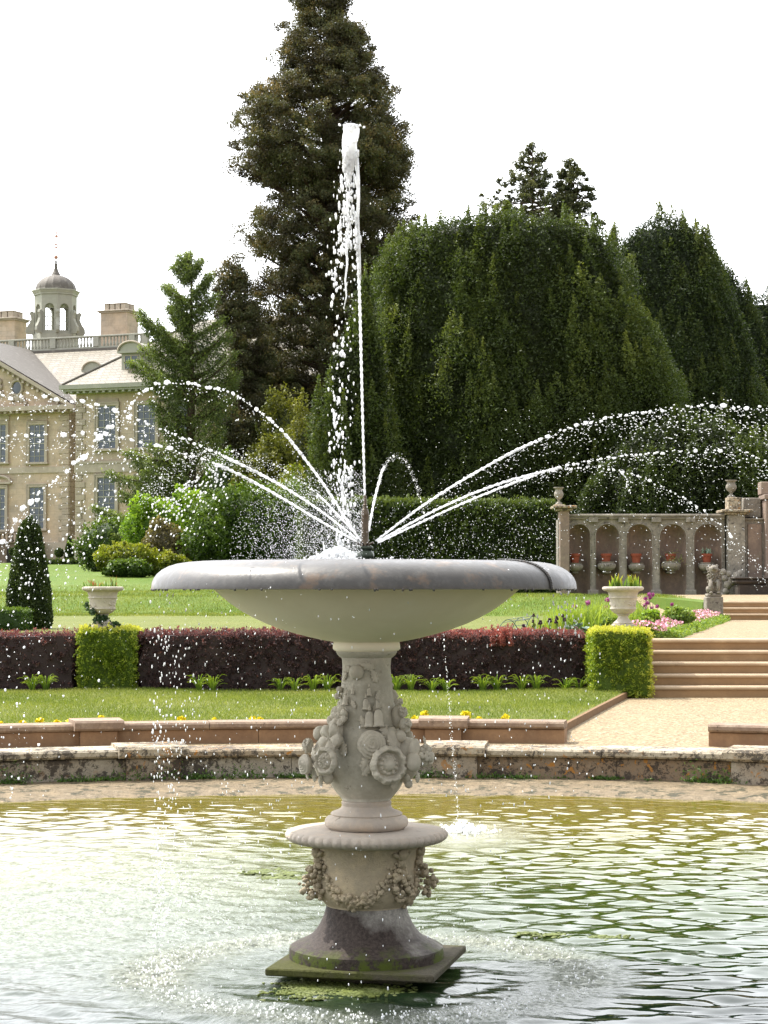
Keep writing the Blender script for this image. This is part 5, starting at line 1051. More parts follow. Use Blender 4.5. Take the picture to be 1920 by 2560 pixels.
for i, (a, b) in enumerate(NI):
    xa, xb = nx(a), nx(b); r = (xb-xa)/2; xc = (xa+xb)/2; zs = nzv(1310+1)-r; zsill = 1.53
    M_w.box(xs_prev, xa, ND, ND+.6, zb_, zt_)                       # pier
    n = 20; th = np.linspace(math.pi, 0, n+1); ax_, az_ = xc+r*np.cos(th), zs+r*np.sin(th)
    V = np.concatenate([np.stack([ax_, 0*ax_+ND, az_], 1), np.stack([ax_, 0*ax_+ND, 0*ax_+zt_], 1)]); M_w.add(V, [(k, k+1, n+2+k, n+1+k) for k in range(n)])
    M_w.box(xa, xb, ND, ND+.5, zb_, zsill)
    q = MB(); m2 = 14; ph = np.linspace(math.pi, 0, m2+1)                              # curved back and half dome
    Zc = np.concatenate([np.linspace(zsill, zs, 6), zs+r*np.sin(np.linspace(0, math.pi/2, 9))[1:]]); Rc = np.concatenate([np.ones(6), np.cos(np.linspace(0, math.pi/2, 9))[1:]])
    PH, ZZ = np.meshgrid(ph, Zc); RC = Rc[:, None]+0*PH
    q.grid(xc+r*RC*np.cos(PH), ND+.002+dpt_*1.9*RC*np.sin(PH), ZZ)
    q.build('niche', M_plaster, rt, smooth=True)
    # moulded arris round the opening
    q = MB(); pts = [(xa-.02, ND-.012, zsill)]+[(xc+(r+.02)*math.cos(t), ND-.012, zs+(r+.02)*math.sin(t)) for t in th]+[(xb+.02, ND-.012, zsill)]
    q.tube(pts, .022, 6); q.build('arch_moulding', M_niche, rt, smooth=True)
    xs_prev = xb
M_w.box(xs_prev, nx(1812), ND, ND+.5, zb_, zt_)
M_w.box(nx(1396), nx(1812), ND+.60, ND+.8, zb_, zt_)
M_w.box(nx(1862), nx(2150), ND-.1, ND+.5, zb_, nzv(1296)); M_w.build('wall_face', M_niche, rt)
q = MB(); q.box(nx(1418), nx(1812), ND-.10, ND+.72, zt_+.002, zt_+.07, bev=.02).box(nx(1418), nx(1812), ND-.15, ND+.74, zt_+.072, zt_+.16, bev=.02)
for a, b in zip(NI[:-1], NI[1:]): q.box(nx((a[1]+b[0])/2-12), nx((a[1]+b[0])/2+12), ND-.13, ND-.002, zt_-.10, zt_+.06, bev=.01)
q.build('cornice', M_niche, rt)
for i in range(len(NI)+1):
    um = [1410, 1482, 1557, 1640, 1726, 1806][i]; q = MB(); q.box(nx(um)-.17, nx(um)+.17, ND-.12, ND-.001, 1.42, 1.72, bev=.02); q.build('plinth_block', M_niche, rt)
# end piers with capitals
for (ua, ub, vt, w2) in ((1398, 1421, 1278, 14), (1816, 1858, 1288, 12)):
    q = MB(); q.box(nx(ua), nx(ub), ND-.35, ND+.4, zb_, nzv(vt), bev=.01); pr_ = q.build('end_pier', M_plaster if ua < 1500 else M_niche, rt)
    z_ = nzv(vt); q = MB(); q.box(nx(ua)-.10, nx(ub)+.10, ND-.45, ND+.5, z_+.002, z_+.07, bev=.015).box(nx(ua)-.22, nx(ub)+.22, ND-.57, ND+.6, z_+.072, z_+.16, bev=.02)
    if ua > 1500: q.box(nx(ua)+.02, nx(ub)-.10, ND-.3, ND+.3, z_+.162, nzv(1244), bev=.02)
    else: q.box(nx(1384), nx(1412), ND-.3, ND+.3, z_+.162, nzv(1262), bev=.02)
    q.build('pier_cap', M_coping, pr_)
# upper courses and a second, deeper bay on the right
q = MB(); q.box(nx(1862), nx(1905), ND+.1, ND+.5, nzv(1294), nzv(1244), bev=.02).box(nx(1860), nx(2150), ND-.2, ND+.5, nzv(1300), nzv(1296), bev=.01); q.build('parapet', M_niche, rt)
q = MB(); q.box(nx(1908), nx(1960), ND-.5, ND+.3, 1.5, nzv(1250), bev=.02).box(nx(1903), nx(1965), ND-.6, ND+.35, nzv(1250)+.002, nzv(1238), bev=.02).box(nx(1901), nx(1967), ND-.2, ND+.35, nzv(1237), nzv(1205), bev=.02); q.build('end_pier', M_plaster, rt)
q = MB(); q.box(nx(1868), nx(1903), ND-.14, ND-.101, 1.6, nzv(1310), bev=.01); q.build('panel', M_plaster, rt)
# footing course
q = MB(); q.box(nx(1370), nx(2000), ND-.5, ND-.36, 1.4, 1.55, bev=.02).box(nx(1370), nx(1812), ND-.36, ND-.13, 1.4, 1.50, bev=.02); q.build('footing', M_sand, rt)
# bracket bowls and terracotta pots
M_terra = stone_mat('terracotta', (.30, .075, .04), (.18, .05, .03), (.38, .11, .06), 6, 30, .3, .2)
cs = [1438, 1517, 1592, 1678, 1769]; proto_b = None
for i, (u, lab, lab2) in enumerate(zip(cs, ['fluted stone bracket bowl in the niche nearest the fountain', 'fluted stone bracket bowl in the second niche from the left', 'fluted stone bracket bowl in the middle niche', 'fluted stone bracket bowl in the fourth niche under withered leaves', 'fluted stone bracket bowl in the niche behind the lion statue'],
                      ['plain terracotta pot in the niche nearest the fountain', 'plain terracotta pot in the second niche from the left', 'plain terracotta pot in the middle niche', 'terracotta pot with withered hanging leaves', 'terracotta pot with upright grey green leaves in the last niche'])):
    x = nx(u); zt = nzv(1408); c = (x, ND+.10, nzv(1434))
    if proto_b is None:
        proto_b = empty('bracket_bowl', c, lab, 'stone bowl', 'bracket bowls in the niches')
        q = MB(); q.lathe([(r*NSC, nzv(v)) for r, v in ((9, 1433), (10, 1431), (7, 1430), (9, 1428), (14, 1426), (18.5, 1422), (20.5, 1417), (20, 1413), (17, 1411), (16, 1409.5), (18, 1408.5), (18, 1407.5), (2, 1407.5))], (x, ND+.10, 0), 72, lambda th, k: 1+(.05*np.abs(np.sin(th*11)) if 3 < k < 9 else 0*th)); q.build('bowl', M_niche, proto_b, smooth='auto')
        q = MB(); q.box(x-.1, x+.1, ND+.10, ND+.5, nzv(1434), nzv(1428), bev=.02); q.build('bracket', M_niche, proto_b)
        proto_p = empty('terracotta_pot', (x, ND+.08, nzv(1407)), lab2, 'plant pot', 'terracotta pots in the niches')
        q = MB(); q.lathe([(r*NSC, nzv(v)) for r, v in ((9.3, 1407), (12.2, 1389))], (x, ND+.08, 0), 40); q.build('pot_body', M_terra, proto_p, smooth='auto')
        q = MB(); q.lathe([(r*NSC, nzv(v)) for r, v in ((12.3, 1390), (13.8, 1389.8), (13.9, 1384), (12.4, 1383.8), (11.6, 1387), (1, 1387))], (x, ND+.08, 0), 40); q.build('pot_rim', M_terra, proto_p, smooth='auto')
    else:
        copy_tree(proto_b, c, label=lab, sc=(1, 1.12, 1.0, 1.18, 1.05)[i]); copy_tree(proto_p, (nx(u-1), ND+.08, nzv(1407)), label=lab2, rz=i)
q = MB(); x = nx(1678)
for _ in range(26): a = rng.uniform(0, 6.28); arching(q, x, ND-.02, nzv(1386), 1, .10, .22, .03)
p = np.array([x+.03, ND-.12, nzv(1400)])+rng.normal(0, 1, (90, 3))*[.16, .04, .12]; scatter(q, p, .09, rng.normal(.6, .2, 90), (0, 0, -1.), .3); q.build('pot_plant', leaf_mat('withered_leaves', [(0, (.06, .09, .03)), (.6, (.20, .24, .10)), (1, (.42, .34, .16))], .3, 3), label='withered drooping leaves in the fourth terracotta pot', cat='plant')
q = MB(); sword(q, nx(1767), ND+.05, nzv(1388), 34, .24, .08, .5, .045, (.2, .8)); q.build('pot_plant', M_hosta, label='grey green upright leaves in the pot behind the lion statue', cat='plant')
# finial urns
def finial(u, v0, v1, D, hw, label):
    c = P(u, v0, D); S = D/FPX; H = (v0-v1)*S; rt = empty('finial_urn', c, label, 'urn', 'finial urns on the wall piers'); w_ = hw*S
    q = MB(); q.box(c[0]-w_*.62, c[0]+w_*.62, D-w_*.62, D+w_*.62, c[2], c[2]+H*.07, bev=.01); q.lathe([(w_*r, c[2]+H*h) for r, h in ((.6, .07), (.62, .10), (.4, .13), (.26, .18), (.24, .26), (.36, .29), (.3, .31))], (c[0], D, 0), 32); q.build('foot', M_niche, rt, smooth='auto')
    q = MB(); q.lathe([(w_*r, c[2]+H*h) for r, h in ((.3, .31), (.6, .38), (.82, .50), (.88, .60), (.80, .70), (.66, .80), (.64, .86), (.86, .93), (1.0, .96), (.98, 1.0), (.7, 1.0), (.6, .93), (.01, .92))], (c[0], D, 0), 48, lambda th, k: 1+(.05*np.abs(np.sin(th*9)) if 0 < k < 5 else 0*th)); q.build('body', M_niche, rt, smooth='auto')
finial(1397, 1262, 1218, ND, 13, 'weathered stone finial urn on the left end pier of the niche wall')
finial(1828, 1244, 1200, ND, 15, 'larger stone finial urn on the right pier of the niche wall')
# stone trough at the right
c0 = P(1830, 1487, 60.8); rt = empty('stone_trough', (P(1890, 1487, 60.8)[0], 60.8, 1.5), 'dark lichened stone trough before the wall right of the lion', 'trough')
M_trough = stone_mat('dark_trough_stone', (.075, .06, .05), (.03, .025, .022), (.13, .11, .09), 3, 14, .6, .4, bd=.03, lichen=[((.62, .60, .54), 4, .62)])
xa, xb = P(1832, 1400, 60.8)[0], P(1990, 1400, 60.8)[0]; zt = P(0, 1443, 60.8)[2]
q = MB(); q.box(xa+.1, xb, 60.5, 61.2, 1.5, zt-.20, bev=.05).box(xa+.02, xb, 60.42, 61.25, zt-.198, zt-.06, bev=.05); q.build('basin', M_trough, rt)
q = MB(); q.box(xa-.02, xb, 60.38, 61.3, zt-.058, zt, bev=.02); q.build('rim', M_trough, rt)
q = MB(); M_rock = stone_mat('pale_carved_stone', (.42, .39, .33), (.16, .14, .12), (.60, .57, .50), 4, 16, .6, .5, bd=.03)
for (u, v, r) in ((1815, 1478, 9), (1820, 1462, 11), (1830, 1452, 12), (1842, 1440, 10), (1812, 1445, 8), (1808, 1430, 8), (1850, 1432, 7), (1822, 1435, 8), (1806, 1490, 8)): q.ell(P(u, v, 61.3), np.array([1, .7, 1])*r*61/FPX, nu=14, nv=10, noise=.3)
q.build('carved_scroll', M_rock, smooth=True, label='pale lichened carved scroll stone at the foot of the right pier', cat='carving')

# ================= weathered lion on its pedestal =================
LD = 46.2; LS = LD/FPX; c = P(1784, 1536, LD); lx = c[0]
M_lion = stone_mat('weathered_statue_stone', (.34, .30, .24), (.13, .115, .10), (.52, .48, .40), 5, 22, .7, .6, spots=((.06, .05, .045), .57), bd=.02, lichen=[((.62, .60, .52), 6, .64)])
rt = empty('lion_statue', (lx, LD, .98), 'worn lichened stone lion sitting upright on a block beside the upper steps', 'statue')
zv = lambda v: P(0, v, LD)[2]
q = MB(); q.box(lx-21*LS, lx+21*LS, LD-.2, LD+.24, .98, zv(1492), bev=.02).box(lx-18*LS, lx+18*LS, LD-.18, LD+.22, zv(1492)+.002, zv(1484), bev=.02); q.build('pedestal', M_lion, rt)
def L3(du, v, dy): return np.array([lx+du*LS, LD+dy, zv(v)])
q = MB()
def rough(q, n0):
    V = np.concatenate(q.v[n0:]); 
for a, r in ((L3(2, 1466, .06), (14, 16, 17)), (L3(0, 1450, 0), (13.5, 14, 16)), (L3(-1, 1437, -.04), (12.5, 12, 13)), (L3(-1, 1424, -.07), (12.5, 12, 11)), (L3(-2, 1421, -.17), (7, 7, 6)), (L3(-9, 1414, -.05), (3, 3, 3)), (L3(8, 1414, -.05), (3, 3, 3)), (L3(10, 1474, .05), (7, 10, 9)), (L3(-11, 1474, .05), (7, 10, 9))): q.ell(a, np.array(r)*LS, nu=18, nv=14, noise=.16)
for s_ in (-1, 1): q.tube([L3(s_*8, 1450, -.12), L3(s_*9, 1466, -.17), L3(s_*9, 1481, -.18)], [5*LS, 4.2*LS, 4*LS], 10); q.ell(L3(s_*9, 1481.5, -.20), np.array([5, 6, 3])*LS)
for _ in range(80): th = rng.uniform(-2.2, 2.2); v = rng.uniform(1418, 1458); r = 13*LS*rng.uniform(.9, 1.08); q.ell((lx+r*math.sin(th), LD-.03-r*math.cos(th)*.9, zv(v)), np.array([2.6, 2.2, 4.5])*LS*rng.uniform(.7, 1.2), frame(th) @ RX(rng.normal(0, .4), 'Z'), 7, 5)
for s_ in (-1, 1): q.ell(L3(s_*4-1.5, 1422, -.235), np.array([1.6, 1.2, 1.2])*LS)
q.build('lion_body', M_lion, rt, smooth=True)
# ================= the house =================
AL = math.radians(21); W0 = P(188, 1405, 115.0); HZ = 3.0
eX, eY = np.array([math.cos(AL), -math.sin(AL)]), np.array([math.sin(AL), math.cos(AL)])
def hl(u, v, y0):
    "local (x, z) of pixel (u, v) on the facade-parallel plane y0 behind the wing's front"
    d = ray(u, v); t = (y0+W0[:2] @ eY)/(d[:2] @ eY); p = d[:2]*t; return (p-W0[:2]) @ eX, EYE+d[2]*t-HZ
def hx(u, y0): return hl(u, 1300, y0)[0]
def hz(v, y0, u=200): return hl(u, v, y0)[1]
def ashlar(name, c1, c2, c3):
    m = Mat(name); tc_ = m.tc.outputs['Object']; mp = m.n('ShaderNodeMapping'); mp.inputs['Rotation'].default_value = (R(90), 0, 0); m.l(tc_, mp.inputs[0])
    b = m.t.nodes.new('ShaderNodeTexBrick'); b.inputs['Scale'].default_value = 1.0; b.inputs['Brick Width'].default_value = .95; b.inputs['Row Height'].default_value = .38; b.inputs['Mortar Size'].default_value = .008
    b.inputs['Color1'].default_value = c1+(1,); b.inputs['Color2'].default_value = c2+(1,); b.inputs['Mortar'].default_value = tuple(x*.6 for x in c2)+(1,); b.inputs['Bias'].default_value = -.1
    m.l(mp.outputs[0], b.inputs['Vector']); a = m.noise(.45, 6, .65); c = m.mix(m.rng_(a, .38, .62, 0, .85), b.outputs['Color'], c3)
    c = m.mix(m.rng_(m.noise(1.5, 5, .7), .45, .75, 0, .6), c, tuple(x*.45 for x in c1))
    return m.out(m.pbr(c, .9, m.bump(m.noise(12, 4), .3, .02), .2))
M_ash = ashlar('ashlar_stone', (.50, .42, .34), (.43, .36, .29), (.56, .43, .31))
M_ash2 = ashlar('grey_ashlar_stone', (.42, .36, .30), (.36, .31, .26), (.46, .38, .29))
M_trim = stone_mat('house_trim_stone', (.50, .435, .36), (.33, .285, .235), (.58, .51, .43), 1.2, 8, .4, .2, bd=.03)
M_lpaint = stone_mat('grey_painted_wood', (.38, .38, .32), (.30, .30, .26), (.44, .43, .37), 1.5, 8, .2, .1)
def slate():
    m = Mat('stone_slates'); uv = m.tc.outputs['Object']; sx = m.t.nodes.new('ShaderNodeSeparateXYZ'); m.l(uv, sx.inputs[0]); cx = m.t.nodes.new('ShaderNodeCombineXYZ')
    m.l(m.math('ADD', sx.outputs[0], sx.outputs[1]), cx.inputs[0]); m.l(sx.outputs[2], cx.inputs[1])
    b = m.t.nodes.new('ShaderNodeTexBrick'); b.inputs['Scale'].default_value = 1.; b.inputs['Brick Width'].default_value = .42; b.inputs['Row Height'].default_value = .19; b.inputs['Mortar Size'].default_value = .022
    b.inputs['Color1'].default_value = (.22, .195, .155, 1); b.inputs['Color2'].default_value = (.15, .13, .10, 1); b.inputs['Mortar'].default_value = (.10, .09, .07, 1); m.l(cx.outputs[0], b.inputs['Vector'])
    st = m.n('ShaderNodeMapping'); st.inputs['Scale'].default_value = (1.2, 1.2, .12); m.l(uv, st.inputs[0]); n = m.noise(.9, 5, .65, vec=st.outputs[0])
    c = m.mix(m.rng_(n, .45, .7, 0, .7), b.outputs['Color'], (.17, .14, .09)); c = m.mix(m.rng_(n, .3, .45, .5, 0), c, (.32, .30, .26))
    return m.out(m.pbr(c, .6, m.bump(b.outputs['Fac'], .6, .03), .45))
M_slate = slate()
M_glass = Mat('window_glass'); M_glass = M_glass.out(M_glass.pbr((.07, .09, .12), .12, M_glass.bump(M_glass.noise(.8, 3), .15, .05), .8))
M_leadroof = stone_mat('roof_lead', (.17, .155, .135), (.09, .08, .07), (.28, .26, .23), 2.5, 9, .5, .15, rough=.65)
house = empty('country_house', (W0[0], W0[1], HZ), 'large old golden stone country house with slate roofs and a domed cupola', 'house', rz=-AL)
def hb(mb, name, mat, par=house, **k): return mb.build(name, mat, par, local=True, **k)
x1w = 17.0; zc = hz(985, 0); ze = hz(966, 0)
# walls
q = MB(); q.box(0, x1w, 0, 14, -.4, zc+.1); hb(q, 'wall', M_ash)
y2 = 13.0; xr2 = hx(172, y2); xl2 = hx(-330, y2); z2 = hz(1030, y2, 170)
q = MB(); q.box(xl2, xr2, y2, y2+12, -.4, z2+.1); hb(q, 'wall', M_ash)
q = MB(); q.box(xr2-.01, .02, y2+2.5, y2+12, -.4, z2+.1); hb(q, 'wall', M_ash2)
# plinths and string courses
q = MB(); q.box(-.12, x1w, -.12, -.002, -.4, hz(1352, 0)).box(-.16, x1w, -.16, -.002, hz(1352, 0)+.003, hz(1347, 0)); q.box(-.07, x1w, -.07, -.002, hz(1182, 0), hz(1160, 0)).box(-.11, x1w, -.11, -.002, hz(1160, 0)+.003, hz(1154, 0)); hb(q, 'string_course', M_trim)
q = MB(); q.box(xl2, xr2+.12, y2-.12, y2-.002, -.4, hz(1355, y2)).box(xl2, xr2+.08, y2-.08, y2-.002, hz(1180, y2), hz(1165, y2)); hb(q, 'string_course', M_trim)
# quoins
def quoins(x, sgn, y, z0, z1, w0=.42, w1=.62, side=False):
    q = MB(); z = z0; k = 0; h = .36
    while z < z1-.1:
        w_ = w0 if k % 2 else w1; q.box(min(x, x+sgn*w_), max(x, x+sgn*w_), y-.055, y-.003, z+.012, min(z+h-.012, z1), bev=.01)
        if side: q.box(x+.003, x+.055, y, y+(w1 if k % 2 else w0)*1.6, z+.012, z+h-.012, bev=.01)
        z += h; k += 1
    hb(q, 'quoins', M_ash2)
quoins(0, 1, 0, hz(1345, 0), zc-.25); quoins(xr2, -1, y2, hz(1355, y2), z2-.1, .5, .75, True)
# cornice of the wing with dentils
q = MB(); q.box(-.30, x1w, -.30, -.003, zc-.02, zc+.10); q.box(-.62, x1w, -.62, 14, zc+.102, zc+.22); q.box(-.72, x1w, -.72, 14, zc+.222, ze+.03); cn_ = hb(q, 'cornice', M_lpaint)
q = MB(); x = -.5
while x < x1w: q.box(x, x+.15, -.58, -.302, zc-.01, zc+.098); x += .42
hb(q, 'dentils', M_lpaint, cn_)
# wing roof, hipped at the left
za = ze+4.3; q = MB(); s_ = 5.5
V = np.array([(-.6, -.6, ze+.031), (x1w, -.6, ze+.031), (x1w, s_, za), (s_-.3, s_, za), (-.6, 14, ze+.031), (s_-.3, 14-s_, za), (x1w, 14, ze+.031), (x1w, 14-s_, za)])
q.add(V, [(0, 1, 2, 3), (4, 0, 3, 5), (3, 2, 7, 5), (6, 4, 5, 7)]); wr = hb(q, 'roof', M_slate)
q = MB(); q.tube([V[0]+[0, 0, .03], V[3]+[0, 0, .03]], .07, 6); hb(q, 'ridge_tile', M_leadroof, wr)
# main roof behind
yb, zb2 = y2+8.8, hz(880, y2+8.8, 100); q = MB(); zed = z2+.35
V = np.array([(xl2, y2-.3, zed), (30, y2-.3, zed), (30, yb, zb2), (xl2, yb, zb2), (30, yb+8, zb2), (xl2, yb+8, zb2)]); q.add(V, [(0, 1, 2, 3), (3, 2, 4, 5)]); hb(q, 'roof', M_slate)
q = MB(); q.box(xl2, 30, yb-.25, yb+.1, zb2-.25, zb2+.05); hb(q, 'roof_lead', M_leadroof)
# pediment with raking cornices
def pz(v, u): return hl(u, v, y2)
xa_, za_ = hl(-100, 838, y2); xe_, ze_ = hl(190, 1012, y2); xo_ = 2*xa_-xe_
q = MB(); V = [(xo_, y2-.05, ze_), (xe_-.3, y2-.05, ze_), (xa_, y2-.05, za_-.2)]; q.add(V+[(a, y2+3, c) for a, b, c in V], [(0, 1, 2), (3, 5, 4), (0, 3, 4, 1)]); ped = hb(q, 'pediment', M_ash)
def rake(off, th, y0_, y1_, mat, nm, par):
    q = MB(); d = np.array([xe_-xa_, 0, ze_-za_]); d /= np.linalg.norm(d); nrm = np.array([-d[2], 0, d[0]]) if d[0] > 0 else 0; nrm = np.array([-d[2], 0, d[0]])
    for s in (1, -1):
        A = np.array([xa_, 0, za_])+nrm*off; B_ = np.array([xe_, 0, ze_])+nrm*off; A2, B2 = A+nrm*th, B_+nrm*th
        pts = [A, B_, B2, A2]; pts = [np.array([xa_+s*(p[0]-xa_), 0, p[2]]) for p in pts]
        q.add([p+[0, y0_, 0] for p in pts]+[p+[0, y1_, 0] for p in pts], [(0, 1, 2, 3), (7, 6, 5, 4), (0, 4, 5, 1), (1, 5, 6, 2), (2, 6, 7, 3)])
    return hb(q, nm, mat, par)
rake(-.45, .22, y2-.35, y2, M_trim, 'raking_cornice', ped); rake(-.22, .22, y2-.65, y2+.2, M_trim, 'raking_cornice', ped)
q = MB(); d = np.array([xe_-xa_, ze_-za_]); n = int(np.hypot(*d)/.42)
for k in range(2, n):
    x_, z_ = xa_+d[0]*k/n, za_+d[1]*k/n-.47
    q.box(x_-.08, x_+.08, y2-.55, y2-.05, z_-.10, z_+.06)
hb(q, 'dentils', M_trim, ped)
# gable roof running back from the pediment
q = MB(); V = [(xa_, y2-.6, za_+.05), (xe_+.1, y2-.6, ze_+.05), (xe_+.1, y2+.2, ze_+.05), (xa_, y2+9, za_+.05), (xo_, y2-.6, ze_+.05), (xo_, y2+.2, ze_+.05)]; q.add(V, [(0, 1, 2, 3), (4, 0, 3, 5)]); hb(q, 'gable_roof', M_leadroof)
q = MB(); q.box(xl2, xr2+.35, y2-.35, y2-.003, z2-.05, z2+.12).box(xl2, xr2+.75, y2-.75, y2+2, z2+.123, z2+.42); hc = hb(q, 'cornice', M_trim)
q = MB(); x = xl2+2
while x < xr2+.5: q.box(x, x+.17, y2-.68, y2-.351, z2-.02, z2+.12); x += .45
hb(q, 'dentils', M_trim, hc)
# oval window and carved wreath
xo2, zo2 = hl(44, 970, y2); q = MB(); q.tube([(xo2+.43*math.cos(t), y2-.10, zo2+.50*math.sin(t)) for t in np.linspace(0, 6.283, 25)], .10, 8, cap=False); fr = hb(q, 'oval_window', M_trim, ped, smooth=True)
q = MB(); q.ell((xo2, y2-.06, zo2), (.40, .03, .46)); hb(q, 'pane', M_glass, fr)
q = MB()
for (u, v, s) in [(0, 955, 9), (2, 968, 8), (-4, 980, 10), (6, 985, 7), (25, 993, 7), (34, 997, 8), (46, 996, 9), (58, 999, 8), (66, 1008, 6), (-15, 960, 12), (-15, 985, 12)]:
    x_, z_ = hl(u, v, y2); q.ell((x_, y2-.12, z_), (s*.026, .10, s*.026), nu=10, nv=7, noise=.3)
hb(q, 'carving', M_trim, ped, smooth=True)
# windows
def window(u0, u1, v0, v1, y, rows=6, cols=3, hood=None, fw=.16):
    xa, xb = hx(u0, y), hx(u1, y); zt, zb_ = hz(v0, y, (u0+u1)/2), hz(v1, y, (u0+u1)/2)
    q = MB(); f = fw; e_ = .0
    for (a, b, c, d) in ((xa-f, xa, zb_, zt), (xb, xb+f, zb_, zt), (xa-f, xb+f, zt+.002, zt+f)): q.box(a, b, y-.10, y-.003, c, d, bev=.015)
    for (a, b, c, d) in ((xa-f-.06, xa-f-.002, zb_, zt+f), (xb+f+.002, xb+f+.06, zb_, zt+f)): q.box(a, b, y-.13, y-.004, c, d)
    q.box(xa-f-.06, xb+f+.06, y-.13, y-.004, zt+f+.002, zt+f+.07); w = hb(q, 'window', M_trim)
    q = MB(); q.box(xa-.30, xb+.30, y-.20, y-.003, zb_-.14, zb_-.003, bev=.02); hb(q, 'sill', M_trim, w)
    q = MB(); q.box(xa, xb, y-.020, y-.005, zb_, zt); hb(q, 'pane', M_glass, w)
    q = MB()
    for k in range(cols+1): x_ = xa+(xb-xa)*k/cols; h = .028 if 0 < k < cols else .05; q.box(x_-h/2, x_+h/2, y-.050, y-.0215, zb_, zt)
    for k in range(rows+1): z_ = zb_+(zt-zb_)*k/rows; h = .026 if k not in (0, rows//2, rows) else .06; q.box(xa, xb, y-.046, y-.0225, z_-h/2, z_+h/2)
    hb(q, 'sash', M_lpaint, w)
    if hood == 'flat': q = MB(); q.box(xa-f-.1, xb+f+.1, y-.09, y-.003, zt+f+.10, zt+f+.42).box(xa-f-.2, xb+f+.2, y-.26, y-.003, zt+f+.423, zt+f+.53); hb(q, 'hood', M_trim, w)
    if hood == 'arch':
        q = MB(); r = (xb-xa)/2+.45; pts = [((xa+xb)/2+r*math.cos(t), y-.12, zt+.42+r*.42*math.sin(t)) for t in np.linspace(0, math.pi, 13)]; q.tube(pts, .10, 6); q.box(xa-.5, xb+.5, y-.22, y-.003, zt+.30, zt+.42); hb(q, 'hood', M_trim, w)
window(245, 289, 1015, 1122, 0); window(344, 388, 1011, 1119, 0); window(443, 487, 1008, 1116, 0)
window(245, 288, 1194, 1290, 0); window(344, 388, 1194, 1290, 0); window(443, 487, 1194, 1290, 0)
window(73, 111, 1062, 1156, y2); window(74, 110, 1218, 1322, y2); window(-24, 14, 1062, 1156, y2, hood='flat'); window(-24, 13, 1222, 1325, y2, hood='arch')
q = MB(); 
for (a, b, z0_, z1_, y) in ((hx(240, 0), hx(294, 0), hz(1008, 0), hz(1000, 0), 0), (hx(66, y2), hx(117, y2), hz(1052, y2, 90), hz(1040, y2, 90), y2), (hx(238, 0), hx(296, 0), hz(1184, 0), hz(1182.5, 0), 0)): q.box(a, b, y-.045, y-.003, z0_, z1_)
hb(q, 'panel', M_ash2)
# dormers
def dormer(u0, u1, v0, v1, y, depth, arch_h, wz=None):
    xa, xb = hx(u0, y), hx(u1, y); zt, zb_ = hz(v0, y, u0), hz(v1, y, u0); q = MB(); q.box(xa, xb, y, y+depth, zb_, zt); q.box(xa-.18, xb+.18, y-.2, y+depth, zt+.003, zt+.12); dm = hb(q, 'dormer', M_lpaint)
    q = MB(); n = 16; r = (xb-xa)/2+.16; xc = (xa+xb)/2; t = np.linspace(math.pi, 0, n+1); ax_, az_ = xc+r*np.cos(t), zt+.12+arch_h*np.sin(t)
    V = np.concatenate([np.stack([ax_, 0*ax_+y-.12, az_], 1), np.stack([ax_, 0*ax_+y+depth, az_], 1), [[xc, y-.12, zt+.12]]]); q.add(V, [(k, k+1, n+2+k, n+1+k) for k in range(n)]+[(k+1, k, 2*n+2) for k in range(n)]); hb(q, 'dormer_roof', M_lpaint, dm)
    q = MB(); q.tube(np.stack([ax_, 0*ax_+y-.16, az_], 1), .07, 6); hb(q, 'arch_moulding', M_trim, dm)
    if wz: 
        x0_, x1_, za0, za1 = xa+.22, xb-.22, zb_+.12, zt-.14; q = MB(); q.box(x0_, x1_, y-.012, y-.002, za0, za1); hb(q, 'pane', M_glass, dm)
        q = MB()
        for k in range(3): x_ = x0_+(x1_-x0_)*k/2; q.box(x_-.02, x_+.02, y-.04, y-.013, za0, za1)
        for k in range(4): z_ = za0+(za1-za0)*k/3; q.box(x0_, x1_, y-.038, y-.014, z_-.02, z_+.02)
        hb(q, 'sash', M_trim, dm)
def yroof(u, v):
    "depth y at which pixel (u, v) meets the main roof's front slope"
    for y in np.arange(y2-.3, yb, .05):
        if hl(u, v, y)[1] < zed+(y-y2+.3)*(zb2-zed)/(yb-y2+.3): return y
    return y2+3
dormer(302, 352, 884, 946, .7, 5.5, .55, True); dormer(211, 250, 931, 962, yroof(230, 956), 4, .58, True); dormer(443, 487, 884, 946, .7, 5.5, .55, True)
# balustrade
yq = yb+.2; zbase = hz(883, yq, 5); zrail = zbase+.92; rt_b = MB(); rt_b.box(xl2, 24, yq-.15, yq+.15, zbase-.1, zbase+.14).box(xl2, 24, yq-.17, yq+.17, zrail-.12, zrail, bev=.02)
bal = hb(rt_b, 'balustrade', M_lpaint)
ped_us = [-60, 28, 132, 240, 330, 362]; 
for u in ped_us: q = MB(); x_ = hx(u, yq); q.box(x_-.22, x_+.22, yq-.2, yq+.2, zbase+.142, zrail-.122); hb(q, 'baluster_pier', M_lpaint, bal)
bp = [(.055, 0), (.095, .06), (.10, .14), (.06, .28), (.05, .40), (.075, .50), (.055, .56), (.08, .62), (.08, .655)]
x = hx(-10, yq)
while x < hx(372, yq):
    if min(abs(x-hx(u, yq)) for u in ped_us) > .32: q = MB(); q.lathe([(r, zbase+.142+h) for r, h in bp], (x, yq, 0), 8); hb(q, 'baluster', M_lpaint, bal, smooth=True)
    x += .262
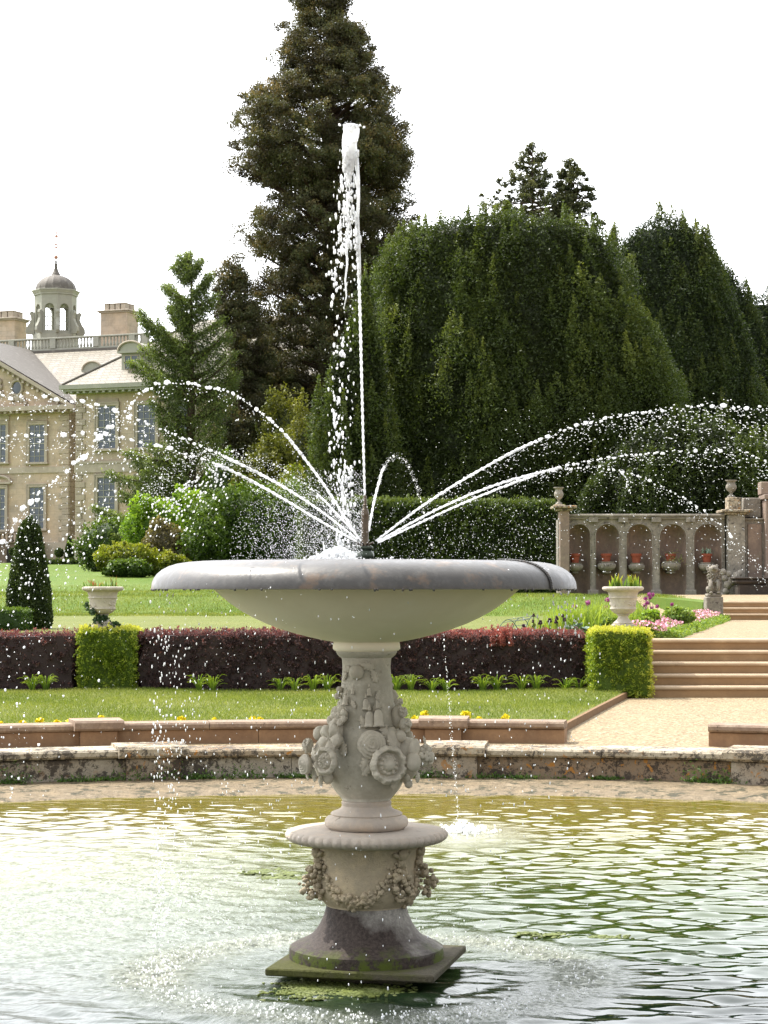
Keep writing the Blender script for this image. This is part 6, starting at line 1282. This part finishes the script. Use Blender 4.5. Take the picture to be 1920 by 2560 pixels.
# chimneys
def chimney(u0, u1, vt, y, vb=900):
    xa, xb = hx(u0, y), hx(u1, y); u = (u0+u1)/2; z3, z1_, z0_ = hz(vt, y, u), hz(vt+25, y, u), hz(vt+18, y, u); q = MB(); q.box(xa, xb, y, y+1.7, hz(vb, y, u), z1_); ch_ = hb(q, 'chimney', M_ash)
    q = MB(); q.box(xa-.12, xb+.12, y-.12, y+1.82, z1_+.002, z1_+.10, bev=.02).box(xa-.22, xb+.22, y-.22, y+1.92, z1_+.102, z0_, bev=.02); hb(q, 'chimney_cap', M_trim, ch_)
    n = 4
    for k in range(n):
        for yy in (0, 1): w_ = (xb-xa-.35)/n; x_ = xa+.17+w_*k; q = MB(); q.box(x_+.03, x_+w_-.03, y+.15+yy*.8, y+.75+yy*.8, z0_+.002, z3-.06, bev=.04).box(x_+.0, x_+w_-.002, y+.12+yy*.8, y+.78+yy*.8, z3-.058, z3, bev=.03); hb(q, 'flue', M_trim, ch_)
chimney(249, 315, 757, yq+5); chimney(-40, 33, 777, yq+5)
# cupola
yc = yq+5.5; xc, _ = hl(139, 800, yc); hs_ = (W0[:2]@eY+yc)/1.0; sc = 1/ (FPX/ (W0[1]+yc*math.cos(AL)-xc*math.sin(AL)))
zq = lambda v: hl(139, v, yc)[1]
rc = MB(); n8 = lambda th, k: 1+0*th; rot8 = math.radians(22.5)-AL*0
def oct_(mb, r0, z0, r1, z1): 
    a = np.arange(8)*math.pi/4+rot8+math.radians(12)
    V = np.concatenate([np.stack([xc+r0*np.cos(a), yc+r0*np.sin(a), 0*a+z0], 1), np.stack([xc+r1*np.cos(a), yc+r1*np.sin(a), 0*a+z1], 1)]); mb.add(V, [(k, (k+1) % 8, 8+(k+1) % 8, 8+k) for k in range(8)]+[tuple(range(7, -1, -1)), tuple(range(8, 16))])
r8 = 53*sc; oct_(rc, r8+.1, zq(890), r8+.1, zq(838)); oct_(rc, r8, zq(838)+.002, r8, zq(831)); oct_(rc, r8, zq(764), r8, zq(741)); oct_(rc, r8+.08, zq(741)+.002, r8+.08, zq(737)); oct_(rc, r8+.1, zq(737)+.002, 60*sc, zq(731)); oct_(rc, 61*sc, zq(731)+.002, 61*sc, zq(728)); cup = hb(rc, 'cupola', M_lpaint)
aa = np.arange(8)*math.pi/4+rot8+math.radians(12); q = MB(); gl = MB()
for k in range(8):
    p0, p1 = np.array([math.cos(aa[k]), math.sin(aa[k])])*r8, np.array([math.cos(aa[(k+1) % 8]), math.sin(aa[(k+1) % 8])])*r8; W_ = np.linalg.norm(p1-p0); e1 = (p1-p0)/W_; nn = -np.array([e1[1], -e1[0]])
    def M8(V, p0=p0, e1=e1, nn=nn): o = V.copy(); o[:, 0] = xc+p0[0]+e1[0]*V[:, 0]+nn[0]*V[:, 1]; o[:, 1] = yc+p0[1]+e1[1]*V[:, 0]+nn[1]*V[:, 1]; return o
    m_ = .2*W_; z0_, z1_ = zq(831)+.002, zq(764)-.002; q.box(0, m_, 0, .22, z0_, z1_, M=M8).box(W_-m_, W_, .001, .22, z0_, z1_, M=M8)
    r = (W_-2*m_)/2; t = np.linspace(math.pi, 0, 13); ax_, az_ = W_/2+r*np.cos(t), z1_-r+r*np.sin(t)
    V = np.concatenate([np.stack([ax_, 0*ax_, az_], 1), np.stack([ax_, 0*ax_, 0*ax_+z1_], 1), np.stack([ax_, 0*ax_+.2, az_], 1)]); q.add(M8(V), [(j, j+1, 14+j, 13+j) for j in range(12)]+[(j, j+1, 27+j, 26+j) for j in range(12)])
    gl.box(W_/2-.02, W_/2+.02, .10, .14, z0_, z1_-.1, M=M8)
    for j in range(1, 6): zz_ = z0_+(z1_-z0_)*j/6; gl.box(m_, W_-m_, .105, .135, zz_-.012, zz_+.012, M=M8)
hb(q, 'arcade', M_lpaint, cup); hb(gl, 'glazing_bars', M_lpaint, cup)
for k in range(8):     # scrolled buttresses
    a = aa[k]; q = MB(); prof = [(r8, zq(838)), (r8+.50, zq(838)), (r8+.62, zq(832)), (r8+.58, zq(822)), (r8+.38, zq(812)), (r8+.22, zq(800)), (r8+.26, zq(792)), (r8+.34, zq(787)), (r8+.30, zq(782)), (r8+.16, zq(780)), (r8-.02, zq(784))]
    t_ = np.array([-math.sin(a), math.cos(a)])*.11; V = [(xc+r*math.cos(a)+s*t_[0], yc+r*math.sin(a)+s*t_[1], z) for s in (-1, 1) for r, z in prof]; m_ = len(prof)
    q.add(V, [tuple(range(m_)), tuple(range(2*m_-1, m_-1, -1))]+[(j, (j+1) % m_, m_+(j+1) % m_, m_+j) for j in range(m_)]); hb(q, 'scroll_buttress', M_lpaint, cup)
q = MB(); prof = [(50*sc*math.cos(t), zq(728)+.003+(zq(688)-zq(728))*math.sin(t)) for t in np.linspace(0, 1.45, 16)]; q.lathe(prof, (xc, yc, 0), 96, lambda th, k: 1+.035*np.maximum(0, np.cos(th*16))**4); hb(q, 'dome', M_leadroof, cup, smooth=True)
M_cop = plain('coppery_ball', (.45, .22, .15), .4, .5)
q = MB(); q.lathe([(h*sc, zq(v)) for h, v in ((11, 689), (11, 685), (9, 683), (6, 676), (3.5, 669), (4.5, 667), (3, 665), (4.5, 662), (2.2, 658), (3, 655), (1.5, 650))], (xc, yc, 0), 20); fin = hb(q, 'finial', M_leadroof, cup, smooth=True)
q = MB(); q.ell((xc, yc, zq(643)), (5.3*sc,)*3, nu=16, nv=10); hb(q, 'ball', M_cop, fin, smooth=True)
q = MB(); q.tube([(xc, yc, zq(648)), (xc, yc, zq(580))], .035, 6); q.tube([(xc+4.5*sc*math.cos(t), yc, zq(615)+5*sc*math.sin(t)) for t in np.linspace(0, 6.283, 14)], .04, 5, cap=False); q.box(xc-3*sc, xc+5*sc, yc-.02, yc+.02, zq(594), zq(588)).box(xc-2*sc, xc+4*sc, yc-.02, yc+.02, zq(584), zq(581)); hb(q, 'weather_vane', M_cop, fin)
# entrance stair with balustrade at the left edge
M_dst = stone_mat('dark_stair_stone', (.20, .15, .12), (.10, .07, .06), (.27, .21, .17), 1.5, 8, .4, .2)
ys = y2-3.2; xa, xb = hx(-60, ys), hx(47, ys); q = MB(); q.box(xa, xb, ys, y2-.14, -.3, hz(1356, ys)).box(xa, xb+.1, ys-.1, y2-.13, hz(1356, ys)+.002, hz(1353, ys)).box(xa, xb+.1, ys-.1, ys+.15, hz(1331, ys), hz(1327, ys)); es = hb(q, 'entrance_stair', M_dst)
x = xa
while x < xb: q = MB(); q.lathe([(r*1.1, hz(1353, ys)+.004+h*1.0) for r, h in bp if hz(1353, ys)+h < hz(1331, ys)], (x, ys+.03, 0), 8); hb(q, 'baluster', M_dst, es, smooth=True); x += .30
q = MB(); q.box(hx(18, ys), hx(38, ys), ys-.03, ys-.003, -.2, hz(1368, ys)); hb(q, 'doorway', plain('dark_doorway', (.02, .018, .016), .9), es)
# ================= the water in the air =================
def water_air():
    m = Mat('falling_water'); d = m.n('ShaderNodeBsdfDiffuse'); d.inputs[0].default_value = (.96, .97, .98, 1); t = m.n('ShaderNodeBsdfTranslucent'); t.inputs[0].default_value = (.96, .97, .98, 1)
    g_ = m.n('ShaderNodeBsdfGlass', Roughness=.08, IOR=1.33); a = m.n('ShaderNodeMixShader', Fac=.6); m.l(d.outputs[0], a.inputs[1]); m.l(t.outputs[0], a.inputs[2])
    b = m.n('ShaderNodeMixShader', Fac=.10); m.l(a.outputs[0], b.inputs[1]); m.l(g_.outputs[0], b.inputs[2]); return m.out(b.outputs[0])
M_air = water_air()
ICO = None
def _ico():
    t = (1+5**.5)/2; V = np.array([(-1, t, 0), (1, t, 0), (-1, -t, 0), (1, -t, 0), (0, -1, t), (0, 1, t), (0, -1, -t), (0, 1, -t), (t, 0, -1), (t, 0, 1), (-t, 0, -1), (-t, 0, 1)]); V /= np.linalg.norm(V[0])
    F = np.array([(0, 11, 5), (0, 5, 1), (0, 1, 7), (0, 7, 10), (0, 10, 11), (1, 5, 9), (5, 11, 4), (11, 10, 2), (10, 7, 6), (7, 1, 8), (3, 9, 4), (3, 4, 2), (3, 2, 6), (3, 6, 8), (3, 8, 9), (4, 9, 5), (2, 4, 11), (6, 2, 10), (8, 6, 7), (9, 8, 1)]); return V, F
IV, IF = _ico(); OV = np.array([(1, 0, 0), (-1, 0, 0), (0, 1, 0), (0, -1, 0), (0, 0, 1), (0, 0, -1.)]); OF = np.array([(0, 2, 4), (2, 1, 4), (1, 3, 4), (3, 0, 4), (2, 0, 5), (1, 2, 5), (3, 1, 5), (0, 3, 5)])
def drops(mb, C, r, d=None, asp=1.5, fine=False):
    "droplets at C, radius r, drawn out along d"
    n = len(C)
    if n == 0: return
    BV, BF = (OV, OF) if fine else (IV, IF); r = np.broadcast_to(r, (n,)).reshape(n, 1, 1); d = rdir(n) if d is None else unit(np.broadcast_to(np.asarray(d, float), (n, 3)))
    asp = np.broadcast_to(asp, (n,)).reshape(n, 1); dt = d @ BV.T                       # n x k
    V = BV[None]+(asp-1)[:, :, None]*dt[..., None]*d[:, None]
    if not fine: V = V*(1+.22*rng.normal(size=(n, len(BV), 1)).clip(-1, 1))
    V = C[:, None]+V*r; k = len(BV)
    mb.add(V.reshape(-1, 3), (BF[None]+(np.arange(n)*k)[:, None, None]).reshape(-1, 3))
def path(pts, m=400):
    "smooth path through (u, v, D) points; returns world points evenly spaced in the picture"
    p = np.array(pts, float); s = np.concatenate([[0], np.cumsum(np.hypot(np.diff(p[:, 0]), np.diff(p[:, 1])))])
    t = np.linspace(0, s[-1], m); k = np.clip(np.searchsorted(s, t, 'right')-1, 0, len(s)-2)
    tan = np.gradient(p, s, axis=0); h = (s[k+1]-s[k]); x = ((t-s[k])/h)[:, None]; h = h[:, None]
    q = (2*x**3-3*x**2+1)*p[k]+(x**3-2*x**2+x)*h*tan[k]+(-2*x**3+3*x**2)*p[k+1]+(x**3-x**2)*h*tan[k+1]
    return np.array([P(a, b, c) for a, b, c in q]), t
def jet(pts, label, solid, w0=2.6, w1=3.6, beads=1.0, spray=0.5, sp_r=(.6, 1.5), sp_w=8, sp_side=0.):
    """pts (u, v, D); solid: picture length that is an unbroken stream, the rest is beads"""
    W, t = path(pts, 900); Ltot = t[-1]; mb = MB(); S = 9.2/FPX; tan = unit(np.gradient(W, axis=0)); m_ = t < solid
    if m_.sum() > 5:
        k = np.where(m_)[0][::2]; n_ = len(k); wob = np.cumsum(rng.normal(0, .35, n_)); wob = wob-np.convolve(wob, np.ones(9)/9, 'same')
        r = (w0+(w1-w0)*t[k]/Ltot)*(1+.22*np.sin(t[k]*.37+rng.uniform(0, 6))+.16*rng.normal(size=n_)*np.clip(t[k]/solid, .2, 1))
        r[-6:] *= np.linspace(1, .3, 6); r[:3] *= [.6, .8, .95]; Wk = W[k]+np.stack([0*wob, 0*wob, wob*S*1.1], 1)
        mb.tube(Wk, np.maximum(r, .6)*S, 7)
    # beads
    s = solid*.75; C, rr_, dd = [], [], []
    while s < Ltot:
        f = s/Ltot; i = int(np.searchsorted(t, s)); i = min(i, len(W)-1); r = (w0+(w1-w0)*f)*float(np.clip(rng.lognormal(-.15, .42), .35, 1.75))
        j = 1.4*(s-solid*.75)/Ltot*3
        C.append(W[i]+rng.normal(0, 1, 3)*[S*j, S*2, S*(j+.6)]); rr_.append(r*S*.85); dd.append(tan[i]); s += r*rng.uniform(1.5, 2.9+f*1.7)/beads
        if rng.random() < .30*f*3: s += rng.uniform(4, 14)*f
    if C: drops(mb, np.array(C), np.array(rr_), np.array(dd), rng.uniform(1.1, 1.9, len(C)))
    # fine drops shed around and below the path
    n = int(Ltot*spray)
    if n:
        i = np.minimum((rng.random(n)**.6*len(W)).astype(int), len(W)-1); f = i/len(W)
        off = rng.normal(0, 1, n)*sp_w*(.3+1.2*f); C = W[i]+np.stack([rng.normal(0, 4, n), rng.normal(0, 25, n)*f, off-np.abs(rng.normal(0, sp_side, n))*f], 1)*S
        drops(mb, C, rng.uniform(*sp_r, n)*S, tan[i], 1.9, True)
    return tag(mb.build('water_jet', M_air, smooth=True), label, 'water jet', 'jets from the fountain head')
D0 = CY
jet([(912, 1240, D0), (908, 1100, D0), (903, 900, D0), (898, 720, D0), (893, 600, D0), (891, 540, D0)], 'thin vertical central jet rising from the bronze stem', 800, 2.6, 4.2, spray=.0)
jet([(940, 1352, D0-.05), (1060, 1262, 8.9), (1200, 1175, 8.7), (1320, 1112, 8.5), (1450, 1062, 8.35), (1560, 1038, 8.2), (1680, 1022, 8.1), (1800, 1014, 8.0), (1920, 1024, 7.9), (1990, 1040, 7.85)], 'highest water jet arching to the right out of the picture', 480, 2.6, 4.2, spray=.75, sp_side=46)
jet([(944, 1354, D0), (1100, 1270, D0), (1240, 1212, D0), (1380, 1174, D0), (1500, 1148, D0), (1600, 1135, D0), (1720, 1130, D0), (1830, 1129, D0), (1890, 1142, D0), (1950, 1170, D0)], 'middle water jet arching to the right', 500, 2.6, 3.6, spray=.35, sp_side=25)
jet([(945, 1357, D0+.05), (1080, 1293, 9.4), (1220, 1232, 9.7), (1330, 1192, 9.9), (1400, 1174, 10), (1480, 1170, 10.2), (1560, 1180, 10.3), (1640, 1210, 10.4), (1720, 1252, 10.5), (1790, 1305, 10.6), (1850, 1360, 10.7), (1915, 1430, 10.8)], 'lowest water jet arching right and falling before the niches', 430, 2.5, 3.4, spray=.3, sp_side=25)
jet([(1556, 1183, 9.2), (1566, 1198, 9.2), (1572, 1215, 9.2), (1566, 1235, 9.2)], 'short string of drops breaking down from the lowest right jet', 0, 3, 2.6, spray=.2)
jet([(922, 1328, D0+.05), (932, 1270, 9.6), (945, 1215, 10.3), (962, 1165, 11), (985, 1141, 11.5), (1008, 1148, 12), (1025, 1175, 12.5), (1040, 1210, 13), (1050, 1240, 13.2)], 'steep short water jet curling over just right of the bronze stem', 170, 2.6, 4.0, spray=.7, sp_w=7)
jet([(1050, 1242, 13.3), (1064, 1300, 13.7), (1076, 1345, 14), (1090, 1378, 14.2)], 'falling tail of drops right of the stem above the rim', 0, 3.6, 2.8, beads=.9, spray=.2)
jet([(1108, 1560, 14.5), (1113, 1640, 14.5), (1120, 1720, 14.5), (1126, 1800, 14.55), (1134, 1900, 14.6), (1142, 2000, 14.6), (1147, 2066, 14.6)], 'string of drops falling into the pool right of the column', 0, 2.6, 3.2, beads=.45, spray=.35, sp_w=14)
jet([(900, 1350, D0), (860, 1290, 8.9), (810, 1212, 8.6), (760, 1145, 8.4), (700, 1072, 8.1), (650, 1030, 7.9), (600, 995, 7.7), (550, 975, 7.5), (500, 964, 7.4), (450, 958, 7.3), (400, 957, 7.2), (350, 985, 7.1), (310, 1030, 7.0), (270, 1070, 6.9), (205, 1145, 6.8), (140, 1195, 6.7), (80, 1255, 6.6), (20, 1335, 6.5), (-20, 1390, 6.45)], 'tall water jet arching left over the house', 330, 2.6, 4.8, spray=.3, sp_w=10, sp_side=30)
jet([(893, 1348, D0), (800, 1276, 8.9), (700, 1212, 8.6), (600, 1160, 8.4), (540, 1132, 8.2), (480, 1104, 8.1), (430, 1085, 8.0), (370, 1058, 7.9), (300, 1032, 7.8), (230, 1012, 7.6), (150, 998, 7.5), (60, 988, 7.4), (-20, 984, 7.3)], 'water jet reaching left past the pediment', 400, 2.5, 4.6, spray=.35, sp_w=9, sp_side=24)
jet([(892, 1354, D0), (800, 1302, 9.0), (700, 1242, 8.8), (620, 1198, 8.7), (540, 1160, 8.6), (450, 1130, 8.5), (380, 1112, 8.4), (310, 1095, 8.3), (240, 1083, 8.2), (160, 1083, 8.1), (80, 1090, 8.0), (0, 1098, 7.9), (-30, 1102, 7.9)], 'lower water jet reaching left across the house windows', 400, 2.5, 4.6, spray=.35, sp_w=9, sp_side=30)
jet([(898, 1345, D0+.1), (840, 1282, 9.6), (790, 1232, 10), (740, 1195, 10.3), (690, 1165, 10.6), (640, 1148, 10.9), (590, 1130, 11), (540, 1128, 11.2), (480, 1135, 11.4), (430, 1165, 11.6), (385, 1205, 11.7), (350, 1225, 11.8)], 'broken water jet arching left behind the others', 150, 2.2, 3.6, beads=.8, spray=1.3, sp_w=16, sp_side=34)
# the crown of the central jet
S = 9.2/FPX; mb = MB(); zz = np.linspace(314, 455, 40); cu = 877+np.interp(zz, [314, 400, 455], [0, -3, -6]); hw = np.interp(zz, [314, 320, 345, 390, 420, 455], [17, 20.5, 19.5, 17, 13, 5])
ths = np.linspace(0, 2*math.pi, 25); V = np.zeros((len(zz), len(ths), 3))
for i, v in enumerate(zz):
    c = P(cu[i], v, D0); rr_ = hw[i]*S*(1+.12*np.sin(ths*3+v*.1)+.16*rng.normal(size=len(ths))*np.clip((v-370)/80, 0, 1)); rr_[-1] = rr_[0]; V[i, :, 0] = c[0]+rr_*np.cos(ths); V[i, :, 1] = c[1]+rr_*np.sin(ths); V[i, :, 2] = c[2]+.003*rng.normal(size=len(ths))*(i > 3)
mb.grid(V[..., 0], V[..., 1], V[..., 2]); c = P(cu[0], 314, D0); mb.ell(c, (17*S, 17*S, 5*S), nu=20, nv=8, noise=.25); drops(mb, np.array([P(877+rng.normal(0, 11), 312+abs(rng.normal(0, 5)), D0+rng.normal(0, .02)) for _ in range(40)]), rng.uniform(1.2, 4.2, 40)*S, None, 1.3)
n = 420; v = 375+rng.random(n)**1.3*260; u = 874+rng.normal(0, 1, n)*np.interp(v, [395, 450, 590], [9, 14, 15])-np.interp(v, [395, 590], [0, 8]); drops(mb, np.array([P(a, b, D0+rng.normal(0, .02)) for a, b in zip(u, v)]), rng.gamma(2.4, .75, n).clip(.5, 3.6)*S, (0, 0, 1), rng.uniform(1.6, 4.2, n))
mb.tube([P(a, b, D0) for a, b in ((872, 480), (868, 520), (872, 560), (866, 610), (868, 660), (863, 700), (866, 740), (860, 770))], np.array([4, 3.5, 3.2, 2.8, 2.6, 2.2, 2.0, 1.0])*S, 7)
mb.tube([P(a, b, D0) for a, b in ((893, 395), (895, 450), (896, 500), (894, 545), (897, 600), (899, 660), (900, 700))], np.array([4, 5, 4.2, 4, 3.6, 3.4, 3])*S, 7)
tag(mb.build('water_jet', M_air, smooth=True), 'white foaming head of the central jet before the giant redwood', 'water jet', 'jets from the fountain head')
# drops falling back from the central jet, spray, drips: nobody could count them
mb = MB(); n = 360; v = 500+rng.random(n)**.8*870; u = np.interp(v, [500, 700, 900, 1200, 1370], [868, 862, 850, 848, 862])+rng.normal(0, 1, n)*np.interp(v, [500, 800, 1370], [16, 18, 26]); k = u < 893; u, v = u[k], v[k]
drops(mb, np.array([P(a, b, D0+rng.normal(0, .06)) for a, b in zip(u, v)]), rng.gamma(2.2, .75, len(u)).clip(.5, 4.2)*S, (0, 0, 1), rng.uniform(1.6, 3.0, len(u)))
for (uc_, vc_, m_, sp) in ((835, 690, 22, 14), (855, 880, 10, 9), (842, 1080, 10, 12), (862, 1245, 26, 14), (870, 1205, 18, 16), (850, 1345, 14, 10)):
    a, b = uc_+rng.normal(0, sp*.6, m_), vc_+rng.normal(0, sp*1.6, m_); drops(mb, np.array([P(x, y, D0+.02) for x, y in zip(a, b)]), rng.uniform(2.2, 4.2, m_)*S, (0, 0, 1), 1.9)
tag(mb.build('falling_drops', M_air, smooth=True, loc=(0, 0, 0)), 'drops falling back beside the central jet', 'water drops', kind='stuff')
mb = MB(); n = 11000; x = rng.exponential(1, n); ang = rng.uniform(0, math.pi*.60, n); r_ = (rng.random(n)**.7)*300
u, v = 905-r_*np.cos(ang*.85)*1.12, 1400-r_*np.sin(ang)*.82; k = (v > 1175) & (rng.random(n) < np.exp(-((r_-120)/150)**2)); u, v = u[k], v[k]
drops(mb, np.array([P(a, b, D0+rng.normal(0, .28)) for a, b in zip(u, v)]), np.abs(rng.normal(.55, .28, len(u))).clip(.25, 1.5)*S, (-.5, 0, 1), 1.7, True)
n = 1300; u, v = rng.uniform(900, 1400, n), 1400-np.abs(rng.normal(0, 95, n)); drops(mb, np.array([P(a, b, D0+rng.normal(0, .3)) for a, b in zip(u, v)]), np.abs(rng.normal(.5, .3, n)).clip(.25, 1.4)*S, (.2, 0, 1), 1.5, True)
tag(mb.build('spray', M_air, loc=(0, 0, 0)), 'fine white spray hanging over the left half of the bowl', 'spray', kind='stuff')
# splashing in the bowl
mb = MB(); n = 420; u = 845+rng.normal(0, 1, n)*42; u = np.where(u > 893, 893-rng.uniform(0, 60, n), u); hmx = 34*np.exp(-((u-845)/50)**2)+4; v = 1404-rng.random(n)**1.8*hmx
drops(mb, np.array([P(a, b, D0+rng.normal(-.1, .14)) for a, b in zip(u, v)]), rng.uniform(1.5, 4.5, n)*S, (0, 0, 1), rng.uniform(1, 1.9, n))
for (a, b, c, d) in ((818, 1400, 808, 1358), (826, 1400, 822, 1375), (838, 1400, 842, 1370), (850, 1400, 860, 1384), (800, 1402, 790, 1382), (872, 1402, 878, 1388)): mb.tube([P(a, b, D0-.1), P((a+c)/2-1, (b+d)/2, D0-.1), P(c, d, D0-.1)], np.array([4.5, 2.6, 1.3])*S, 7); drops(mb, P(c, d-2, D0-.1)[None], 2.4*S)
n = 130; u = rng.uniform(740, 1080, n); drops(mb, np.array([P(a, 1403-rng.random()**3*9, D0-.3) for a in u]), rng.uniform(.8, 2.6, n)*S)
tag(mb.build('bowl_splash', M_air, smooth=True, loc=(0, 0, 0)), 'white water splashing up inside the bowl left of the stem', 'splash', kind='stuff')
# curtains of drops under the rim, around the whole bowl, denser at the left
mb = MB(); zl = P(916, 1474, D0)[2]
def curtain(n, a0, a1, r0, r1, sz, zmin=0.02, pw=.8):
    a = rng.uniform(a0, a1, n); r = rng.uniform(r0, r1, n)*S; z = zmin+(zl-zmin)*(1-rng.random(n)**pw); C = np.stack([CX+r*np.sin(a)+rng.normal(0, .01, n), CY-r*np.cos(a), z], 1)
    drops(mb, C, rng.uniform(*sz, n)*S, (0, 0, 1), rng.uniform(1.7, 3.2, n), False)
curtain(300, -2.05, -1.15, 490, 528, (.7, 1.9)); curtain(90, -1.75, -1.4, 510, 529, (1.2, 2.7)); curtain(220, -math.pi, -1.15, 420, 520, (.8, 1.8)); curtain(380, -math.pi, math.pi, 300, 600, (.6, 1.9)); curtain(60, .9, 2.2, 500, 528, (1.2, 2.2), 1.5, 1); curtain(120, -1.2, .2, 505, 528, (.6, 1.4), .0, 1)
tag(mb.build('dripping_drops', M_air, smooth=True, loc=(0, 0, 0)), 'drops falling from the rim of the bowl into the pool', 'water drops', kind='stuff')
# drifting drops left of the fountain and over the right side
mb = MB(); n = 2000; u = rng.uniform(-20, 760, n); v = 1000+rng.random(n)*900; k = rng.random(n) < np.interp(v, [1000, 1150, 1500, 1900], [.2, .8, .75, .3])*np.interp(u, [0, 350, 760], [.8, .8, .5]); u, v = u[k], v[k]
drops(mb, np.array([P(a, b, rng.uniform(7, 12)) for a, b in zip(u, v)]), rng.gamma(2.5, .22, len(u)).clip(.2, 2.0)*S, np.stack([np.full(len(u), .38), 0*u, np.full(len(u), 1.)], 1), rng.uniform(1.8, 3.6, len(u)), True)
n = 260; u = np.interp(rng.random(n), [0, .3, .6, 1], [330, 250, 190, 0])+rng.normal(0, 26, n); v = np.interp(330-u, [0, 100, 330], [1180, 1370, 1560])+rng.normal(0, 60, n)-60
drops(mb, np.array([P(a, b, 7.5) for a, b in zip(u, v)]), rng.gamma(2.5, .6, n).clip(.5, 3)*S*.8, (.35, 0, 1), 1.5)
n = 120; u, v = np.abs(rng.normal(0, 75, n)), 1350+rng.random(n)*700; drops(mb, np.array([P(a, b, 7) for a, b in zip(u, v)]), rng.gamma(2.5, .6, n).clip(.5, 3.3)*S*.75, (.25, 0, 1), 1.4)
n = 900; u, v = rng.uniform(1250, 1920, n), 1020+rng.random(n)**.9*420; drops(mb, np.array([P(a, b, rng.uniform(8, 11)) for a, b in zip(u, v)]), np.abs(rng.normal(.65, .25, n)).clip(.3, 1.6)*S, (.8, 0, -.5), 2.2, True)
n = 160; u, v = rng.uniform(1000, 1500, n), 1480+rng.random(n)*520; drops(mb, np.array([P(a, b, rng.uniform(8.5, 12)) for a, b in zip(u, v)]), rng.uniform(.9, 2.0, n)*S, (0, 0, 1), 1.9)
n = 230; u = np.interp(rng.random(n), [0, 1], [560, 380])+rng.normal(0, 14, n); v = np.interp(u, [380, 560], [1260, 1150])+np.abs(rng.normal(0, 50, n)); drops(mb, np.array([P(a, b, 9.5) for a, b in zip(u, v)]), rng.uniform(1, 2.8, n)*S, (.5, 0, 1), 1.5)
tag(mb.build('drifting_drops', M_air, smooth=True, loc=(0, 0, 0)), 'scattered bright drops drifting left and right of the fountain', 'water drops', kind='stuff')
# splashes on the pool: the foaming impact behind and the sprinkle ring below the bowl
mb = MB(); n = 520; a = rng.uniform(0, 6.283, n); r = np.abs(rng.normal(0, .10, n)); drops(mb, np.stack([.57+r*np.cos(a), 14.5+r*np.sin(a)*1.6, np.abs(rng.normal(0, .022, n))*np.exp(-r*3)], 1), rng.uniform(.004, .013, n))
n = 1300; a = rng.uniform(0, 6.283, n); a = np.where(rng.random(n) < .5, rng.uniform(2.4, 5.3, n), a); r = rng.normal(.97, .07, n); drops(mb, np.stack([CX+r*np.sin(a), CY+r*np.cos(a), np.abs(rng.normal(0, .014, n))], 1), np.abs(rng.normal(.0026, .0014, n)).clip(.001, .007), (0, 0, 1), 1.4)
tag(mb.build('pool_splashes', M_air, smooth=True, loc=(0, 0, 0)), 'small splashes where drops strike the pool', 'splash', kind='stuff')
# algae floating on the pool
M_algae = stone_mat('floating_algae', (.17, .20, .04), (.07, .095, .02), (.38, .40, .16), 9, 50, .5, .6, rough=.6, bd=.01)
def algae(pts, n, label, sz=.03):
    mb = MB(); P0 = []
    for (u, v, ru, rv) in pts:
        m_ = int(3.2*n*ru*rv/sum(p[2]*p[3] for p in pts))+3; a = rng.uniform(0, 6.283, m_); r = np.abs(rng.normal(0, .62, m_))*(1+.35*np.sin(a*3+u)); P0 += [G(u+ru*rr_*math.cos(t), v+rv*rr_*math.sin(t), 0.0) for rr_, t in zip(r, a)]
    for c in P0: mb.ell(c+[0, 0, .001], (sz*rng.uniform(.2, .75), sz*rng.uniform(.2, .8), .0055*rng.uniform(.4, 1.3)), RX(rng.uniform(0, 3), 'Z'), nu=7, nv=4, noise=.4)
    tag(mb.build('algae', M_algae, smooth=True), label, 'algae', kind='stuff')
algae([(760, 2472, 62, 12), (830, 2466, 100, 12), (935, 2474, 90, 9), (800, 2488, 90, 9), (900, 2486, 70, 7), (740, 2460, 40, 7)], 520, 'yellow green algae floating before the slab', .022)
algae([(665, 2180, 55, 6), (730, 2186, 45, 6), (700, 2196, 60, 4)], 170, 'pale algae patch floating left of the socle', .03)
algae([(1390, 2338, 70, 3), (1500, 2344, 90, 4), (1320, 2334, 30, 4)], 120, 'thin pale algae line floating right of the fountain', .025)
